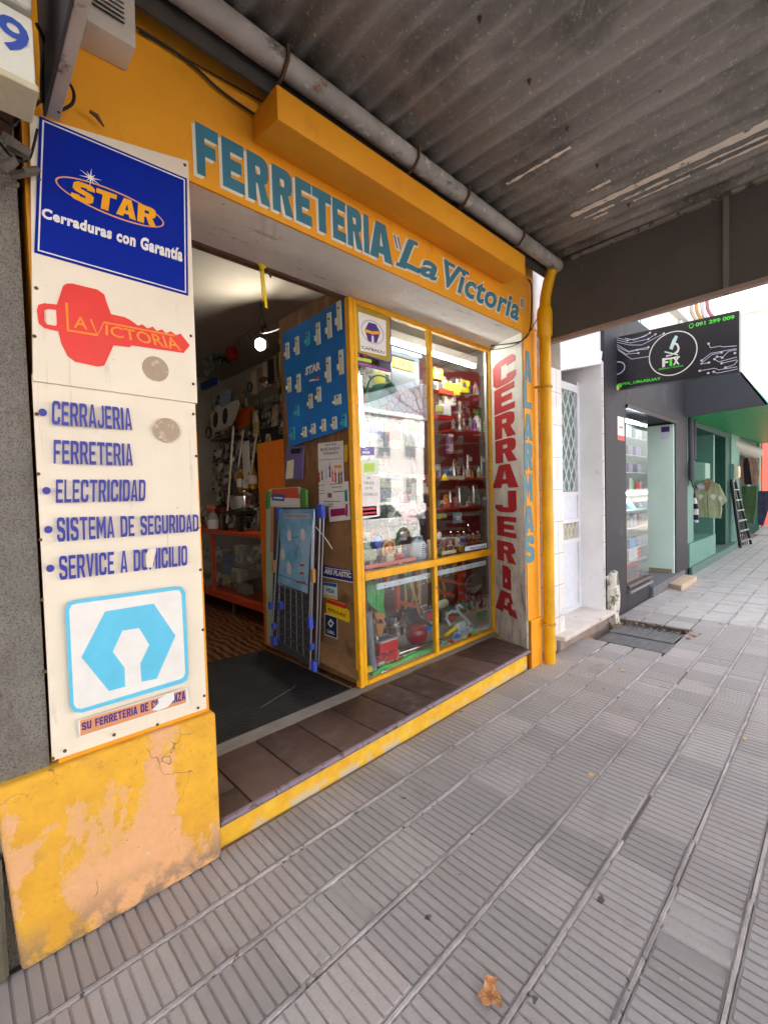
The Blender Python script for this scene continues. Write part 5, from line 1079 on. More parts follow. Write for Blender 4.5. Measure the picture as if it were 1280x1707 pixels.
boxr('magenta_panel', (4.334,4.453,2.215,2.562), 3.1, .05, P('plum_pack', (110, 40, 70)), 'plum coloured tall pack behind the thermos', 'box')
for i, (x, y, r_, h, lb) in enumerate(((780, 792, .036, .26, 'tall steel jug with a white tag on the orange shelf'), (804, 790, .03, .24, 'slim steel jug with a white tag at the right edge'))):
    c = (4.208,2.980,1.658) if i == 0 else (4.481,2.980,1.673)
    t = lathe_t('steel_jug', [('body', [(r_ * 1.1, 0), (r_, .02), (r_ * .8, h * .8), (r_, h)], steel)], c, lb, 'jug')
    m = MB(); m.box(c[0] - .03, c[0] + .03, c[1] - r_ - .004, c[1] - r_ - .002, c[2] + h * .72, c[2] + h * .9); m.build('price_tag', paper, t)
for px_i, (c, lb) in enumerate((((3.914,2.950,1.655), 'cheese grater of bright steel left of the steel jugs'), ((4.000,2.950,1.389), 'steel funnel on the lower orange shelf'), ((4.270,2.950,1.379), 'ribbed steel shaker beside the funnel'), ((3.831,2.950,1.394), 'small steel cup at the left of the lower shelf'))):
    r_ = (.035, .03, .045, .022)[px_i]; h = (.2, .17, .2, .12)[px_i]
    lathe_t(('grater', 'funnel', 'shaker', 'cup')[px_i], [('body', [(r_, 0), (r_ * 1.02, h * .1), (r_ * .7, h * .8), (r_ * .5, h)] if px_i != 2 else [(r_ * .8, 0), (r_, h * .2), (r_, h * .8), (r_ * .8, h)], steel), ('rim', [(r_ * 1.05, 0), (r_ * 1.1, .008), (r_ * 1.05, .016)], chrome)], c, lb, 'kitchenware')
boxr('price_strip', (3.597,3.890,1.635,1.672), 2.80, .003, cream, 'cream price strip in front of the orange shelf', 'price strip')
lathe_t('lemon_squeezer', [('dome', [(.03, 0), (.03, .01), (.018, .04), (.004, .05)], yellow), ('dish', [(.04, -.012), (.042, 0)], P('lemon', (236, 226, 90)))], (3.533,2.780,1.634), 'yellow lemon squeezer at the left end of the price strip', 'squeezer')
# small goods filling the shelves
goods = [((210, 40, 40), 'red'), ((240, 200, 40), 'yellow'), ((40, 110, 190), 'blue'), ((220, 220, 216), 'white'), ((60, 150, 80), 'green'), ((40, 40, 44), 'black'), ((230, 120, 50), 'orange'), ((130, 90, 160), 'violet'), ((190, 150, 110), 'tan'), ((150, 200, 210), 'aqua')]
def small(x, y, z, where, gr, hmax=.14):
    k = random.choice(goods); kind = random.random(); s_ = random.uniform(.018, .034); h = random.uniform(.05, hmax); mt = printed(P('goods_' + k[1], k[0], .35)); m = MB()
    if kind < .42: m.box(x - s_, x + s_, y - .02, y + .02, z, z + h, .003); nm = 'small_box'
    elif kind < .62: m.lathe([(s_ * .8, 0), (s_ * .8, h * .7), (s_ * .35, h * .8), (s_ * .35, h)], (x, y, z), (0, 0, 1), 12); nm = 'small_bottle'
    elif kind < .75: m.lathe([(s_, 0), (s_, h * .3), (s_ * .9, h * .34)], (x, y, z), (0, 0, 1), 12); nm = 'small_tin'; 
    elif kind < .88: mt = (steel, brass, chrome)[random.randrange(3)]; m.lathe([(s_ * .7, 0), (s_ * .75, h * .5), (s_ * .5, h * .55), (s_ * .3, h)], (x, y, z), (0, 0, 1), 12); nm = 'metal_fitting'; k = (0, 'metal')
    else: m.box(x - s_, x + s_, y - .004, y + .004, z, z + h, .002); m.tube([(x, y, z + h), (x + .003, y, z + h + .02)], .003, 4); nm = 'blister_card'
    return tag(m.build(nm, mt, None, kind >= .42), '%s %s %s' % (k[1], nm.replace('_', ' '), where), 'goods', gr)
for zi, (z, xa, xb_, y, wn) in enumerate(((1.345, 3.6, 4.7, 2.98, 'on the lowest orange shelf of the window'), (1.665, 3.6, 4.8, 2.98, 'on the second orange shelf of the window'), (2.19, 4.0, 4.9, 2.98, 'on the third orange shelf of the window'), (2.60, 4.2, 4.9, 2.98, 'on the top orange shelf of the window'), (.925, 2.25, 4.0, 2.70, 'on the clear shelf above the transom'), (1.77, 2.5, 3.1, 3.1, 'on the lower maroon shelf of the window'), (2.14, 2.45, 3.1, 3.1, 'on the upper maroon shelf of the window'), (.165, 2.3, 4.2, 2.95, 'on the window floor behind the other goods'), (.165, 2.6, 4.6, 3.15, 'at the back of the window floor'))):
    x = xa
    while x < xb_:
        small(x, y + random.uniform(-.03, .05), z + .001, wn, 'small goods ' + wn); x += random.uniform(.045, .085)
for row, (z, xa, xb_) in enumerate(((1.18, 2.55, 3.5), (1.52, 2.5, 3.4), (.72, 2.9, 4.3), (2.45, 3.0, 3.9))):
    x = xa
    while x < xb_:
        k = random.choice(goods); h = random.uniform(.09, .2); m = MB(); wd = random.uniform(.025, .05); y = 3.10 + random.uniform(-.05, .05)
        m.box(x - wd, x + wd, y, y + .012, z - h, z, .003); m.tube([(x, y, z), (x, y + .02, z + .03), (x, y + .1, z + .035)], .003, 4)
        tag(m.build('hanging_card', printed(P('goods_' + k[1], k[0], .35)), None), k[1] + ' carded item in hanging row ' + ('low', 'middle', 'bottom', 'high')[row] + ' at the window back', 'goods', 'carded goods hanging at the window back'); x += random.uniform(.07, .12)
# padlocks
def padlock(c, w_, mat, label, first=None, group=None):
    c = Vector(c); t = T('padlock', label, 'padlock', c, 0, group)
    m = MB(); m.box(c.x - w_, c.x + w_, c.y - .012, c.y + .012, c.z, c.z + w_ * 1.7, .004, 2); m.build('body', mat, t, True)
    m = MB(); m.tube([(c.x - w_ * .65, c.y, c.z + w_ * 1.6), (c.x - w_ * .65, c.y, c.z + w_ * 2.6)] + [(c.x - w_ * .65 * math.cos(a), c.y, c.z + w_ * 2.6 + w_ * .65 * math.sin(a)) for a in (i * math.pi / 6 for i in range(1, 6))] + [(c.x + w_ * .65, c.y, c.z + w_ * 2.6), (c.x + w_ * .65, c.y, c.z + w_ * 1.6)], w_ * .2, 6); m.build('shackle', chrome, t, True); return t
for i, (c, w_, mt, lb) in enumerate((((3.696,2.620,1.004), .024, brass, 'brass padlock third from the right of the padlock row'), ((3.767,2.620,1.003), .024, brass, 'brass padlock second from the right of the padlock row'), ((3.881,2.640,1.010), .027, brass, 'larger brass padlock at the right of the row'), ((3.672,2.660,1.040), .022, steel, 'steel padlock behind the brass padlocks'), ((3.408,2.620,1.065), .02, steel, 'steel padlock on the red box'), ((3.520,2.620,1.061), .02, steel, 'steel padlock above the blue pack'), ((3.831,2.720,1.103), .02, steel, 'small steel padlock high at the back of the padlock display'))):
    padlock(c, w_, mt, lb, group='padlocks on show')
boxr('padlock_stand', (3.229,3.445,1.000,1.078), 2.60, .10, P('burgundy_box', (130, 30, 40), .3), 'burgundy box carrying padlocks in the right pane', 'box', (.4, .8, 0, .2), cream)
boxr('blue_pack', (3.454,3.608,0.980,1.067), 2.60, .08, P('mid_blue_pack', (60, 96, 160)), 'mid blue pack between the burgundy box and the brass padlocks', 'pack', (.1, .4, .6, .9), white)
boxr('padlock_shelf', (3.607,3.960,0.949,0.997), 2.60, .16, maroon, 'maroon stand under the brass padlocks', 'stand')
t = T('lamp_head', 'round white headlamp with red housing near the middle post', 'lamp', (3.267,2.650,1.110))
m = MB(); m.lathe([(.045, 0), (.05, .02), (.03, .06)], (3.221,2.620,1.109), (0, 1, .1), 20); m.build('housing', red, t, True); m = MB(); m.lathe([(.036, -.006), (.03, -.012), (.01, -.015)], (3.221,2.620,1.109), (0, 1, .1), 20); m.build('lens', white, t, True)
boxr('blue_red_card', (3.755,3.900,1.180,1.287), 2.85, .01, P('sky_blue_card', (60, 130, 190)), 'sky blue card hanging against the orange upright', 'card', (.3, .7, .3, .7), white)
boxr('sponge_stack', (3.432,3.582,1.250,1.291), 2.80, .06, P('olive_sponge', (170, 170, 90)), 'olive sponge on the shelf edge by the middle post', 'sponge')
boxr('cream_rods', (3.117,3.325,0.948,0.981), 2.5, .01, cream, 'cream rods lying on the clear shelf', 'rods')
boxr('yellow_pad', (3.410,3.466,0.944,0.994), 2.52, .02, P('mustard_paper', (206, 170, 50)), 'mustard pad at the left end of the white strip sticker', 'pad')
# lower panes
rl = T('slotted_rail', 'pale blue slotted metal rail hanging just under the transom', 'rail', (2.95, 2.5, .8))
A = Vector((2.284,2.470,0.807)); B_ = Vector((3.745,2.470,0.807)); m = MB(); m.hexa([(A.x, 2.46, A.z - .022), (B_.x, 2.46, B_.z - .022), (B_.x, 2.475, B_.z - .022), (A.x, 2.475, A.z - .022), (A.x, 2.46, A.z + .022), (B_.x, 2.46, B_.z + .022), (B_.x, 2.475, B_.z + .022), (A.x, 2.475, A.z + .022)], .004); m.build('bar', M('pale_blue_enamel', (206, 216, 230), .35), rl)
for i in range(9):
    k = (i + .5) / 9; q = A.lerp(B_, k); m = MB(); m.lathe([(.006, 0), (.006, .001)], (q.x, 2.4595, q.z), (0, -1, 0), 8); m.build('hole', grey, rl)
gb = T('green_bag', 'bright green cloth bag hanging behind the lower left pane', 'bag', (2.2, 2.6, .5))
m = MB(); a = [(2.329,2.620,0.832), (2.511,2.620,0.784), (2.490,2.620,0.602), (2.512,2.620,0.489), (2.447,2.620,0.552), (2.359,2.620,0.627), (2.311,2.620,0.684)]
m.slab(fac(2.62)[0], [(p_[0], p_[2]) for p_ in a], (0, -1, 0), .03, (), -.02); m.build('cloth', m_cloth('bright_green_cloth', (84, 190, 96), (56, 160, 76)), gb)
for i, (x0, x1, y1) in enumerate(((664, 662, 1020), (672, 676, 1022), (680, 692, 1020), (688, 686, 1012), (694, 700, 1008), (699, 697, 1000), (728, 730, 1000), (737, 741, 1002))):
    x = (3.168,0.634)
    pa = ((3.169,3.100,0.664), (3.238,3.100,0.653), (3.308,3.100,0.643), (3.380,3.100,0.632), (3.434,3.100,0.623), (3.481,3.100,0.616), (3.763,3.100,0.573), (3.855,3.100,0.559))[i]
    pb_ = ((3.139,3.100,0.340), (3.237,3.080,0.299), (3.413,3.060,0.279), (3.350,3.100,0.347), (3.479,3.100,0.347), (3.453,3.100,0.402), (3.774,3.100,0.342), (3.887,3.100,0.308))[i]
    m = MB(); m.tube([Vector(pa), (Vector(pa) + Vector(pb_)) / 2 + Vector((.01, -.01, 0)), Vector(pb_)], .013, 7)
    tag(m.build('yellow_hose', P('ochre_hose', (206, 170, 60), .5), None, True), 'ochre rubber hose hanging in the loose bundle at the back of the window', 'hose', 'ochre hoses hanging in a bundle')
for nm, A, B_, r_, mt, lb in (('orange_rail', (2.975,2.950,0.501), (3.257,2.950,0.395), .018, redorange, 'orange rail across the lower left pane'), ('orange_rail', (3.600,2.950,0.609), (4.032,2.950,0.503), .018, redorange, 'upper orange rail in the lower right pane'), ('orange_rail', (3.604,2.950,0.484), (3.855,2.950,0.402), .018, redorange, 'short lower orange rail in the lower right pane'), ('orange_post', (2.940,2.900,0.705), (2.946,2.900,0.441), .022, redorange, 'orange post standing behind the lower left pane'), ('orange_post', (4.061,3.000,0.640), (4.071,3.000,0.302), .05, redorange, 'broad orange post standing behind the lower right pane')):
    m = MB(); a, b = Vector(A), Vector(B_); dd = (b - a); pv = Vector((0, 1, 0)); sd_ = dd.normalized().cross(pv); m.obox((a + b) / 2, dd / 2, pv * .02, sd_ * r_, .003); tag(m.build(nm, mt, None), lb, 'rail')
gt_ = T('plastic_tube', 'grey printed plastic tube leaning in the left corner of the window', 'tube', (2.231,2.500,0.170))
A, B_ = Vector((2.231,2.520,0.623)), Vector((2.244,2.500,0.202)); m = MB(); m.tube([A, B_], .035, 14); m.build('wrap', P('slate_print', (120, 130, 142), .3), gt_, True)
m = MB(); m.tube([B_, B_ + (B_ - A) * .12], .036, 14); m.build('cap', P('ash_plastic', (150, 154, 156), .3), gt_, True)
sw = T('hand_saw', 'handsaw with a brown wooden handle and pale blade edge in the lower left pane', 'saw', (2.408,2.600,0.380))
hp = [(2.357,0.579),(2.392,0.577),(2.456,0.558),(2.466,0.532),(2.453,0.503),(2.481,0.455),(2.451,0.440),(2.443,0.421),(2.427,0.393),(2.405,0.377),(2.385,0.403),(2.370,0.479),(2.382,0.508),(2.365,0.538)]
hh_ = [(2.390,0.522),(2.432,0.513),(2.445,0.473),(2.388,0.478)]
m = MB(); m.slab(fac(2.6)[0], hp, (0, -1, 0), .025, [hh_]); m.build('handle', M('saw_handle_wood', (170, 110, 60), .4, .2, 20), sw)
m = MB(); m.slab(fac(2.612)[0], [(2.365,0.520),(2.383,0.516),(2.429,0.251),(2.408,0.254)], (0, -1, 0), .012); m.build('blade_guard', P('pale_wood', (220, 190, 140)), sw)
pt = T('steel_kettle', 'polished steel kettle with a knob lid in the lower left pane', 'kettle', (2.784,2.780,0.242))
c = Vector((2.784,2.780,0.263)); m = MB(); m.lathe([(.07, 0), (.08, .01), (.08, .085), (.065, .10)], c, (0, 0, 1), 22); m.build('body', steel, pt, True)
m = MB(); m.lathe([(.066, .10), (.05, .115), (.012, .122), (.012, .14), (.016, .15), (.004, .156)], c, (0, 0, 1), 22); m.build('lid', steel, pt, True)
m = MB(); m.tube([c + Vector((-.08, 0, .07)), c + Vector((-.12, 0, .07)), c + Vector((-.12, 0, .02)), c + Vector((-.08, 0, .015))], .008, 6); m.build('handle', dark, pt, True)
m = MB(); m.tube([c + Vector((.03, -.07, .20)), c + Vector((.03, -.07, .05))], .004, 6); m.ball(c + Vector((.03, -.07, .20)), .012); tag(m.build('steel_skewer', chrome, None, True), 'thin steel skewer with a round tip in front of the kettle', 'skewer')
for i in range(3):
    q = Vector(((2.856,2.720,0.355), (2.886,2.720,0.348), (2.918,2.720,0.341))[i]); m = MB(); m.tube([q + Vector((-.05, 0, .045)), q + Vector((0, 0, .05)), q + Vector((.03, -.01, -.03))], .005, 6); tag(m.build('cup_hook', chrome, None, True), 'bent chrome hook in the set of three beside the kettle', 'hook', 'three bent chrome hooks')
rbx = T('red_toolbox', 'red box with a silver taped top in the lower left pane', 'box', (2.3, 2.55, .35))
r = (2.374,2.574,0.233,0.333); m = MB(); m.box(r[0], r[1], 2.54, 2.68, r[2], r[3], .005); m.build('body', P('bright_red_card', (206, 34, 44), .3), rbx)
m = MB(); m.box(r[0], r[1], 2.535, 2.69, r[3], r[3] + .012, .004); m.build('lid', P('silver_tape', (186, 186, 190), .35), rbx)
m = MB(); m.box(r[0] + .02, r[1] - .03, 2.56, 2.64, r[3] + .0125, r[3] + .0145); m.build('tape_label', P('slate_blue_print', (90, 90, 120)), rbx)
boxr('red_bag', (2.296,2.544,0.172,0.256), 2.50, .1, P('clear_red_film', (186, 30, 40), .2), 'shiny red film bag below the red box', 'bag', (.4, .8, .3, .7), redorange)
kt = T('red_kettle', 'round glossy red kettle in the lower left pane', 'kettle', (2.858,2.600,0.193))
c = Vector((2.884,2.620,0.283)); m = MB(); m.lathe([(.05, -.085), (.082, -.06), (.098, -.01), (.09, .045), (.062, .08), (.03, .092), (.002, .094)], c, (0, 0, 1), 30); m.build('body', P('glossy_red_enamel', (150, 12, 36), .08), kt, True)
m = MB(); m.lathe([(.101, -.002), (.101, .0015)], c + Vector((0, 0, .045)) - Vector((0, 0, .0)), (0, 0, 1), 30) if False else m.lathe([(.088, .048), (.0895, .049), (.087, .0515)], c, (0, 0, 1), 30); m.build('lid_seam', P('dark_red_enamel', (110, 10, 26), .2), kt, True)
ct = T('chrome_pipe', 'long chrome pipe lying across both lower panes', 'pipe', (2.7, 2.5, .28))
m = MB(); m.tube([(2.552,2.520,0.216), (3.208,2.520,0.193)], .015, 12); m.build('pipe', chrome, ct, True)
boxr('red_pack', (2.548,2.755,0.147,0.196), 2.50, .05, P('poppy_card', (196, 40, 44)), 'flat poppy red pack with white letters under the chrome pipe', 'pack', None, None, None, ('x0', .1, .4, .3, .7), white)
gh = T('garden_hose', 'green garden hose lying along the bottom of the window', 'hose', (2.4, 2.45, .18))
m = MB(); m.tube([(2.205,2.460,0.152), (2.340,2.470,0.182), (2.481,2.480,0.158), (2.693,2.480,0.177), (2.970,2.480,0.154)], .02, 8); m.build('hose', P('light_green_hose', (76, 190, 90), .4), gh, True)
m = MB(); m.tube([(2.325,2.455,0.163), (2.665,2.455,0.161)], .006, 6); tag(m.build('pale_stick', P('pale_wood', (220, 190, 140)), None, True), 'pale wooden stick lying on the green hose', 'stick')
lathe_t('hose_nozzle', [('body', [(.018, 0), (.02, .02), (.012, .05)], chrome)], (2.285,2.440,0.151), 'small chrome nozzle at the end of the green hose', 'nozzle', (1, 0, .2))
boxr('yellow_roll', (2.142,2.195,0.196,0.240), 2.44, .03, yellow, 'small yellow roll at the bottom left corner of the window', 'roll')
bt = T('blister_tool', 'black tool in a blister pack with a pink label behind the red kettle', 'tool', (3.176,2.700,0.344))
m = MB(); m.slab(fac(2.7)[0], [(2.794,0.498),(2.955,0.472),(3.013,0.389),(3.184,0.272),(3.155,0.266),(3.047,0.321),(2.890,0.368)], (0, -1, 0), .02); m.build('tool', dark, bt); flat(fac(2.68), [(3.091,0.406),(3.137,0.409),(3.202,0.377),(3.200,0.334),(3.116,0.352)], 'pink_label', P('hot_pink_print', (214, 60, 110)), bt, .002, .001)
boxr('blue_bottle_cap', (3.005,3.071,0.267,0.315), 2.6, .03, P('azure_plastic', (40, 120, 200)), 'azure cap beside the red kettle', 'cap')
m = MB(); m.tube([(3.142,2.800,0.436), (3.246,2.800,0.438), (3.253,2.800,0.414)], .004, 5); tag(m.build('wire_hook', white, None, True), 'white wire hook above the black tool', 'hook')
m = MB(); m.tube([(3.182,2.800,0.376), (3.279,2.800,0.380), (3.350,2.800,0.359)], .004, 5); tag(m.build('wire_hook', white, None, True), 'second white wire hook beneath the first one', 'hook')
m = MB(); m.slab(fac(2.75)[0], [(3.013,0.440),(3.036,0.436),(3.140,0.303),(3.068,0.332)], (0, -1, 0), .015); tag(m.build('grey_wedge', P('sage_grey', (150, 150, 136)), None), 'sage grey wedge between the hooks and the red kettle', 'wedge')
# lower right
cs = T('colander', 'blue grey mesh colander hanging in the lower right pane', 'colander', (3.5, 2.8, .7))
c = Vector((4.020,2.800,0.510)); m = MB(); m.lathe([(.105, 0), (.10, .03), (.075, .055), (.03, .07), (.002, .072)], c, (.25, .9, .25), 24); m.build('bowl', P('blue_grey_mesh', (110, 124, 150), .4), cs, True)
m = MB(); m.lathe([(.105, -.004), (.112, 0), (.105, .006)], c, (.25, .9, .25), 24); m.build('rim', chrome, cs, True); m = MB(); m.tube([c + Vector((-.01, -.01, -.10)), c + Vector((-.01, -.01, -.24))], .008, 6); m.build('handle', steel, cs, True)
sh_ = T('shower_arm', 'white curved shower arm and handle in the lower right pane', 'shower fitting', (3.515,2.600,0.113))
m = MB(); m.tube([(3.332,2.600,0.260), (3.280,2.600,0.328), (3.291,2.600,0.371), (3.355,2.600,0.386), (3.457,2.600,0.365)], .013, 10); m.build('arc', paleblue, sh_, True)
m = MB(); m.tube([(3.525,2.600,0.392), (3.479,2.600,0.425), (3.440,2.600,0.421), (3.439,2.600,0.386), (3.541,2.600,0.295), (3.707,2.600,0.158)], .014, 10); m.build('crook', paleblue, sh_, True)
vt = T('valve', 'white and blue valve fitting at the foot of the shower arm', 'valve', (3.577,2.560,0.118))
c = Vector((3.598,2.560,0.149)); m = MB(); m.lathe([(.03, -.05), (.035, -.02), (.03, .02), (.04, .03), (.04, .05), (.025, .06)], c, (.6, -.2, -.5), 16); m.build('body', paleblue, vt, True)
m = MB(); m.obox(c + Vector((-.03, 0, .06)), (.035, 0, .02), (0, .006, 0), (-.003, 0, .01), .003); m.obox(c + Vector((-.03, 0, .06)), (-.012, 0, .03), (0, .006, 0), (.01, 0, .003), .003); m.build('lever', white, vt)
lathe_t('round_cap', [('disc', [(.05, 0), (.052, .01), (.045, .03)], paleblue), ('centre', [(.04, -.004), (.038, 0)], P('cornflower', (74, 110, 190)))], (3.297,2.500,0.170), 'pale jar lying with its cornflower blue lid facing the street', 'jar', (.25, 1, .1))
yt = T('yellow_tube', 'yellow tube with a white cap in front of the shower arm', 'tube', (3.184,2.500,0.236)); A, B_ = Vector((3.131,2.500,0.227)), Vector((3.309,2.520,0.258))
m = MB(); m.tube([A, B_], .018, 12); m.build('tube', yellow, yt, True); m = MB(); m.tube([B_, B_ + (B_ - A) * .3], .019, 12); m.build('cap', white, yt, True)
fd = T('white_carton', 'small white and grey carton leaning in the right pane', 'carton', (3.478,2.550,0.190)); r = (3.407,3.530,0.122,0.271); m = MB(); m.box(r[0], r[1], 2.56, 2.62, r[2], r[3], .004); m.build('body', P('off_white_card', (206, 214, 220)), fd)
m = MB(); m.box(r[0] + .02, r[1] - .01, 2.555, 2.559, r[2] + .03, r[2] + .09); m.build('label_panel', paleblue, fd)
lathe_t('clay_pot', [('pot', [(.03, 0), (.045, .06), (.05, .065)], P('terracotta', (190, 90, 60)))], (3.490,2.700,0.241), 'terracotta coloured pot framed by the curved shower arm', 'pot')
boxr('cream_sack', (3.496,3.661,0.330,0.403), 2.85, .08, P('cream_sack_cloth', (206, 204, 180), .9), 'cream sack on the rear shelf of the right pane', 'sack', b=.02)
for i, c in enumerate(((3.866,2.850,0.324), (3.972,2.850,0.265), (3.609,2.850,0.311))):
    lathe_t('hose_fitting', [('ring', [(.03, 0), (.04, .015), (.03, .03)], P('bottle_green_plastic', (24, 110, 70), .3))], c, ('bottle green hose fitting below the broad orange post', 'bottle green hose fitting under the colander', 'bottle green hose fitting above the curved shower arm')[i], 'hose fitting', (.3, -1, .2))
cb = T('green_brush', 'bright green bristle brush in the lower right corner', 'brush', (4.057,2.700,0.059)); r = (4.001,4.171,0.056,0.211); m = MB(); m.box(r[0], r[1], 2.74, 2.77, r[2], r[3], .01); m.build('back', P('leaf_green_plastic', (70, 170, 40), .5), cb)
m = MB()
for i in range(60): x, z = random.uniform(r[0], r[1]), random.uniform(r[2], r[3]); m.tube([(x, 2.74, z), (x + random.uniform(-.01, .01), 2.70, z + random.uniform(-.01, .01))], .003, 4)
m.build('bristles', P('lime_bristle', (110, 200, 60), .6), cb)
boxr('maroon_fan', (4.272,4.392,0.173,0.282), 2.9, .02, P('brick_red_card', (150, 50, 44)), 'brick red card below the colander', 'card')
boxr('black_coil', (3.695,3.874,0.083,0.150), 2.52, .1, P('black_green_plastic', (36, 50, 44), .4), 'black green coil of fittings at the right bottom corner', 'coil', b=.015)
for i, (c, mt, lb) in enumerate((((3.437,2.460,0.150), red, 'small red screw cap on the window floor'), ((3.514,2.460,0.160), P('neon_green', (100, 210, 80)), 'neon green screw cap on the window floor'), ((3.361,2.460,0.157), cream, 'cream screw cap on the window floor'), ((3.164,2.460,0.162), redorange, 'orange red stopper at the front of the window floor'), ((3.128,2.460,0.139), cream, 'cream stopper at the front of the window floor'))):
    lathe_t('screw_cap', [('cap', [(.018, 0), (.02, .01), (.016, .03)], mt)], c, lb, 'cap', (0, -.5, 1))
boxr('grater_card', (3.028,3.120,0.111,0.195), 2.47, .02, P('sage_card', (150, 170, 140)), 'sage green card standing by the middle post', 'card', (.1, .9, .2, .5), cream)

# ================================================================ inside the shop
ctr = T('shop_counter', 'glass fronted counter with a red orange frame inside the shop', 'counter', (2.65, 5.2, .13))
X0 = 2.385
m = MB(); m.box(X0 - .02, 3.0, 3.9, 6.9, 1.075, 1.12, .006); m.build('top_rail', redorange, ctr)
m = MB(); m.box(X0 - .01, 3.0, 3.9, 6.9, .27, .36, .006); m.build('bottom_rail', redorange, ctr)
for y in (3.9, 5.62, 6.84):
    m = MB(); m.box(X0, X0 + .045, y, y + .05, .36, 1.075); m.build('post', redorange, ctr)
m = MB(); m.box(X0 + .015, X0 + .02, 3.95, 6.84, .36, 1.075); m.build('pane', glass, ctr)
m = MB(); m.box(X0 + .03, 2.98, 3.92, 6.88, .70, .712); m.build('shelf', glass, ctr)
m = MB(); m.box(2.96, 2.985, 3.92, 6.88, .36, 1.07); m.build('back_panel', P('dark_counter_back', (52, 38, 34)), ctr)
for y in (5.15, 4.0, 6.7):
    m = MB(); m.box(X0 + .04, X0 + .09, y, y + .05, .122, .27); m.build('leg', steel, ctr)
boxr_x = lambda name, r, x, d, mat, label, cat, group=None: tag(MB().box(x, x + d, min(r[0], r[1]), max(r[0], r[1]), r[2], r[3], .004).build(name, mat, None), label, cat, group)
boxr_x('blue_packet', (5.805,5.521,0.295,0.775), 2.6, .03, P('azure_card', (20, 110, 180)), 'azure packet standing inside the counter', 'packet')
boxr_x('card_box', (5.437,5.255,0.416,0.630), 2.55, .03, cream, 'cream card box with a brown oval inside the counter', 'box')
boxr_x('folded_bag', (5.561,4.901,0.338,0.759), 2.7, .15, P('dark_olive_bag', (74, 76, 58), .8), 'dark olive folded bags inside the counter', 'bag')
boxr_x('paper_stack', (5.214,4.950,0.342,0.467), 2.5, .08, P('grey_paper', (170, 172, 170)), 'grey paper bundle at the bottom of the counter', 'paper')
bottle((2.500,5.821,1.050), .07, .38, P('clear_grey_plastic', (150, 160, 156), .25), P('salmon_plastic', (214, 110, 86)), 'clear spray bottle with a salmon trigger on the counter', True)
c = Vector((2.600,5.124,1.364)); lathe_t('steel_pot', [('body', [(.16, 0), (.165, .01), (.165, .17), (.172, .175)], steel), ('lid', [(.165, .178), (.10, .21), (.02, .22), (.02, .245)], steel)], c, 'polished steel pot on a black stove on the counter', 'pot')
sv = T('camping_stove', 'black stove with thick legs carrying the steel pot', 'stove', c + Vector((0, 0, -.14)))
m = MB(); m.box(c.x - .2, c.x + .2, c.y - .26, c.y + .26, c.z - .05, c.z - .003, .01); m.build('top', dark, sv)
for dx in (-.17, .17):
    for dy in (-.22, .2): m = MB(); m.box(c.x + dx - .025, c.x + dx + .025, c.y + dy - .03, c.y + dy + .03, 1.12, c.z - .05, .005); m.build('leg', dark, sv)
lathe_t('red_kettle', [('body', [(.10, 0), (.13, .05), (.11, .13), (.05, .17)], P('dark_red_enamel', (130, 16, 24), .2)), ('lid', [(.05, .17), (.02, .19), (.02, .21)], dark)], (2.750,6.063,1.254), 'dark red kettle on the counter behind the spray bottle', 'kettle')
for i, c in enumerate(((2.750,5.498,1.590), (2.750,5.337,1.571), (2.750,5.176,1.620))):
    bottle(c, .055, .34, (P('amber_oil', (176, 120, 20), .2), P('red_sauce', (140, 40, 20), .2), P('golden_oil', (170, 130, 40), .2))[i], P('cap_gold', (190, 160, 60)), ('amber bottle behind the steel pot', 'red brown bottle behind the steel pot', 'golden bottle at the right of the steel pot')[i])
for i, (a, b, lb) in enumerate((((2.500,5.128,2.359), (2.420,5.243,1.212), 'long pale rod leaning on the counter, nearest the sign'), ((2.700,5.267,2.348), (2.600,5.249,1.897), 'short pale rod above the bottles'), ((2.800,5.121,2.309), (2.700,5.127,1.803), 'pale rod beside the dark bags'))):
    m = MB(); m.tube([a, b], .012, 8); tag(m.build('rod', P('pale_rod', (206, 196, 180), .4), None), lb, 'rod')
boxr_x('paper_strip', (5.331,5.143,1.735,2.216), 2.7, .004, paper, 'white paper strip hanging between the rods', 'paper')
XW = 3.28
for i in range(5):                                            # shelves along the side wall
    z = (1.35, 1.72, 2.08, 2.42, 2.72)[i]
    m = MB(); m.box(3.02, 3.30, 3.7, 7.0, z, z + .025); tag(m.build('wall_shelf', M('grey_shelf', (140, 136, 130), .6), None), ('lowest', 'second', 'third', 'fourth', 'top')[i] + ' grey shelf on the side wall inside the shop', 'shelf')
kinds = [((196, 186, 160), 'beige'), ((60, 62, 66), 'charcoal'), ((150, 140, 120), 'khaki'), ((90, 60, 40), 'brown'), ((120, 130, 140), 'slate'), ((170, 60, 40), 'rust red'), ((50, 80, 60), 'bottle green'), ((190, 170, 60), 'mustard'), ((70, 80, 130), 'indigo')]
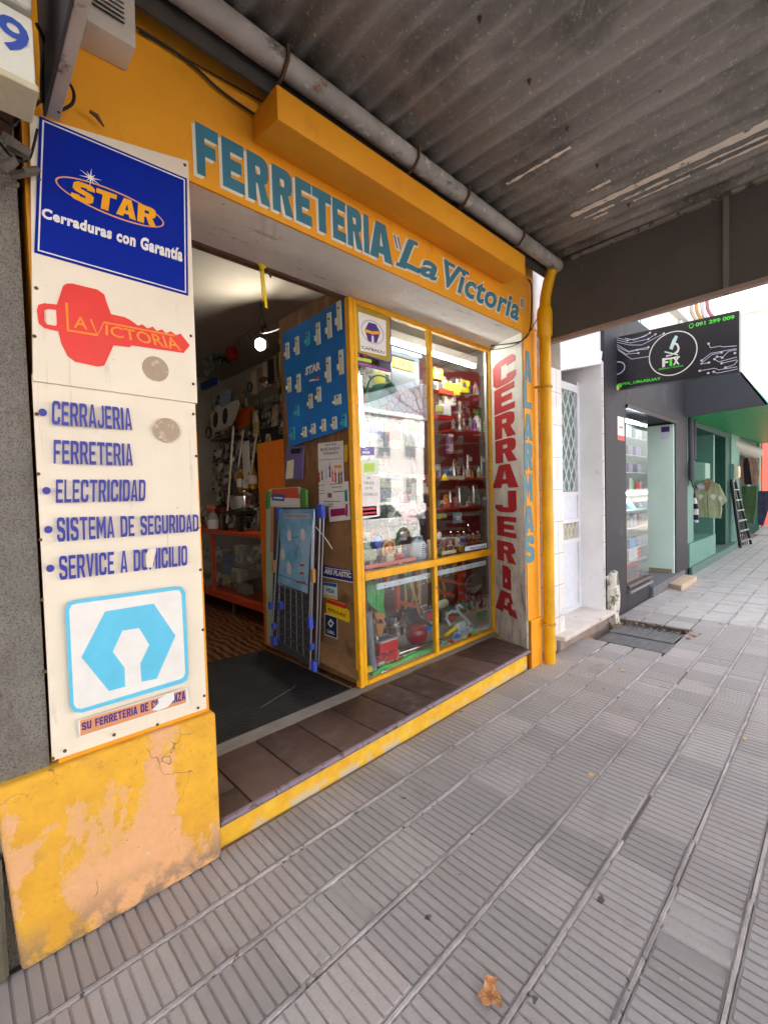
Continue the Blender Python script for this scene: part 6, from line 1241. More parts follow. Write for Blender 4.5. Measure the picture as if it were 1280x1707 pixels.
for sidx, z in enumerate((1.375, 1.745, 2.105, 2.445)):
    y = 3.75
    while y < 6.9:
        l = random.uniform(.08, .2); h = random.uniform(.12, .30); k = random.choice(kinds); dpt = random.uniform(.1, .2)
        m = MB(); m.box(3.04 + random.uniform(0, .03), 3.04 + dpt, y, y + l, z, z + h, .006); pm_ = printed(P('stock_' + k[1].replace(' ', '_'), k[0]))
        if random.random() < .5:
            t = T('stock_box', '%s box on the %s shelf inside the shop' % (k[1], ('lowest', 'second', 'third', 'fourth')[sidx]), 'box', (3.1, y + l / 2, z), 0, 'boxes on the side wall shelves'); m.build('carton', pm_, t)
            flat(sid(3.04), [(y + l * .2, z + h * .3), (y + l * .8, z + h * .3), (y + l * .8, z + h * .7), (y + l * .2, z + h * .7)], 'label_panel', random.choice([paper, cream, yellow, paleblue]), t, .002, .003)
        else: tag(m.build('stock_box', pm_, None), '%s box on the %s shelf inside the shop' % (k[1], ('lowest', 'second', 'third', 'fourth')[sidx]), 'box', 'boxes on the side wall shelves')
        y += l + random.uniform(.01, .06)
# hanging utensils and packs in front of the shelves
def hang(c, w_, h, mat, label, group, kind='hanging_pack', x=None):
    m = MB(); m.box(c[0] - .012, c[0] + .012, c[1] - w_ / 2, c[1] + w_ / 2, c[2] - h, c[2], .006)
    m.tube([(c[0], c[1], c[2]), (c[0] + .01, c[1], c[2] + .04)], .003, 4)
    return tag(m.build(kind, mat, None), label, 'pack', group)
for i, (c, k) in enumerate(zip(((2.950,5.393,3.158), (2.950,5.251,3.173), (2.950,5.084,3.195), (2.950,4.966,3.212), (2.950,4.852,3.228), (2.950,4.741,3.244)), (0, 2, 0, 1, 2, 0))):
    hang(c, .16, .30, P('stock_' + kinds[k][1].replace(' ', '_'), kinds[k][0]), kinds[k][1] + ' pack in the hanging row beside the blue board', 'packs hanging beside the blue board')
for i, c in enumerate(((2.950,5.425,2.777), (2.950,5.330,2.769), (2.950,5.238,2.760), (2.950,5.147,2.760), (2.950,5.058,2.760), (2.950,4.972,2.759), (2.950,4.873,2.756), (2.950,4.777,2.753))):
    t = T('kitchen_spatula', 'steel serving tool hanging in the row behind the blue board', 'utensil', c, 0, 'steel serving tools hanging in a row')
    m = MB(); m.tube([c, (c[0], c[1], c[2] - .17)], .006, 6); m.build('handle', steel, t, True); m = MB(); m.ball((c[0], c[1], c[2] - .21), .03, (.3, 1, 1.5)); m.build('blade', steel, t, True)
for i, (c, s_, lb) in enumerate((((2.900,6.438,2.209), .10, 'round steel pan lid hanging high on the left of the goods'), ((2.900,6.398,2.004), .09, 'steel lid hanging under the round pan lid'), ((2.900,6.262,1.780), .08, 'small steel lid above the red kettle'), ((2.900,6.555,1.659), .09, 'steel strainer hanging left of the rods'), ((2.900,6.007,2.062), .07, 'small steel bowl hanging by the long rod'))):
    t = T('pan_lid', lb, 'lid', c); m = MB(); m.lathe([(s_, 0), (s_ * .96, .015), (s_ * .5, .04), (.01, .05)], c, (-1, -.2, .1), 20); m.build('disc', steel, t, True); m = MB(); m.ball((c[0] - .06, c[1], c[2]), .018); m.build('knob', dark, t, True)
tr = T('twin_tray', 'white tray with two black oval pads hanging inside the shop', 'tray', (2.800,6.070,2.686))
q = [(6.379,2.524),(6.392,2.737),(6.044,2.757),(5.569,2.792),(5.531,2.731),(5.615,2.621),(5.780,2.491),(5.941,2.469)]
m = MB(); m.slab(sid(2.8)[0], q, (-1, 0, 0), .03); m.build('tray', P('tray_white', (206, 204, 198), .4), tr)
for c in [(6.210,2.621),(5.909,2.629)]:
    flat(sid(2.77), ell(c[0], c[1], .07, .11, 20, .3), 'oval_pad', dark, tr, .001, .006)
boxr_x('orange_box', (5.865,5.493,2.463,2.715), 2.9, .1, P('burnt_orange_card', (190, 84, 24)), 'burnt orange box beside the white twin tray', 'box')
for nm, r, mt, lb in (('blue_carton', (6.510,6.072,3.084,3.182), P('royal_blue_card', (30, 50, 140)), 'royal blue carton high at the left inside the shop'), ('printed_pack', (6.539,6.097,2.714,3.043), P('pale_blue_card', (150, 176, 200)), 'pale blue printed pack under the royal blue carton'), ('white_pack', (6.615,6.244,2.508,2.692), paper, 'white pack with grey text under the pale blue pack'), ('dark_bag', (5.384,4.598,1.724,2.091), P('black_bag', (20, 20, 22), .8), 'black bags hanging in a mass behind the blister pack'), ('dark_bag', (5.215,4.680,2.129,2.371), P('charcoal_bag', (40, 42, 44), .8), 'charcoal bag hanging above the black bags'), ('yellow_glove', (4.739,4.555,2.047,2.144), yellow, 'yellow glove pack above the black bags'), ('green_pack', (5.349,5.135,2.102,2.231), P('olive_pack2', (100, 120, 50)), 'olive green pack hanging by the rods'), ('yellow_pack', (4.704,4.626,3.314,3.382), yellow, 'small yellow pack at the edge of the blue board')):
    boxr_x(nm, r, 2.7 if 'left' in lb or 'carton' in nm else 2.9, .06, mt, lb, 'pack')
rb_t = T('hanging_bottle', 'red bottle hanging among green garlands near the ceiling', 'bottle', (2.700,5.499,3.577)); m = MB(); c = (2.700,5.492,3.289); m.lathe([(.07, 0), (.075, .05), (.07, .16), (.03, .24), (.03, .36)], c, (0, 0, 1), 14); m.build('body', P('deep_red_plastic', (180, 20, 30), .3), rb_t, True)
gg = T('green_garland', 'dark green artificial garland hanging beside the red bottle', 'garland', (2.750,5.825,3.676)); m = MB(); c = Vector((2.750,5.844,3.484))
for i in range(140):
    p_ = c + Vector((random.gauss(0, .05), random.gauss(0, .07), random.uniform(-.18, .2))); d_ = Vector((random.uniform(-1, 1), random.uniform(-1, 1), random.uniform(-1, .4))).normalized(); s_ = d_.orthogonal() * .012
    m.face([p_, p_ + d_ * .03 + s_, p_ + d_ * .06, p_ + d_ * .03 - s_])
m.build('leaves', P('garland_green', (30, 84, 50), .7), gg)
nb_ = T('wire_net', 'grey wire net bag hanging from the ceiling inside the shop', 'net', (2.500,5.280,3.973)); m = MB(); a = Vector((2.500,5.059,3.934)); 
for i in range(9):
    t_ = i / 8 - .5; m.tube([a, a + Vector((.1, t_ * .9 - .1, -.30)), a + Vector((.1, t_ * 1.1 - .25, -.62))], .004, 4)
for zz_, ww in ((-.2, .3), (-.36, .55), (-.5, .75)):
    m.tube([a + Vector((.08, -.1 + zz_ * .1 - ww / 2, zz_)), a + Vector((.08, -.1 + zz_ * .1, zz_ - .03)), a + Vector((.08, -.1 + zz_ * .1 + ww / 2, zz_))], .004, 4)
m.build('mesh', P('net_grey', (110, 108, 104)), nb_)
cbag = T('clear_bag', 'clear crinkled plastic bags hanging at the left inside the shop', 'bag', (2.600,6.012,3.455)); m = MB(); c = Vector((2.600,5.982,3.369)); m.ball(c, .14, (.4, 1, 1.4), 3)
for v in m.bm.verts: v.co += Vector((random.uniform(-.02, .02), random.uniform(-.03, .03), random.uniform(-.03, .03)))
m.build('film', P('misty_film', (110, 122, 124), .25), cbag)
spt = T('spot_lamp', 'lit silver spot lamp on a black arm near the shop ceiling', 'lamp', (2.250,4.039,3.085)); c = Vector((2.250,3.976,2.988)); ax_ = Vector((-.75, -.5, -.3)).normalized()
m = MB(); m.lathe([(.03, -.12), (.04, -.10), (.045, -.03), (.06, 0), (.056, .002), (.04, -.02)], c, ax_, 18); m.build('head', P('lamp_silver', (170, 170, 170), .3), spt, True)
m = MB(); m.lathe([(.026, -.004), (.028, .012), (.02, .024), (.004, .03)], c, ax_, 18); m.build('bulb', EM('lit_bulb', (255, 240, 214), 330), spt, True)
m = MB(); m.tube([c - ax_ * .1, c + Vector((.06, .06, .18)), c + Vector((.05, .05, .42))], .012, 8); m.build('arm', dark, spt, True); m = MB(); m.ball(c + Vector((.05, .02, .20)), .035); m.build('joint', dark, spt, True)
cable('ceiling_cable', [(2.250,3.991,3.095), (2.250,3.791,3.056), (2.200,3.502,3.002), (2.150,3.290,2.960)], .006, 'black cable running along the shop ceiling to the spot lamp')

dull = [((60, 58, 56), 'charcoal'), ((90, 70, 52), 'brown'), ((150, 140, 120), 'khaki'), ((70, 78, 84), 'slate'), ((120, 36, 34), 'dark red'), ((190, 180, 160), 'ivory'), ((44, 70, 54), 'bottle green'), ((34, 34, 36), 'black'), ((180, 150, 60), 'ochre')]
y = 3.95; i = 0
while y < 6.9:                                                # dense stock hanging from the side wall
    for z in (2.98, 2.62, 2.28, 1.96, 1.64, 1.36):
        if random.random() < .14: continue
        k = random.choice(dull); h = random.uniform(.14, .34); wd = random.uniform(.04, .09); x = 2.96 + random.uniform(-.08, .05); yy = y + random.uniform(-.03, .03); zt = z + random.uniform(-.06, .06); m = MB(); kind = random.random()
        if kind < .45: m.hexa([(x - .02, yy - wd, zt - h), (x + .02, yy - wd, zt - h), (x + .02, yy + wd, zt - h), (x - .02, yy + wd, zt - h), (x - .01, yy - wd * .7, zt), (x + .01, yy - wd * .7, zt), (x + .01, yy + wd * .7, zt), (x - .01, yy + wd * .7, zt)], .006); nm = 'hanging_pouch'
        elif kind < .65: m.tube([(x, yy, zt), (x, yy, zt - h * .6), (x - .02, yy, zt - h)], [.008, .010, .03], 8); nm = 'hanging_tool'
        elif kind < .82: m.lathe([(wd, 0), (wd * .9, .02), (wd * .4, .035)], (x, yy, zt - wd), (-1, 0, .1), 16); nm = 'hanging_pan'; k = (0, 'steel')
        else: m.tube([(x, yy + wd * math.cos(t), zt - wd + wd * math.sin(t)) for t in (j * math.pi / 8 for j in range(16))], .012, 6, closed=True); nm = 'hanging_coil'
        tag(m.build(nm, steel if k[1] == 'steel' else printed(P('dull_' + k[1].replace(' ', '_'), k[0])) if nm == 'hanging_pouch' else P('dull_' + k[1].replace(' ', '_'), k[0]), None, True), k[1] + ' ' + nm.replace('_', ' ') + ' in the dense stock on the side wall', 'goods', 'dense stock hanging on the side wall')
    y += random.uniform(.15, .21)
for i in range(16):
    k = random.choice(dull); yy = random.uniform(4.1, 6.6); h = random.uniform(.1, .3); m = MB(); m.box(2.62, 2.62 + random.uniform(.08, .2), yy, yy + random.uniform(.08, .18), 1.121, 1.121 + h, .005)
    tag(m.build('counter_box', printed(P('dull_' + k[1].replace(' ', '_'), k[0])), None), k[1] + ' box among the goods standing on the counter', 'box', 'boxes standing on the counter')
for i in range(14):
    k = random.choice(dull); yy = random.uniform(4.0, 6.6); m = MB(); zz_ = .361 if i % 2 else .713; m.box(2.55, 2.55 + random.uniform(.1, .3), yy, yy + random.uniform(.08, .25), zz_, zz_ + random.uniform(.06, .24), .005)
    tag(m.build('counter_stock', printed(P('dull_' + k[1].replace(' ', '_'), k[0])), None), k[1] + ' pack lying inside the glass counter', 'pack', 'packs inside the glass counter')

# ================================================================ white house next door
wh = T('white_house_front', 'white tiled house front with a recessed barred door right of the yellow pipe', 'house', (4.5, 1.95, 0))
MW = m_marble(); wp = M('chalky_white_paint', (232, 230, 231), .7, .06, 4, .15, 30, stains=(((196, 192, 190), .62, .75, 5, None),))
m = MB(); m.box(3.90, 4.215, 1.90, 2.42, -.02, 2.62, .003); m.build('tiled_pier', MW, wh)
m = MB(); m.box(5.205, 5.225, 1.885, 2.5, .12, 2.88, .003); m.build('tiled_edge', MW, wh)
m = MB(); m.box(5.20, 5.245, 1.90, 2.5, .10, 2.9); m.build('reveal', wp, wh)
m = MB(); m.hexa([(4.2, 1.90, 2.62), (5.20, 1.90, 2.86), (5.20, 2.5, 2.86), (4.2, 2.5, 2.62), (4.2, 1.90, 3.0), (5.245, 1.90, 3.0), (5.245, 2.5, 3.0), (4.2, 2.5, 3.0)]); m.build('door_head', wp, wh)
m = MB(); m.box(3.66, 5.245, 1.92, 2.45, 2.9, 6.4); m.build('upper_wall', wp, wh)  # unseen upper height, raised to keep the pavement shaded
m = MB(); m.box(4.0, 5.33, 1.80, 2.5, .10, .145, .01, 2); m.build('marble_sill', M('worn_marble', (214, 204, 196), .4, .12, 6, .1, 20, stains=(((160, 140, 124), .62, .7, 9, None),)), wh, True)
m = MB(); m.box(4.03, 5.28, 1.86, 2.3, -.1, .10, .004); m.build('step_front', M('stained_cement', (150, 134, 124), .9, .2, 6, .5, 30), wh)
YD = 2.16
fm_ = P('white_metal', (216, 218, 224), .4)
dw = MB(); dw.box(4.25, 4.30, YD - .02, YD + .03, .146, 2.62); dw.box(5.14, 5.20, YD - .02, YD + .03, .146, 2.70)
for z0, z1 in ((.146, .20), (.90, .95), (1.13, 1.17), (1.43, 1.47), (2.58, 2.66)): dw.box(4.30, 5.14, YD - .02, YD + .03, z0, z1)
door = dw.build('door', fm_, wh)
m = MB(); m.box(4.30, 5.14, YD, YD + .02, .20, .90); m.build('lower_panel', P('pale_lilac_metal', (214, 217, 228), .4), door)
m = MB(); m.box(4.30, 5.14, YD, YD + .02, 1.17, 1.43); m.build('middle_panel', P('pale_lilac_metal', (214, 217, 228), .4), door)
m = MB(); m.box(4.30, 5.14, YD + .02, YD + .026, 1.47, 2.58); m.build('pane', P('frosted_green_grey', (120, 140, 136), .25), door)
m = MB(); m.box(4.30, 5.14, YD + .02, YD + .026, .95, 1.13); m.build('pane', P('amber_frosted', (190, 180, 140), .3), door)
m = MB()
def lattice(x0, x1, z0, z1, p):
    k = x0 - (z1 - z0)
    while k < x1:
        for s_ in (1, -1):
            pts = []
            for t in (0, 1):
                pts.append((k + t * (z1 - z0) * .55, z0 + t * (z1 - z0)) if s_ == 1 else (k + t * (z1 - z0) * .55, z1 - t * (z1 - z0)))
            (a, b), (c_, d_) = pts; sl = (d_ - b) / (c_ - a)
            lo_, hi_ = max(a, x0), min(c_, x1)
            if hi_ - lo_ > .01: m.tube([(lo_, YD - .004 - .008 * (s_ == 1), b + sl * (lo_ - a)), (hi_, YD - .004 - .008 * (s_ == 1), b + sl * (hi_ - a))], .006, 5)
        k += p
lattice(4.30, 5.14, 1.47, 2.58, .13); lattice(4.30, 5.14, .95, 1.13, .10)
m.build('lattice_bars', fm_, door)
# ruined footing, covers and rubble between the houses
st_ = T('broken_pillar_base', 'crumbling whitewashed masonry stub at the foot of the black shop front', 'masonry stub', (5.3, 1.85, 0))
m = MB(); m.hexa([(5.25, 1.80, -.1), (5.40, 1.80, -.1), (5.40, 1.95, -.1), (5.25, 1.95, -.1), (5.25, 1.81, .52), (5.40, 1.81, .56), (5.40, 1.95, .56), (5.25, 1.95, .52)])
bmesh.ops.subdivide_edges(m.bm, edges=m.bm.edges[:], cuts=4, use_grid_fill=True)
for v in m.bm.verts: v.co += Vector((random.uniform(-.012, .012), random.uniform(-.016, .012), random.uniform(-.014, .014)))
m.build('masonry', M('flaked_whitewash', (216, 210, 202), .9, .15, 12, .6, 30, stains=(((110, 116, 84), .52, .60, 9, None), ((120, 96, 80), .60, .66, 14, None))), st_)
for i, (x0, x1, ya, yb, z, tl, lb) in enumerate(((4.56, 4.86, 1.14, 1.72, .004, 0, 'dull metal cover plate set flush in the paving, nearest of the three'), (4.88, 5.20, 1.16, 1.74, .012, .012, 'grey metal cover plate lifting at its edge, middle of the three'), (5.25, 5.50, 1.18, 1.76, -.03, .03, 'narrow metal cover plate sunk in the dark pit'))):
    t = T('utility_cover', lb, 'cover plate', ((x0 + x1) / 2, 1.4, 0)); m = MB(); m.hexa([(x0, ya, z - .012), (x1, ya, z - .012 - tl), (x1, yb, z - .012 - tl), (x0, yb, z - .012), (x0, ya, z), (x1, ya, z - tl), (x1, yb, z - tl), (x0, yb, z)], .003)
    m.build('plate', M('worn_cover_metal', (112, 110, 112), .55, .15, 9, .4, 40, metal=.3), t)
    m = MB()
    for k in range(8): y = ya + .05 + k * (yb - ya - .1) / 7; m.box(x0 + .03, x1 - .03, y - .008, y + .008, z - tl * .5 - .001, z + .003 - tl * .4)
    m.build('tread_bars', M('worn_cover_metal', (112, 110, 112)), t)
m = MB(); rubm = M('pit_rubble', (150, 120, 96), .95, .3, 20, .6, 40)
for i in range(85):
    a = random.random(); x, y = (random.uniform(5.18, 5.58), random.uniform(1.15, 1.85)) if a < .5 else (random.uniform(4.75, 5.6), random.uniform(1.08, 1.2)) if a < .75 else (random.uniform(5.0, 5.45), random.uniform(1.66, 1.84))
    r_ = random.uniform(.004, .016); m.ball((x, y, -.012 + r_ * .4), r_, (1, random.uniform(.6, 1.2), .7), 1)
for v in m.bm.verts: v.co += Vector((random.uniform(-.004, .004), random.uniform(-.004, .004), random.uniform(-.003, .003)))
o = m.build('rubble', rubm); o['kind'] = 'stuff'; o['label'] = 'broken brick crumbs around the metal cover plates'
leafm = M('dry_leaf', (206, 146, 92), .7, .2, 30, .3, 60); 
def leaf(c, s_, rz, label, mt=leafm):
    o2 = [(0, -.5), (.04, -.28), (.22, -.42), (.2, -.2), (.42, -.12), (.26, .02), (.44, .22), (.2, .2), (.14, .42), (.02, .3), (-.08, .52), (-.14, .24), (-.36, .34), (-.26, .1), (-.46, -.02), (-.24, -.1), (-.30, -.3), (-.08, -.22)]
    m = MB(); cc, ss = math.cos(rz), math.sin(rz)
    m.slab(lambda u, v: (c[0] + s_ * (u * cc - v * ss), c[1] + s_ * (u * ss + v * cc), c[2] + .004 + .03 * s_ * abs(u) + .05 * s_ * (u * u + v * v) + .03 * s_ * math.sin(7 * u)), o2, (0, 0, 1), .0012)
    m.tube([(c[0] + s_ * (-.5 * -ss) * 1.0, c[1] + s_ * (-.5 * cc), c[2] + .006), (c[0] + s_ * (-.72 * -ss) + .003, c[1] + s_ * (-.72 * cc), c[2] + .010)], .0012, 5)
    return tag(m.build('dry_leaf', mt), label, 'leaf')
lp = [(1.115,0.766,0.000), (1.122,0.757,0.000), (1.125,0.748,0.000), (1.137,0.734,0.000), (1.120,0.732,0.000), (1.109,0.732,0.000), (1.110,0.720,0.000), (1.102,0.705,0.000), (1.075,0.682,0.000), (1.076,0.703,0.000), (1.070,0.717,0.000), (1.050,0.720,0.000), (1.036,0.721,0.000), (1.051,0.735,0.000), (1.056,0.747,0.000), (1.060,0.759,0.000), (1.078,0.757,0.000), (1.092,0.756,0.000)]
lc = Vector((sum(p_[0] for p_ in lp) / len(lp), sum(p_[1] for p_ in lp) / len(lp), 0))
q_ = NB('curled_leaf'); kk = q_.mix(q_.ramp(q_.noise(60, 6), .35, .65), lin((176, 112, 66)), lin((224, 170, 120))); kk = q_.mix(q_.ramp(q_.noise(38, 6), .60, .66), kk, lin((120, 70, 42))); q_.col(kk); q_.b.inputs['Roughness'].default_value = .75; q_.bump(q_.noise(120, 5), .5, .004)
m = MB()
m.slab(lambda u, v: (u, v, .004), [(p_[0], p_[1]) for p_ in lp], (0, 0, 1), .0008)
bmesh.ops.subdivide_edges(m.bm, edges=m.bm.edges[:], cuts=3, use_grid_fill=True)
for v in m.bm.verts:
    dx, dy = v.co.x - lc.x, v.co.y - lc.y; r2 = dx * dx + dy * dy
    v.co.z += 5.0 * r2 + .006 * math.sin(60 * dx + 30 * dy) * min(1, r2 * 900) + .18 * abs(dx * .8 + dy * .6) * .6
lf = T('plane_leaf', 'curled orange brown plane leaf lying on the ribbed tiles in front', 'leaf', lc)
m.build('blade', q_.m, lf, True)
m = MB(); m.tube([(1.103,0.738,0.006), (1.105,0.752,0.012), (1.108,0.760,0.022)], .0016, 5); m.tube([(1.097,0.736,0.009), (1.075,0.722,0.008), (1.063,0.712,0.012)], .001, 4); m.tube([(1.086,0.729,0.008), (1.090,0.711,0.012), (1.089,0.696,0.018)], .0008, 4); m.tube([(1.086,0.729,0.008), (1.068,0.738,0.012), (1.050,0.744,0.018)], .0008, 4); m.build('stalk', P('leaf_stalk', (150, 96, 56), .7), lf)
leaf((2.35, .93, .001), .04, .4, 'tiny yellow dry leaf on the ribbed tiles before the step', P('pale_leaf', (214, 180, 110)))
leaf((3.9, 1.28, .001), .035, 2.0, 'small pale leaf near the bottom of the yellow pipe', P('pale_leaf', (214, 180, 110)))
leaf((4.55, 1.80, .001), .07, .9, 'dry leaf at the foot of the marble step')
leaf((5.3, 1.10, .001), .05, 2.2, 'reddish leaf at the corner of the cover plates', P('red_leaf', (170, 80, 60)))
leaf((3.3, .42, .001), .03, 1.2, 'pale leaf scrap on the tiles at the right', P('pale_leaf', (214, 180, 110)))
for i in range(11):
    leaf((random.uniform(5.0, 5.6), random.choice((random.uniform(1.02, 1.16), random.uniform(1.70, 1.82))), .004), random.uniform(.035, .07), random.uniform(0, 6), 'small brown leaf among the litter at the cover plates', P('brown_leaf', (120, 80, 52)))['group'] = 'leaf litter at the cover plates'
# ================================================================ black phone shop
fx = T('black_shop_front', 'black painted shop front with a glass showcase and pale green doorway', 'shop', (7.0, 1.9, 0))
bk = M('charcoal_masonry', (46, 45, 52), .65, .1, 4, .25, 20, stains=(((62, 62, 70), .58, .7, 3, None),))
m = MB(); m.box(5.245, 5.905, 1.88, 2.3, -.05, 3.6, .004); m.box(5.905, 6.80, 1.88, 2.3, -.05, .30); m.box(8.14, 8.86, 1.88, 2.3, -.05, 3.6, .004); m.box(5.905, 8.14, 1.88, 2.3, 2.50, 3.6); m.build('wall', bk, fx)
m = MB(); m.box(5.25, 9.0, 2.31, 4.9, 3.6, 6.4); m.build('upper_block', M('pale_upper_wall', (222, 218, 214), .8, .05, 2), fx)
for x in (5.7, 7.2):
    m = MB(); m.box(x, x + 1.1, 2.26, 2.31, 3.75, 5.3); w_ = m.build('window', P('pale_blue_frame', (176, 190, 206)), fx)
    m = MB(); m.box(x + .08, x + .52, 2.25, 2.26, 3.85, 5.2); m.box(x + .58, x + 1.02, 2.25, 2.26, 3.85, 5.2); m.build('pane', P('sky_grey_pane', (150, 170, 190), .15), w_)
m = MB(); m.box(5.9, 8.16, 1.855, 1.88, 2.455, 2.50); m.build('shutter_rail', P('dark_shutter_rail', (46, 40, 40)), fx)
m = MB(); m.box(5.905, 6.80, 1.85, 1.88, .27, .30, .003); m.build('window_sill', P('brown_sill', (104, 86, 80)), fx)
m = MB(); m.box(5.905, 6.80, 1.835, 1.878, .205, .235, .004); m.build('ledge', P('grey_ledge', (130, 128, 132)), fx)
m = MB(); m.box(6.80, 8.5, 1.84, 4.2, -.05, .14); m.build('doorstep', M('dark_doorstep', (110, 108, 112), .8, .15, 6), fx)
mint = M('mint_plaster', (204, 226, 216), .6, .05, 3, .1, 20)
m = MB(); m.box(8.10, 8.14, 1.90, 2.9, .14, 2.46); m.build('reveal', mint, fx)
m = MB(); m.box(8.095, 8.10, 1.93, 2.25, .14, .20); m.build('tan_patch', P('tan_patch', (150, 136, 112)), fx)
m = MB(); m.box(5.245, 5.30, 2.3, 5, .0, 3); m.box(9.0, 9.1, 2.3, 5, 0, 3); m.box(5.3, 9.0, 4.9, 5, 0, 3); m.box(5.3, 9.0, 2.31, 4.9, 2.62, 2.7); m.box(5.3, 6.78, 2.31, 4.9, .05, .12); m.build('inner_wall', M('mint_interior', (196, 216, 208), .7, .05, 3), fx)
m = MB(); m.box(5.92, 6.80, 2.55, 2.58, .3, 2.5); m.build('showcase_back', P('white_back', (226, 230, 230)), fx)
m = MB(); m.box(6.78, 6.80, 1.90, 2.55, .3, 2.5); m.box(5.91, 6.78, 1.895, 1.90, .302, 2.45); m.build('pane', glass, fx)
for i, z in enumerate((.55, .72, .98, 1.20, 1.45, 1.68, 1.90, 2.12)):
    m = MB(); m.box(5.92, 6.77, 1.915, 2.5, z, z + .012); m.build('shelf', P('glass_shelf', (206, 222, 220), .15), fx)
lt_ = EM('showcase_light', (240, 252, 255), 9)
for i, z in enumerate((2.36, 1.42)):
    t = T('showcase_lamp', ('lit tube lamp at the top of the phone shop showcase', 'lit lower tube lamp in the middle of the phone shop showcase')[i], 'lamp', (6.3, 2.2, z)); m = MB(); m.tube([(5.98, 1.99, z), (6.74, 1.99, z)], .018, 10); m.build('tube', lt_, t, True); m = MB(); m.box(5.95, 6.76, 2.01, 2.04, z - .02, z + .03); m.build('fitting', white, t)
cols = [(P('sky_case', (60, 150, 214)), 'sky blue'), (P('white_case', (220, 222, 226)), 'white'), (P('slate_case', (120, 126, 150)), 'slate'), (P('lilac_case', (150, 130, 190)), 'lilac'), (P('pink_case', (220, 150, 170)), 'pink'), (P('green_case', (90, 180, 110)), 'green'), (P('red_case', (206, 60, 50)), 'red'), (P('black_case', (40, 40, 46)), 'black'), (P('orange_case', (230, 110, 60)), 'orange')]
names = ['lowest', 'second', 'third', 'fourth', 'fifth', 'sixth', 'seventh', 'top']
for si, (z, ks) in enumerate(((.562, (6, 1, 1, 6)), (.732, (7, 0, 2)), (.992, (5, 7, 0, 2, 7)), (1.212, (1, 8, 2, 0, 1)), (1.462, (3, 4, 1, 5, 6, 4)), (1.692, (2, 3, 7, 3)), (1.912, (2, 2, 3)), (2.132, (0, 1, 1, 2, 1, 1)))):
    x = 5.94
    for j, k in enumerate(ks):
        l = .78 / len(ks) * random.uniform(.7, .9); h = random.uniform(.10, .17)
        m = MB(); y = 1.925 + random.uniform(0, .04)
        if si == 3: m.obox((x + l / 2, y + .1, z + .075), (l / 2, 0, 0), (0, .008, 0), (.02, .05, .07), .002)
        else: m.box(x, x + l, y, y + .06, z, z + h, .004)
        tag(m.build('phone_case_box', cols[k][0]), cols[k][1] + ' accessory box on the ' + names[si] + ' glass shelf of the showcase', 'box', 'accessory boxes in the showcase')
        x += .78 / len(ks)
b1 = T('radio_box', 'large orange carton with a dark radio picture at the bottom of the showcase', 'box', (6.3, 2.2, .31)); m = MB(); m.box(6.0, 6.55, 1.94, 2.25, .302, .52, .004); m.build('carton', P('coral_orange', (220, 80, 50)), b1); flat(fac(1.94), [(6.10, .33), (6.5, .33), (6.5, .49), (6.10, .49)], 'picture', P('slate_print2', (80, 84, 92)), b1, .001, .002)
s5 = T('wall_notice', 'white and red notice stuck on the black pilaster', 'sticker', (5.8, 1.88, 2.2)); r = (5.621,5.841,2.057,2.331); flat(fac(1.879), rect(r), 'sheet', paper, s5, .001, .001)
flat(fac(1.879), rect((r[0], r[1], r[2], r[2] + .055)), 'red_foot', inkred, s5, .0025, .0005); flat(fac(1.879), rect((r[0] + .04, r[1] - .04, r[2] + .14, r[3] - .11)), 'red_figure', P('soft_red', (214, 100, 100)), s5, .0025, .0005)
s6 = sticker('hours_sticker', rect((2.066,1.952,2.237,2.433)), P('pale_lilac_print', (206, 206, 226)), 'purple and white sticker high on the mint reveal', 'sticker', .001, sid(8.099)); q = (2.066,1.951,2.349,2.433); flat(sid(8.099), rect(q), 'purple_head', purple, s6, .003, .0005)
# hanging sign
sg = T('hanging_sign', 'black hanging sign with a microscope in a white ring and green lettering', 'sign', (5.65, 1.3, 2.9))
XS = 5.62; ss_ = sid(XS)
m = MB(); m.slab(ss_[0], [(1.882,2.637),(0.761,2.608),(0.761,3.191),(1.909,3.233)], (-1, 0, 0), .10, (), -.10); m.build('box', P('sign_black', (36, 34, 40), .35), sg)
neon = P('neon_green_print', (90, 226, 70), .4); tk = P('track_white', (206, 206, 222), .4)
q = [(1.325,2.913),(1.100,2.894),(1.324,3.145)]
ra = abs(q[1][0] - q[0][0]); rb2 = q[2][1] - q[0][1]
flat(ss_, ell(q[0][0], q[0][1], ra, rb2), 'ring', white, sg, .001, .0008, [ell(q[0][0], q[0][1], ra * .955, rb2 * .955)])
flat(ss_, [(1.420,2.786),(1.394,2.788),(1.394,2.825),(1.365,2.823),(1.364,2.841),(1.393,2.844),(1.393,2.862),(1.358,2.862),(1.358,2.876),(1.420,2.884)], 'letter_f', white, sg, .001, .0008)
flat(ss_, [(1.352,2.786),(1.328,2.785),(1.328,2.874),(1.351,2.873)], 'letter_i', neon, sg, .001, .0008)
text(ss_, 'X', [(1.320,2.786),(1.261,2.785),(1.261,2.864),(1.320,2.869)], white, sg, .05, 0, .002)
text(ss_, 'SERVICIO TECNICO', [(1.455,2.765),(1.226,2.756),(1.226,2.771),(1.455,2.780)], neon, sg, .02, 0, .002)
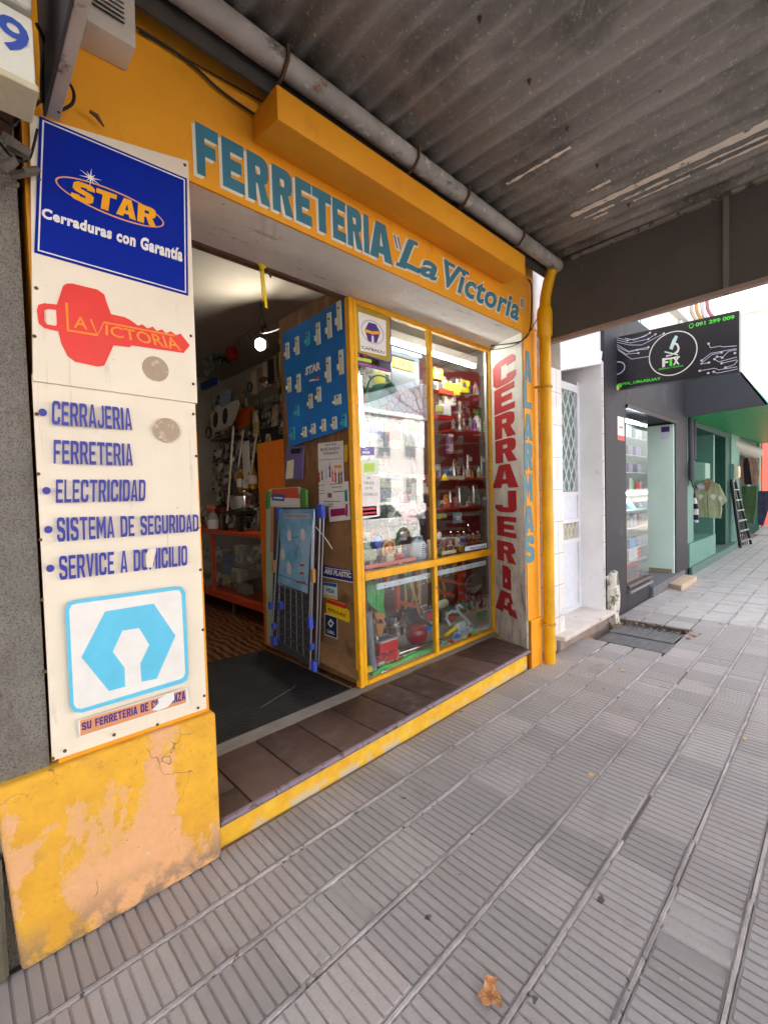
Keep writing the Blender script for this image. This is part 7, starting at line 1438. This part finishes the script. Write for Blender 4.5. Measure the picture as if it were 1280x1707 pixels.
for nm, pts in (('tube', '0'),):
    flat(ss_, [(1.353,2.972),(1.325,2.950),(1.273,3.076),(1.296,3.097),(1.324,3.053)], 'microscope_tube', P('ice_blue', (200, 226, 230)), sg, .001, .0008)
    flat(ss_, [(1.305,3.026),(1.273,3.003),(1.258,2.955),(1.267,2.914),(1.299,2.897),(1.309,2.917),(1.284,2.932),(1.276,2.960),(1.289,2.992),(1.312,3.009)], 'microscope_arm', white, sg, .0012, .0008)
    flat(ss_, [(1.397,2.956),(1.274,2.893),(1.274,2.879),(1.397,2.941)], 'microscope_stage', white, sg, .0014, .0008)
    flat(ss_, [(1.417,2.875),(1.258,2.872),(1.258,2.854),(1.417,2.859)], 'microscope_base', white, sg, .0016, .0008)
    flat(ss_, [(1.384,2.905),(1.325,2.906),(1.325,2.894),(1.384,2.890)], 'microscope_foot', white, sg, .0016, .0008)
text(ss_, 'FIX_URUGUAY', [(1.820,2.669),(1.432,2.653),(1.431,2.688),(1.819,2.701)], neon, sg, .03, 0, .002)
text(ss_, '091 299 009', [(1.117,3.134),(0.797,3.121),(0.797,3.159),(1.117,3.173)], neon, sg, .03, 0, .002)
flat(ss_, rrect(([(1.877,2.651)][0][0], [(1.829,2.648)][0][0], [(1.877,2.651)][0][1], [(1.877,2.699)][0][1]), .01), 'camera_mark', neon, sg, .001, .0008)
c = [(1.154,3.155),(1.133,3.149),(1.154,3.181)]; flat(ss_, ell(c[0][0], c[0][1], abs(c[1][0] - c[0][0]), c[2][1] - c[0][1], 20), 'phone_mark', neon, sg, .001, .0008, [ell(c[0][0], c[0][1], abs(c[1][0] - c[0][0]) * .72, (c[2][1] - c[0][1]) * .72, 20)])
c2 = [(1.880,2.879),(1.782,2.858),(1.879,2.951)]; flat(ss_, [(p_[0], p_[1]) for p_ in ell(c2[0][0] - .0, c2[0][1], .09, .075) if p_[0] <= c2[0][0] + .0] + [(p_[0], p_[1]) for p_ in ell(c2[0][0], c2[0][1], .08, .065)[::-1] if p_[0] <= c2[0][0]], 'half_ring', tk, sg, .001, .0006)
m = MB()
TR = ([(1.884,3.229),(1.765,3.166),(1.593,3.162),(1.537,3.188)], [(1.884,3.204),(1.736,3.130),(1.552,3.125),(1.483,3.158)], [(1.877,3.175),(1.736,3.107),(1.622,3.078),(1.538,3.102),(1.403,3.145)], [(1.877,3.151),(1.752,3.040),(1.552,3.037)], [(1.878,3.127),(1.752,3.031),(1.665,3.034),(1.552,3.019)], [(1.870,3.101),(1.781,3.016),(1.651,2.997)], [(1.863,3.083),(1.723,2.947),(1.539,2.934)], [(1.794,3.201),(1.693,3.150),(1.565,3.178)], [(1.007,2.934),(0.992,2.889),(0.912,2.886),(0.889,2.872),(0.778,2.855)], [(1.066,2.779),(0.993,2.832),(0.783,2.829)], [(1.076,2.746),(0.981,2.816),(0.900,2.820)], [(1.076,2.743),(1.004,2.744)], [(0.895,2.767),(0.844,2.817),(0.778,2.817)], [(0.958,2.768),(0.923,2.732),(0.778,2.746)], [(0.937,2.787),(0.900,2.775)], [(0.900,2.713),(0.777,2.719)], [(0.869,2.664),(0.799,2.676),(0.772,2.711)], [(1.082,2.678),(0.958,2.677),(0.923,2.653),(0.777,2.651)], [(0.964,2.643),(0.935,2.623),(0.772,2.629)])
for i, q in enumerate(TR): m = MB(); m.slab(ss_[0], ribbon(q, .006), ss_[1], .0005, (), .001 + i * .00005); m.build('circuit_track', tk, sg)
m = MB()
for q in [(1.765,3.166),(1.537,3.188),(1.552,3.125),(1.483,3.158),(1.403,3.145),(1.552,3.037),(1.665,3.034),(1.651,2.997),(1.007,2.934),(1.066,2.779),(0.900,2.820),(1.004,2.744),(0.895,2.767),(0.958,2.768),(0.937,2.787),(0.900,2.713),(0.869,2.664),(1.082,2.678),(0.964,2.643),(1.010,2.639),(0.794,2.788)]:
    m.slab(ss_[0], ell(q[0], q[1], .011, .011, 10), ss_[1], .0006, (), .002)
m.build('circuit_dots', tk, sg)
m = MB(); m.tube([(5.620,1.935,3.260), (5.620,1.931,2.984), (5.620,1.908,2.704), (5.620,1.869,2.628)], .02, 6); tag(m.build('yellow_cable', P('cream_yellow_cable', (226, 206, 120)), None, True), 'cream yellow cable hanging down at the left end of the black sign', 'cable')
for i, (a, b, mt, lb) in enumerate((((1152, 508), (1163, 530), cream, 'cream wire above the black sign'), ((1160, 505), (1174, 528), P('peach_wire', (226, 170, 110)), 'peach wire above the black sign'), ((1170, 503), (1180, 526), paper, 'white wire above the black sign'), ((1178, 503), (1192, 523), P('rose_wire', (200, 120, 130)), 'rose wire above the black sign'))):
    A, B_ = ((5.800,1.191,3.490), (5.800,1.149,3.476), (5.800,1.096,3.459), (5.800,1.054,3.446))[i], ((5.800,1.117,3.204), (5.800,1.065,3.189), (5.800,1.023,3.177), (5.800,0.962,3.184))[i]
    cable('overhead_wire', [A, ((A[0] + B_[0]) / 2, (A[1] + B_[1]) / 2 + .03, (A[2] + B_[2]) / 2), B_], .018, lb, mat=mt)
# ================================================================ green clothes shop
gs_ = T('green_shop_front', 'dark green clothes shop front with pale green pillars and a sloping awning', 'shop', (12, 2, 0))
gd = M('dark_green_wall', (24, 72, 62), .6, .1, 4, .1, 20); gp = M('grey_green_pillar', (92, 138, 128), .6, .08, 5, .1, 20); gk = M('black_grey_panel', (62, 64, 72), .7, .08, 3)
for q_ in ((8.86, 9.36, 1.90), (13.2, 14.3, 1.93), (17.6, 17.9, 1.9)): m = MB(); m.box(q_[0], q_[1], q_[2], 2.5, -.05, 3.6); m.build('pillar', gp, gs_)
m = MB(); m.box(9.36, 13.2, 2.75, 2.85, -.05, 3.6); m.box(9.36, 18, 1.95, 2.8, 2.56, 3.6); m.build('wall', gd, gs_)
m = MB(); m.box(11.6, 11.75, 2.0, 2.75, .15, 2.56); m.build('door_post', gp, gs_)
m = MB(); m.box(12.68, 13.2, 1.96, 2.75, .15, 2.56); m.build('side_wall', gd, gs_)
m = MB(); m.box(8.9, 11.0, 1.86, 2.7, -.05, .52, .006); m.build('plinth_wall', gp, gs_)
m = MB(); m.box(8.9, 13.3, 1.82, 2.75, -.05, .13, .01); m.build('step', M('green_step', (90, 116, 110), .8, .12, 8), gs_)
m = MB(); m.box(14.3, 17.6, 4.0, 4.1, 0, 3.2); m.box(17.6, 17.7, 2.5, 4.1, 0, 3.2); m.build('shop_back', M('dim_shop_back', (84, 66, 62), .9, .2, 2), gs_)
m = MB(); m.slab(lambda u, v: (8.72, u, v), [(1.94, 2.62), (.84, 2.66), (1.18, 3.24), (1.40, 3.6), (1.94, 3.6)], (-1, 0, 0), .04, (), -.04); m.build('awning_side', gk, gs_)
m = MB(); m.hexa([(8.76, .86, 2.665), (18.2, .86, 2.78), (18.2, 1.94, 2.74), (8.76, 1.94, 2.63), (8.76, .86, 2.68), (18.2, .86, 2.80), (18.2, 1.94, 2.76), (8.76, 1.94, 2.65)]); m.build('awning_soffit', M('green_corrugated_soffit', (36, 156, 86), .4, .15, 9, stains=(((24, 118, 66), .5, .6, 4, (1, 22, 1)),)), gs_)
m = MB(); m.hexa([(8.72, .83, 2.66), (18.2, .83, 2.66), (18.2, .87, 2.66), (8.72, .87, 2.66), (8.72, 1.39, 3.62), (18.2, 1.39, 3.62), (18.2, 1.43, 3.62), (8.72, 1.43, 3.62)])
q_ = NB('teal_leaf_awning'); z_ = q_.xyz()[2]; k_ = q_.mix(q_.ramp(z_, 3.1, 2.8), lin((222, 230, 228)), q_.mix(q_.ramp(q_.noise(3, 5), .4, .6), lin((110, 190, 206)), lin((70, 180, 110)))); q_.col(k_); q_.b.inputs['Roughness'].default_value = .5
m.build('awning_front', q_.m, gs_)
def meterbox(x, z, mt, label, s_=1.0, yf=1.66):
    t = T('meter_box', label, 'meter box', (x, 1.85, z)); m = MB(); m.hexa([(x, yf, z + .06), (x + .36 * s_, yf, z + .06), (x + .36 * s_, 1.93, z), (x, 1.93, z), (x, yf, z + .32), (x + .36 * s_, yf, z + .32), (x + .36 * s_, 1.93, z + .36), (x, 1.93, z + .36)], .02, 2); m.build('housing', mt, t, True)
    m = MB(); m.box(x - .03, x + .36 * s_ + .03, 1.88, 1.94, z - .05, z + .38, .01); m.build('backplate', gp, t)
    m = MB(); m.box(x + .1, x + .14, yf - .008, yf + .002, z + .12, z + .15); m.build('seal', cream, t); return t
meterbox(9.02, 1.55, M('pale_green_box', (110, 150, 134), .5), 'pale green meter box on the first green pillar')
meterbox(13.25, 1.60, M('cream_box2', (206, 200, 170), .5), 'cream meter box on the second green pillar above the ladder', .7, 1.80)
m = MB(); m.tube([(8.93, 1.84, 1.6), (8.93, 1.85, 2.7)], .04, 8); m.tube([(9.2, 1.86, 1.95), (9.22, 1.86, 2.62)], .035, 8); tag(m.build('conduit_pipe', gk, None, True), 'dark conduit pipes rising to the awning beside the first meter box', 'pipe')
cable('conduit_cable', [(9.1, 1.84, 1.55), (9.14, 1.8, 1.44), (9.0, 1.82, 1.46), (8.95, 1.85, 1.6)], .012, 'black cable loop under the first meter box')
# clothes
def garment(name, pts, x, mat, label, cat, d=.10):
    t = T(name, label, cat, (x, 1.9, 1)); m = MB(); m.slab(sid(x)[0], pts, (-1, 0, 0), d * .5, (), 0)
    n0 = len(m.bm.verts); o = m.build('cloth', mat, t)
    bv = o.modifiers.new('soft', 'BEVEL'); bv.width = .02; bv.segments = 2; return t
CX = 10.6
kn = m_cloth('sage_knit', (170, 180, 140), (186, 192, 156), 90)
cg = garment('cardigan', [(2.126,1.478),(2.034,1.543),(1.954,1.581),(1.920,1.580),(1.831,1.562),(1.732,1.505),(1.613,1.195),(1.699,1.088),(1.689,1.035),(1.710,0.860),(1.887,0.871),(2.058,0.882),(2.069,1.117),(2.104,1.255)], CX, kn, 'sage green cardigan with white diamonds hanging on a wooden hanger', 'cardigan')
flat(sid(CX - .05), [(1.961,1.568),(1.842,1.563),(1.875,1.442),(1.920,1.348),(1.947,1.417)], 'neck_opening', P('tan_lining', (150, 110, 90), .8), cg, .002, .004)
for q in ([(2.080,1.297),(2.034,1.332),(1.977,1.295),(2.034,1.213)], [(1.876,1.293),(1.831,1.327),(1.769,1.299),(1.820,1.202)], [(1.747,1.263),(1.710,1.298),(1.667,1.249),(1.721,1.174)]):
    flat(sid(CX - .05), q, 'white_diamond', P('wool_white', (214, 210, 206), .9), cg, .003, .006)
flat(sid(CX - .05), [(2.066,1.498),(1.965,1.494),(1.966,1.431),(2.066,1.434)], 'price_tag', P('lilac_tag', (206, 200, 226)), cg, .003, .004)
m = MB(); m.slab(sid(CX - .05)[0], ribbon([(1.916,1.345),(1.910,1.116),(1.894,0.870)], .012), (-1, 0, 0), .004, (), .001); m.build('button_band', P('sage_dark', (120, 126, 96), .9), cg)
m = MB(); m.tube([(10.580,6.170,6.104) if False else (CX - .02, *[(1.954,1.576)][0]), (CX - .02, *[(1.909,1.639)][0]), (CX - .02, *[(1.849,1.571)][0])], .018, 6); m.tube([(CX - .02, *[(1.909,1.639)][0]), (CX - .02, *[(1.893,1.687)][0]), (CX - .02, *[(1.920,1.688)][0])], .006, 5); m.build('hanger', P('hanger_wood', (190, 140, 80), .5), cg)
q_ = NB('navy_white_stripes'); zf = q_.math('FRACT', q_.math('MULTIPLY', q_.xyz()[2], 5.1)); q_.col(q_.mix(q_.math('GREATER_THAN', zf, .52), lin((220, 214, 216)), lin((34, 32, 56)))); q_.b.inputs['Roughness'].default_value = .9
garment('striped_sweater', [(2.054,1.408),(2.011,1.445),(1.947,1.392),(1.916,1.329),(1.874,1.128),(1.868,0.840),(1.917,0.826),(1.948,0.901),(1.949,0.749),(2.045,0.733)], 9.6, q_.m, 'navy and white striped sweater hanging by the first meter box', 'sweater')
jk = garment('suede_jacket', [(1.975,1.492),(1.976,2.049),(1.876,2.184),(1.820,2.197),(1.723,2.172),(1.613,2.093),(1.558,1.774),(1.585,1.477)], 14.6, m_cloth('rose_brown_suede', (150, 112, 98), (170, 132, 116)), 'rose brown jacket worn open on a display figure', 'jacket')
flat(sid(14.55), [(1.853,1.487),(1.882,2.006),(1.862,2.165),(1.792,2.160),(1.764,1.998),(1.708,1.482)], 'dark_shirt', P('black_cloth', (30, 24, 26), .9), jk, .002, .01)
garment('green_skirt', [(1.946,1.454),(1.623,1.443),(1.636,0.928),(1.690,0.499),(1.831,0.502),(1.902,0.928)], 14.7, m_cloth('moss_cloth', (58, 84, 50), (74, 100, 62)), 'long moss green skirt below the rose brown jacket', 'skirt')
flat(sid(14.6), [(1.809,1.521),(1.748,1.518),(1.748,1.436),(1.809,1.438)], 'x_tag', paper, jk, .002, .004)
garment('jeans', [(1.876,1.287),(1.660,1.281),(1.292,1.272),(1.303,0.305),(1.502,0.300),(1.628,0.830),(1.753,0.272),(1.881,0.289)], 17.2, m_cloth('dark_denim', (40, 44, 66), (56, 62, 86)), 'dark denim trousers hanging at the far shop', 'trousers', .2)
tgr = T('white_sneaker', 'pair of chunky pale shoes standing below the denim trousers', 'shoes', (17.2, 1.8, 0))
m = MB(); m.hexa([(17.0, 1.35, 0), (17.35, 1.35, 0), (17.35, 2.0, 0), (17.0, 2.0, 0), (17.05, 1.5, .26), (17.3, 1.5, .26), (17.3, 1.75, .3), (17.05, 1.75, .12)], .05, 2); m.build('shoe', P('pale_shoe', (214, 210, 206), .6), tgr, True)
ld = T('folding_ladder', 'black folded ladder leaning against the second green pillar', 'ladder', (13.3, 1.7, 0))
lb_, lt2 = Vector((13.566,1.766,0.000)), Vector((14.646,1.714,0.000)); up = Vector((-.5, .14, 1.62)) 
A1, A2 = Vector((13.35, 1.78, 0)), Vector((14.3, 1.70, 0)); B1, B2 = Vector((13.0, 1.90, 1.62)), Vector((13.35, 1.89, 1.62))
for a, b in ((A1, B1), (A2, B2)):
    m = MB(); m.tube([a, b], .03, 6); m.build('stile', dark, ld)
for i in range(6):
    k = (i + .6) / 6.6; a, b = A1.lerp(B1, k), A2.lerp(B2, k); m = MB(); m.obox((a + b) / 2, (b - a) / 2, Vector((0, .04, 0)), Vector((0, 0, .012))); m.build('rung', P('ladder_steel', (150, 150, 152), .4), ld)
for i in range(5):
    k = (i + .5) / 5; a, b = A1.lerp(A2, k), B1.lerp(B2, k); m = MB(); m.tube([a + Vector((0, .05, .02)), b + Vector((0, .03, -.05))], .012, 5); m.build('rail', P('ladder_dark_steel', (64, 64, 68), .4), ld)
dt = T('ventilation_duct', 'pale ribbed duct tube hanging under the awning of the green shop', 'duct', (14.5, 1.9, 2.4)); m = MB(); pr = []
a, b = Vector((13.8, 2.1, 2.52)), Vector((17.5, 1.98, 2.42))
for i in range(28): pr.append(.17 + .018 * (i % 2))
m.tube([a.lerp(b, i / 27) for i in range(28)], pr, 12); m.build('hose', M('pale_duct', (150, 150, 140), .5, .1), dt, True)
t = T('slab_step', 'worn sandstone coloured slab lying as a step before the black shop doorway', 'slab', (7.9, 1.8, 0)); m = MB(); m.hexa([(7.46, 1.66, -.02), (8.40, 1.66, -.02), (8.45, 1.86, -.02), (7.60, 1.88, -.02), (7.46, 1.66, .075), (8.40, 1.66, .08), (8.45, 1.86, .08), (7.60, 1.88, .075)], .012, 2); m.build('slab', M('worn_sandstone', (196, 172, 150), .85, .12, 8, .3, 30), t, True)
# far red shop and far buildings along the street
rs = T('red_shop_front', 'red and yellow painted shop front at the far right edge', 'shop', (20, 2, 0)); m = MB(); m.box(18.2, 24, 1.9, 2.6, 0, 3.0); m.build('wall', M('tomato_wall', (206, 70, 46), .6, .1, 2), rs)
m = MB(); m.box(18.18, 18.2, 1.92, 2.1, .9, 3.0); m.build('yellow_trim', P('trim_yellow', (236, 180, 50)), rs)
def building(name, x0, x1, y0, y1, h, mat, label, win=None, wm=None, fl=2, nx=4, yface=None, dz0=1.0):
    t = T(name, label, 'building', ((x0 + x1) / 2, (y0 + y1) / 2, 0)); m = MB(); m.box(x0, x1, y0, y1, -.1, h); m.build('wall', mat, t)
    m = MB(); m.box(x0 - .15, x1 + .15, y0 - .15, y1 + .15, h, h + .3); m.build('cornice', mat, t)
    if win:
        for f in range(fl):
            for i in range(nx):
                xc = x0 + (i + .5) * (x1 - x0) / nx; z = dz0 + f * 3.1; yf = yface; s_ = 1 if yf == y1 else -1
                m = MB(); m.box(xc - .65, xc + .65, min(yf, yf + s_ * .06), max(yf, yf + s_ * .06), z - .08, z + 1.68); w_ = m.build('window', white, t)
                m = MB(); ya, yb = sorted((yf + s_ * .061, yf + s_ * .075)); m.box(xc - .55, xc + .55, ya, yb, z, z + 1.6); m.build('pane', wm, w_)
    return t
wmat = P('dim_window', (138, 144, 150), .15)
building('street_house', 8.9, 18, 2.9, 9, 5.5, M('pale_upper_wall', (222, 218, 214), .8, .05, 2), 'pale upper storey standing behind the green shop', True, wmat, 1, 3, 2.9, 3.8)
building('street_house', 24, 40, 2.2, 12, 8.5, M('cream_far_wall', (224, 216, 208), .8, .05, 2), 'cream far building further along the same pavement', True, wmat, 2, 4, 2.2, 1.2)
# ---------------------------------------------------------------- across the street (seen in the window glass)
ow = M('opposite_white', (226, 224, 220), .8, .05, 2)
building('opposite_house', -14, -2, -26, -16.5, 7.0, M('opposite_grey', (190, 186, 182), .8, .05, 2), 'light grey two storey house across the street at the left end', True, wmat, 2, 4, -16.5, 1.0)
building('opposite_house', -1.8, 9, -26, -16.6, 6.2, ow, 'white two storey house across the street opposite the shop', True, wmat, 2, 4, -16.6, 1.0)
building('opposite_house', 9.2, 17, -26, -16.4, 5.4, M('opposite_cream', (220, 212, 200), .8, .05, 2), 'cream house with low cornice across the street', True, wmat, 1, 3, -16.4, 1.1)
building('opposite_house', 17.2, 30, -26, -16.8, 6.8, ow, 'tall white house across the street at the right', True, wmat, 2, 5, -16.8, 1.0)
building('opposite_house', 30.2, 50, -26, -16.5, 5.8, M('opposite_pink', (206, 180, 170), .8, .05, 2), 'pinkish house at the far right end across the street', True, wmat, 1, 5, -16.5, 1.0)
for x0, x1, rgb, lb in ((2.0, 5.5, (150, 60, 50), 'red roller shutter shop opening across the street'), (11, 13.5, (60, 96, 60), 'green roller shutter shop opening across the street')):
    m = MB(); m.box(x0, x1, -16.55, -16.3, .1, 2.7); tag(m.build('roller_shutter', P('shutter_%d' % rgb[0], rgb), None), lb, 'shutter')
def car(c, rz, rgb, label):
    t = T('parked_car', label, 'car', c, rz); bm_ = P('car_paint_%d' % rgb[0], rgb, .18)
    m = MB(); m.slab(lambda u, v: (u, -.80, v), [(-2.05, .30), (2.05, .30), (2.1, .55), (2.0, .78), (1.0, .90), (-1.5, .92), (-2.0, .86), (-2.1, .55)], (0, 1, 0), 1.6); m.build('body', bm_, t, False, True)
    m = MB(); m.hexa([(-1.65, -.76, .90), (1.05, -.76, .88), (1.05, .76, .88), (-1.65, .76, .90), (-1.05, -.60, 1.40), (.35, -.60, 1.40), (.35, .60, 1.40), (-1.05, .60, 1.40)], .06, 2); m.build('cabin', bm_, t, True, True)
    m = MB()
    for s_ in (-1, 1):
        m.hexa([(-1.35, s_ * .745, .95), (.85, s_ * .745, .95), (.85, s_ * .755, .95), (-1.35, s_ * .755, .95), (-.95, s_ * .62, 1.33), (.30, s_ * .62, 1.33), (.30, s_ * .66, 1.33), (-.95, s_ * .66, 1.33)])
    m.build('side_window', P('car_glass', (40, 46, 52), .08), t, False, True)
    for x in (-1.3, 1.3):
        for s_ in (-1, 1):
            m = MB(); m.lathe([(.2, -.1), (.31, -.09), (.31, .09), (.2, .1)], (x, s_ * .74, .31), (0, s_, 0), 20); wl_ = m.build('wheel', dark, t, True, True)
            m = MB(); m.lathe([(.19, .1), (.17, .115), (.03, .12)], (x, s_ * .74, .31), (0, s_, 0), 14); m.build('rim', steel, wl_, True, True)
    for s_ in (-1, 1):
        m = MB(); m.box(2.0, 2.09, s_ * .6 - .15, s_ * .6 + .15, .60, .74, .01); m.build('headlight', P('headlight_lens', (226, 226, 222), .1), t, False, True)
        m = MB(); m.box(-2.09, -2.0, s_ * .6 - .15, s_ * .6 + .15, .62, .78, .01); m.build('tail_light', red, t, False, True)
    return t
car((8.6, -5.4, -.13), math.pi, (216, 216, 216), 'white parked car at the kerb, seen mirrored in the shop window')
car((13.6, -5.4, -.13), math.pi, (60, 62, 74), 'dark blue grey parked car behind the white car')
def tree(x, y, h, label, seed):
    random.seed(seed); t = T('street_tree', label, 'tree', (x, y, 0)); m = MB(); bark = M('tree_bark', (96, 82, 70), .9, .2, 12, .5, 40)
    def br(p, d, l, r, dep):
        q = p + d * l; m.tube([p, p + d * l * .5 + Vector((random.uniform(-.05, .05), random.uniform(-.05, .05), 0)) * l, q], [r, r * .85, r * .7], 6 if dep > 1 else 4)
        if dep == 0: return
        for k in range(3 if dep > 1 else 4):
            nd = (d + Vector((random.uniform(-.8, .8), random.uniform(-.8, .8), random.uniform(-.15, .55)))).normalized(); br(q if k else p + d * l * .7, nd, l * random.uniform(.6, .8), r * .6, dep - 1)
    br(Vector((x, y, -.1)), Vector((.02, 0, 1)), h, .13, 5); m.build('trunk', bark, t); return t
tree(6.2, -4.7, 2.6, 'bare street tree at the kerb with forking twigs', 3)
tree(13.0, -4.7, 2.4, 'second bare street tree further along the kerb', 5)
random.seed(7)

m = MB(); rl_ = random.Random(11)
for i in range(170):
    x, y = rl_.uniform(.2, 6.5), rl_.uniform(-.6, 1.8); r_ = rl_.uniform(.0012, .0038)
    m.ball((x, y, .0022 + r_ * .5), r_, (1, rl_.uniform(.5, 1.6), .6), 1)
o = m.build('grit', M('pale_grit', (190, 182, 172), .9, .3, 40)); o['kind'] = 'stuff'; o['label'] = 'pale grit and crumbs scattered over the paving'
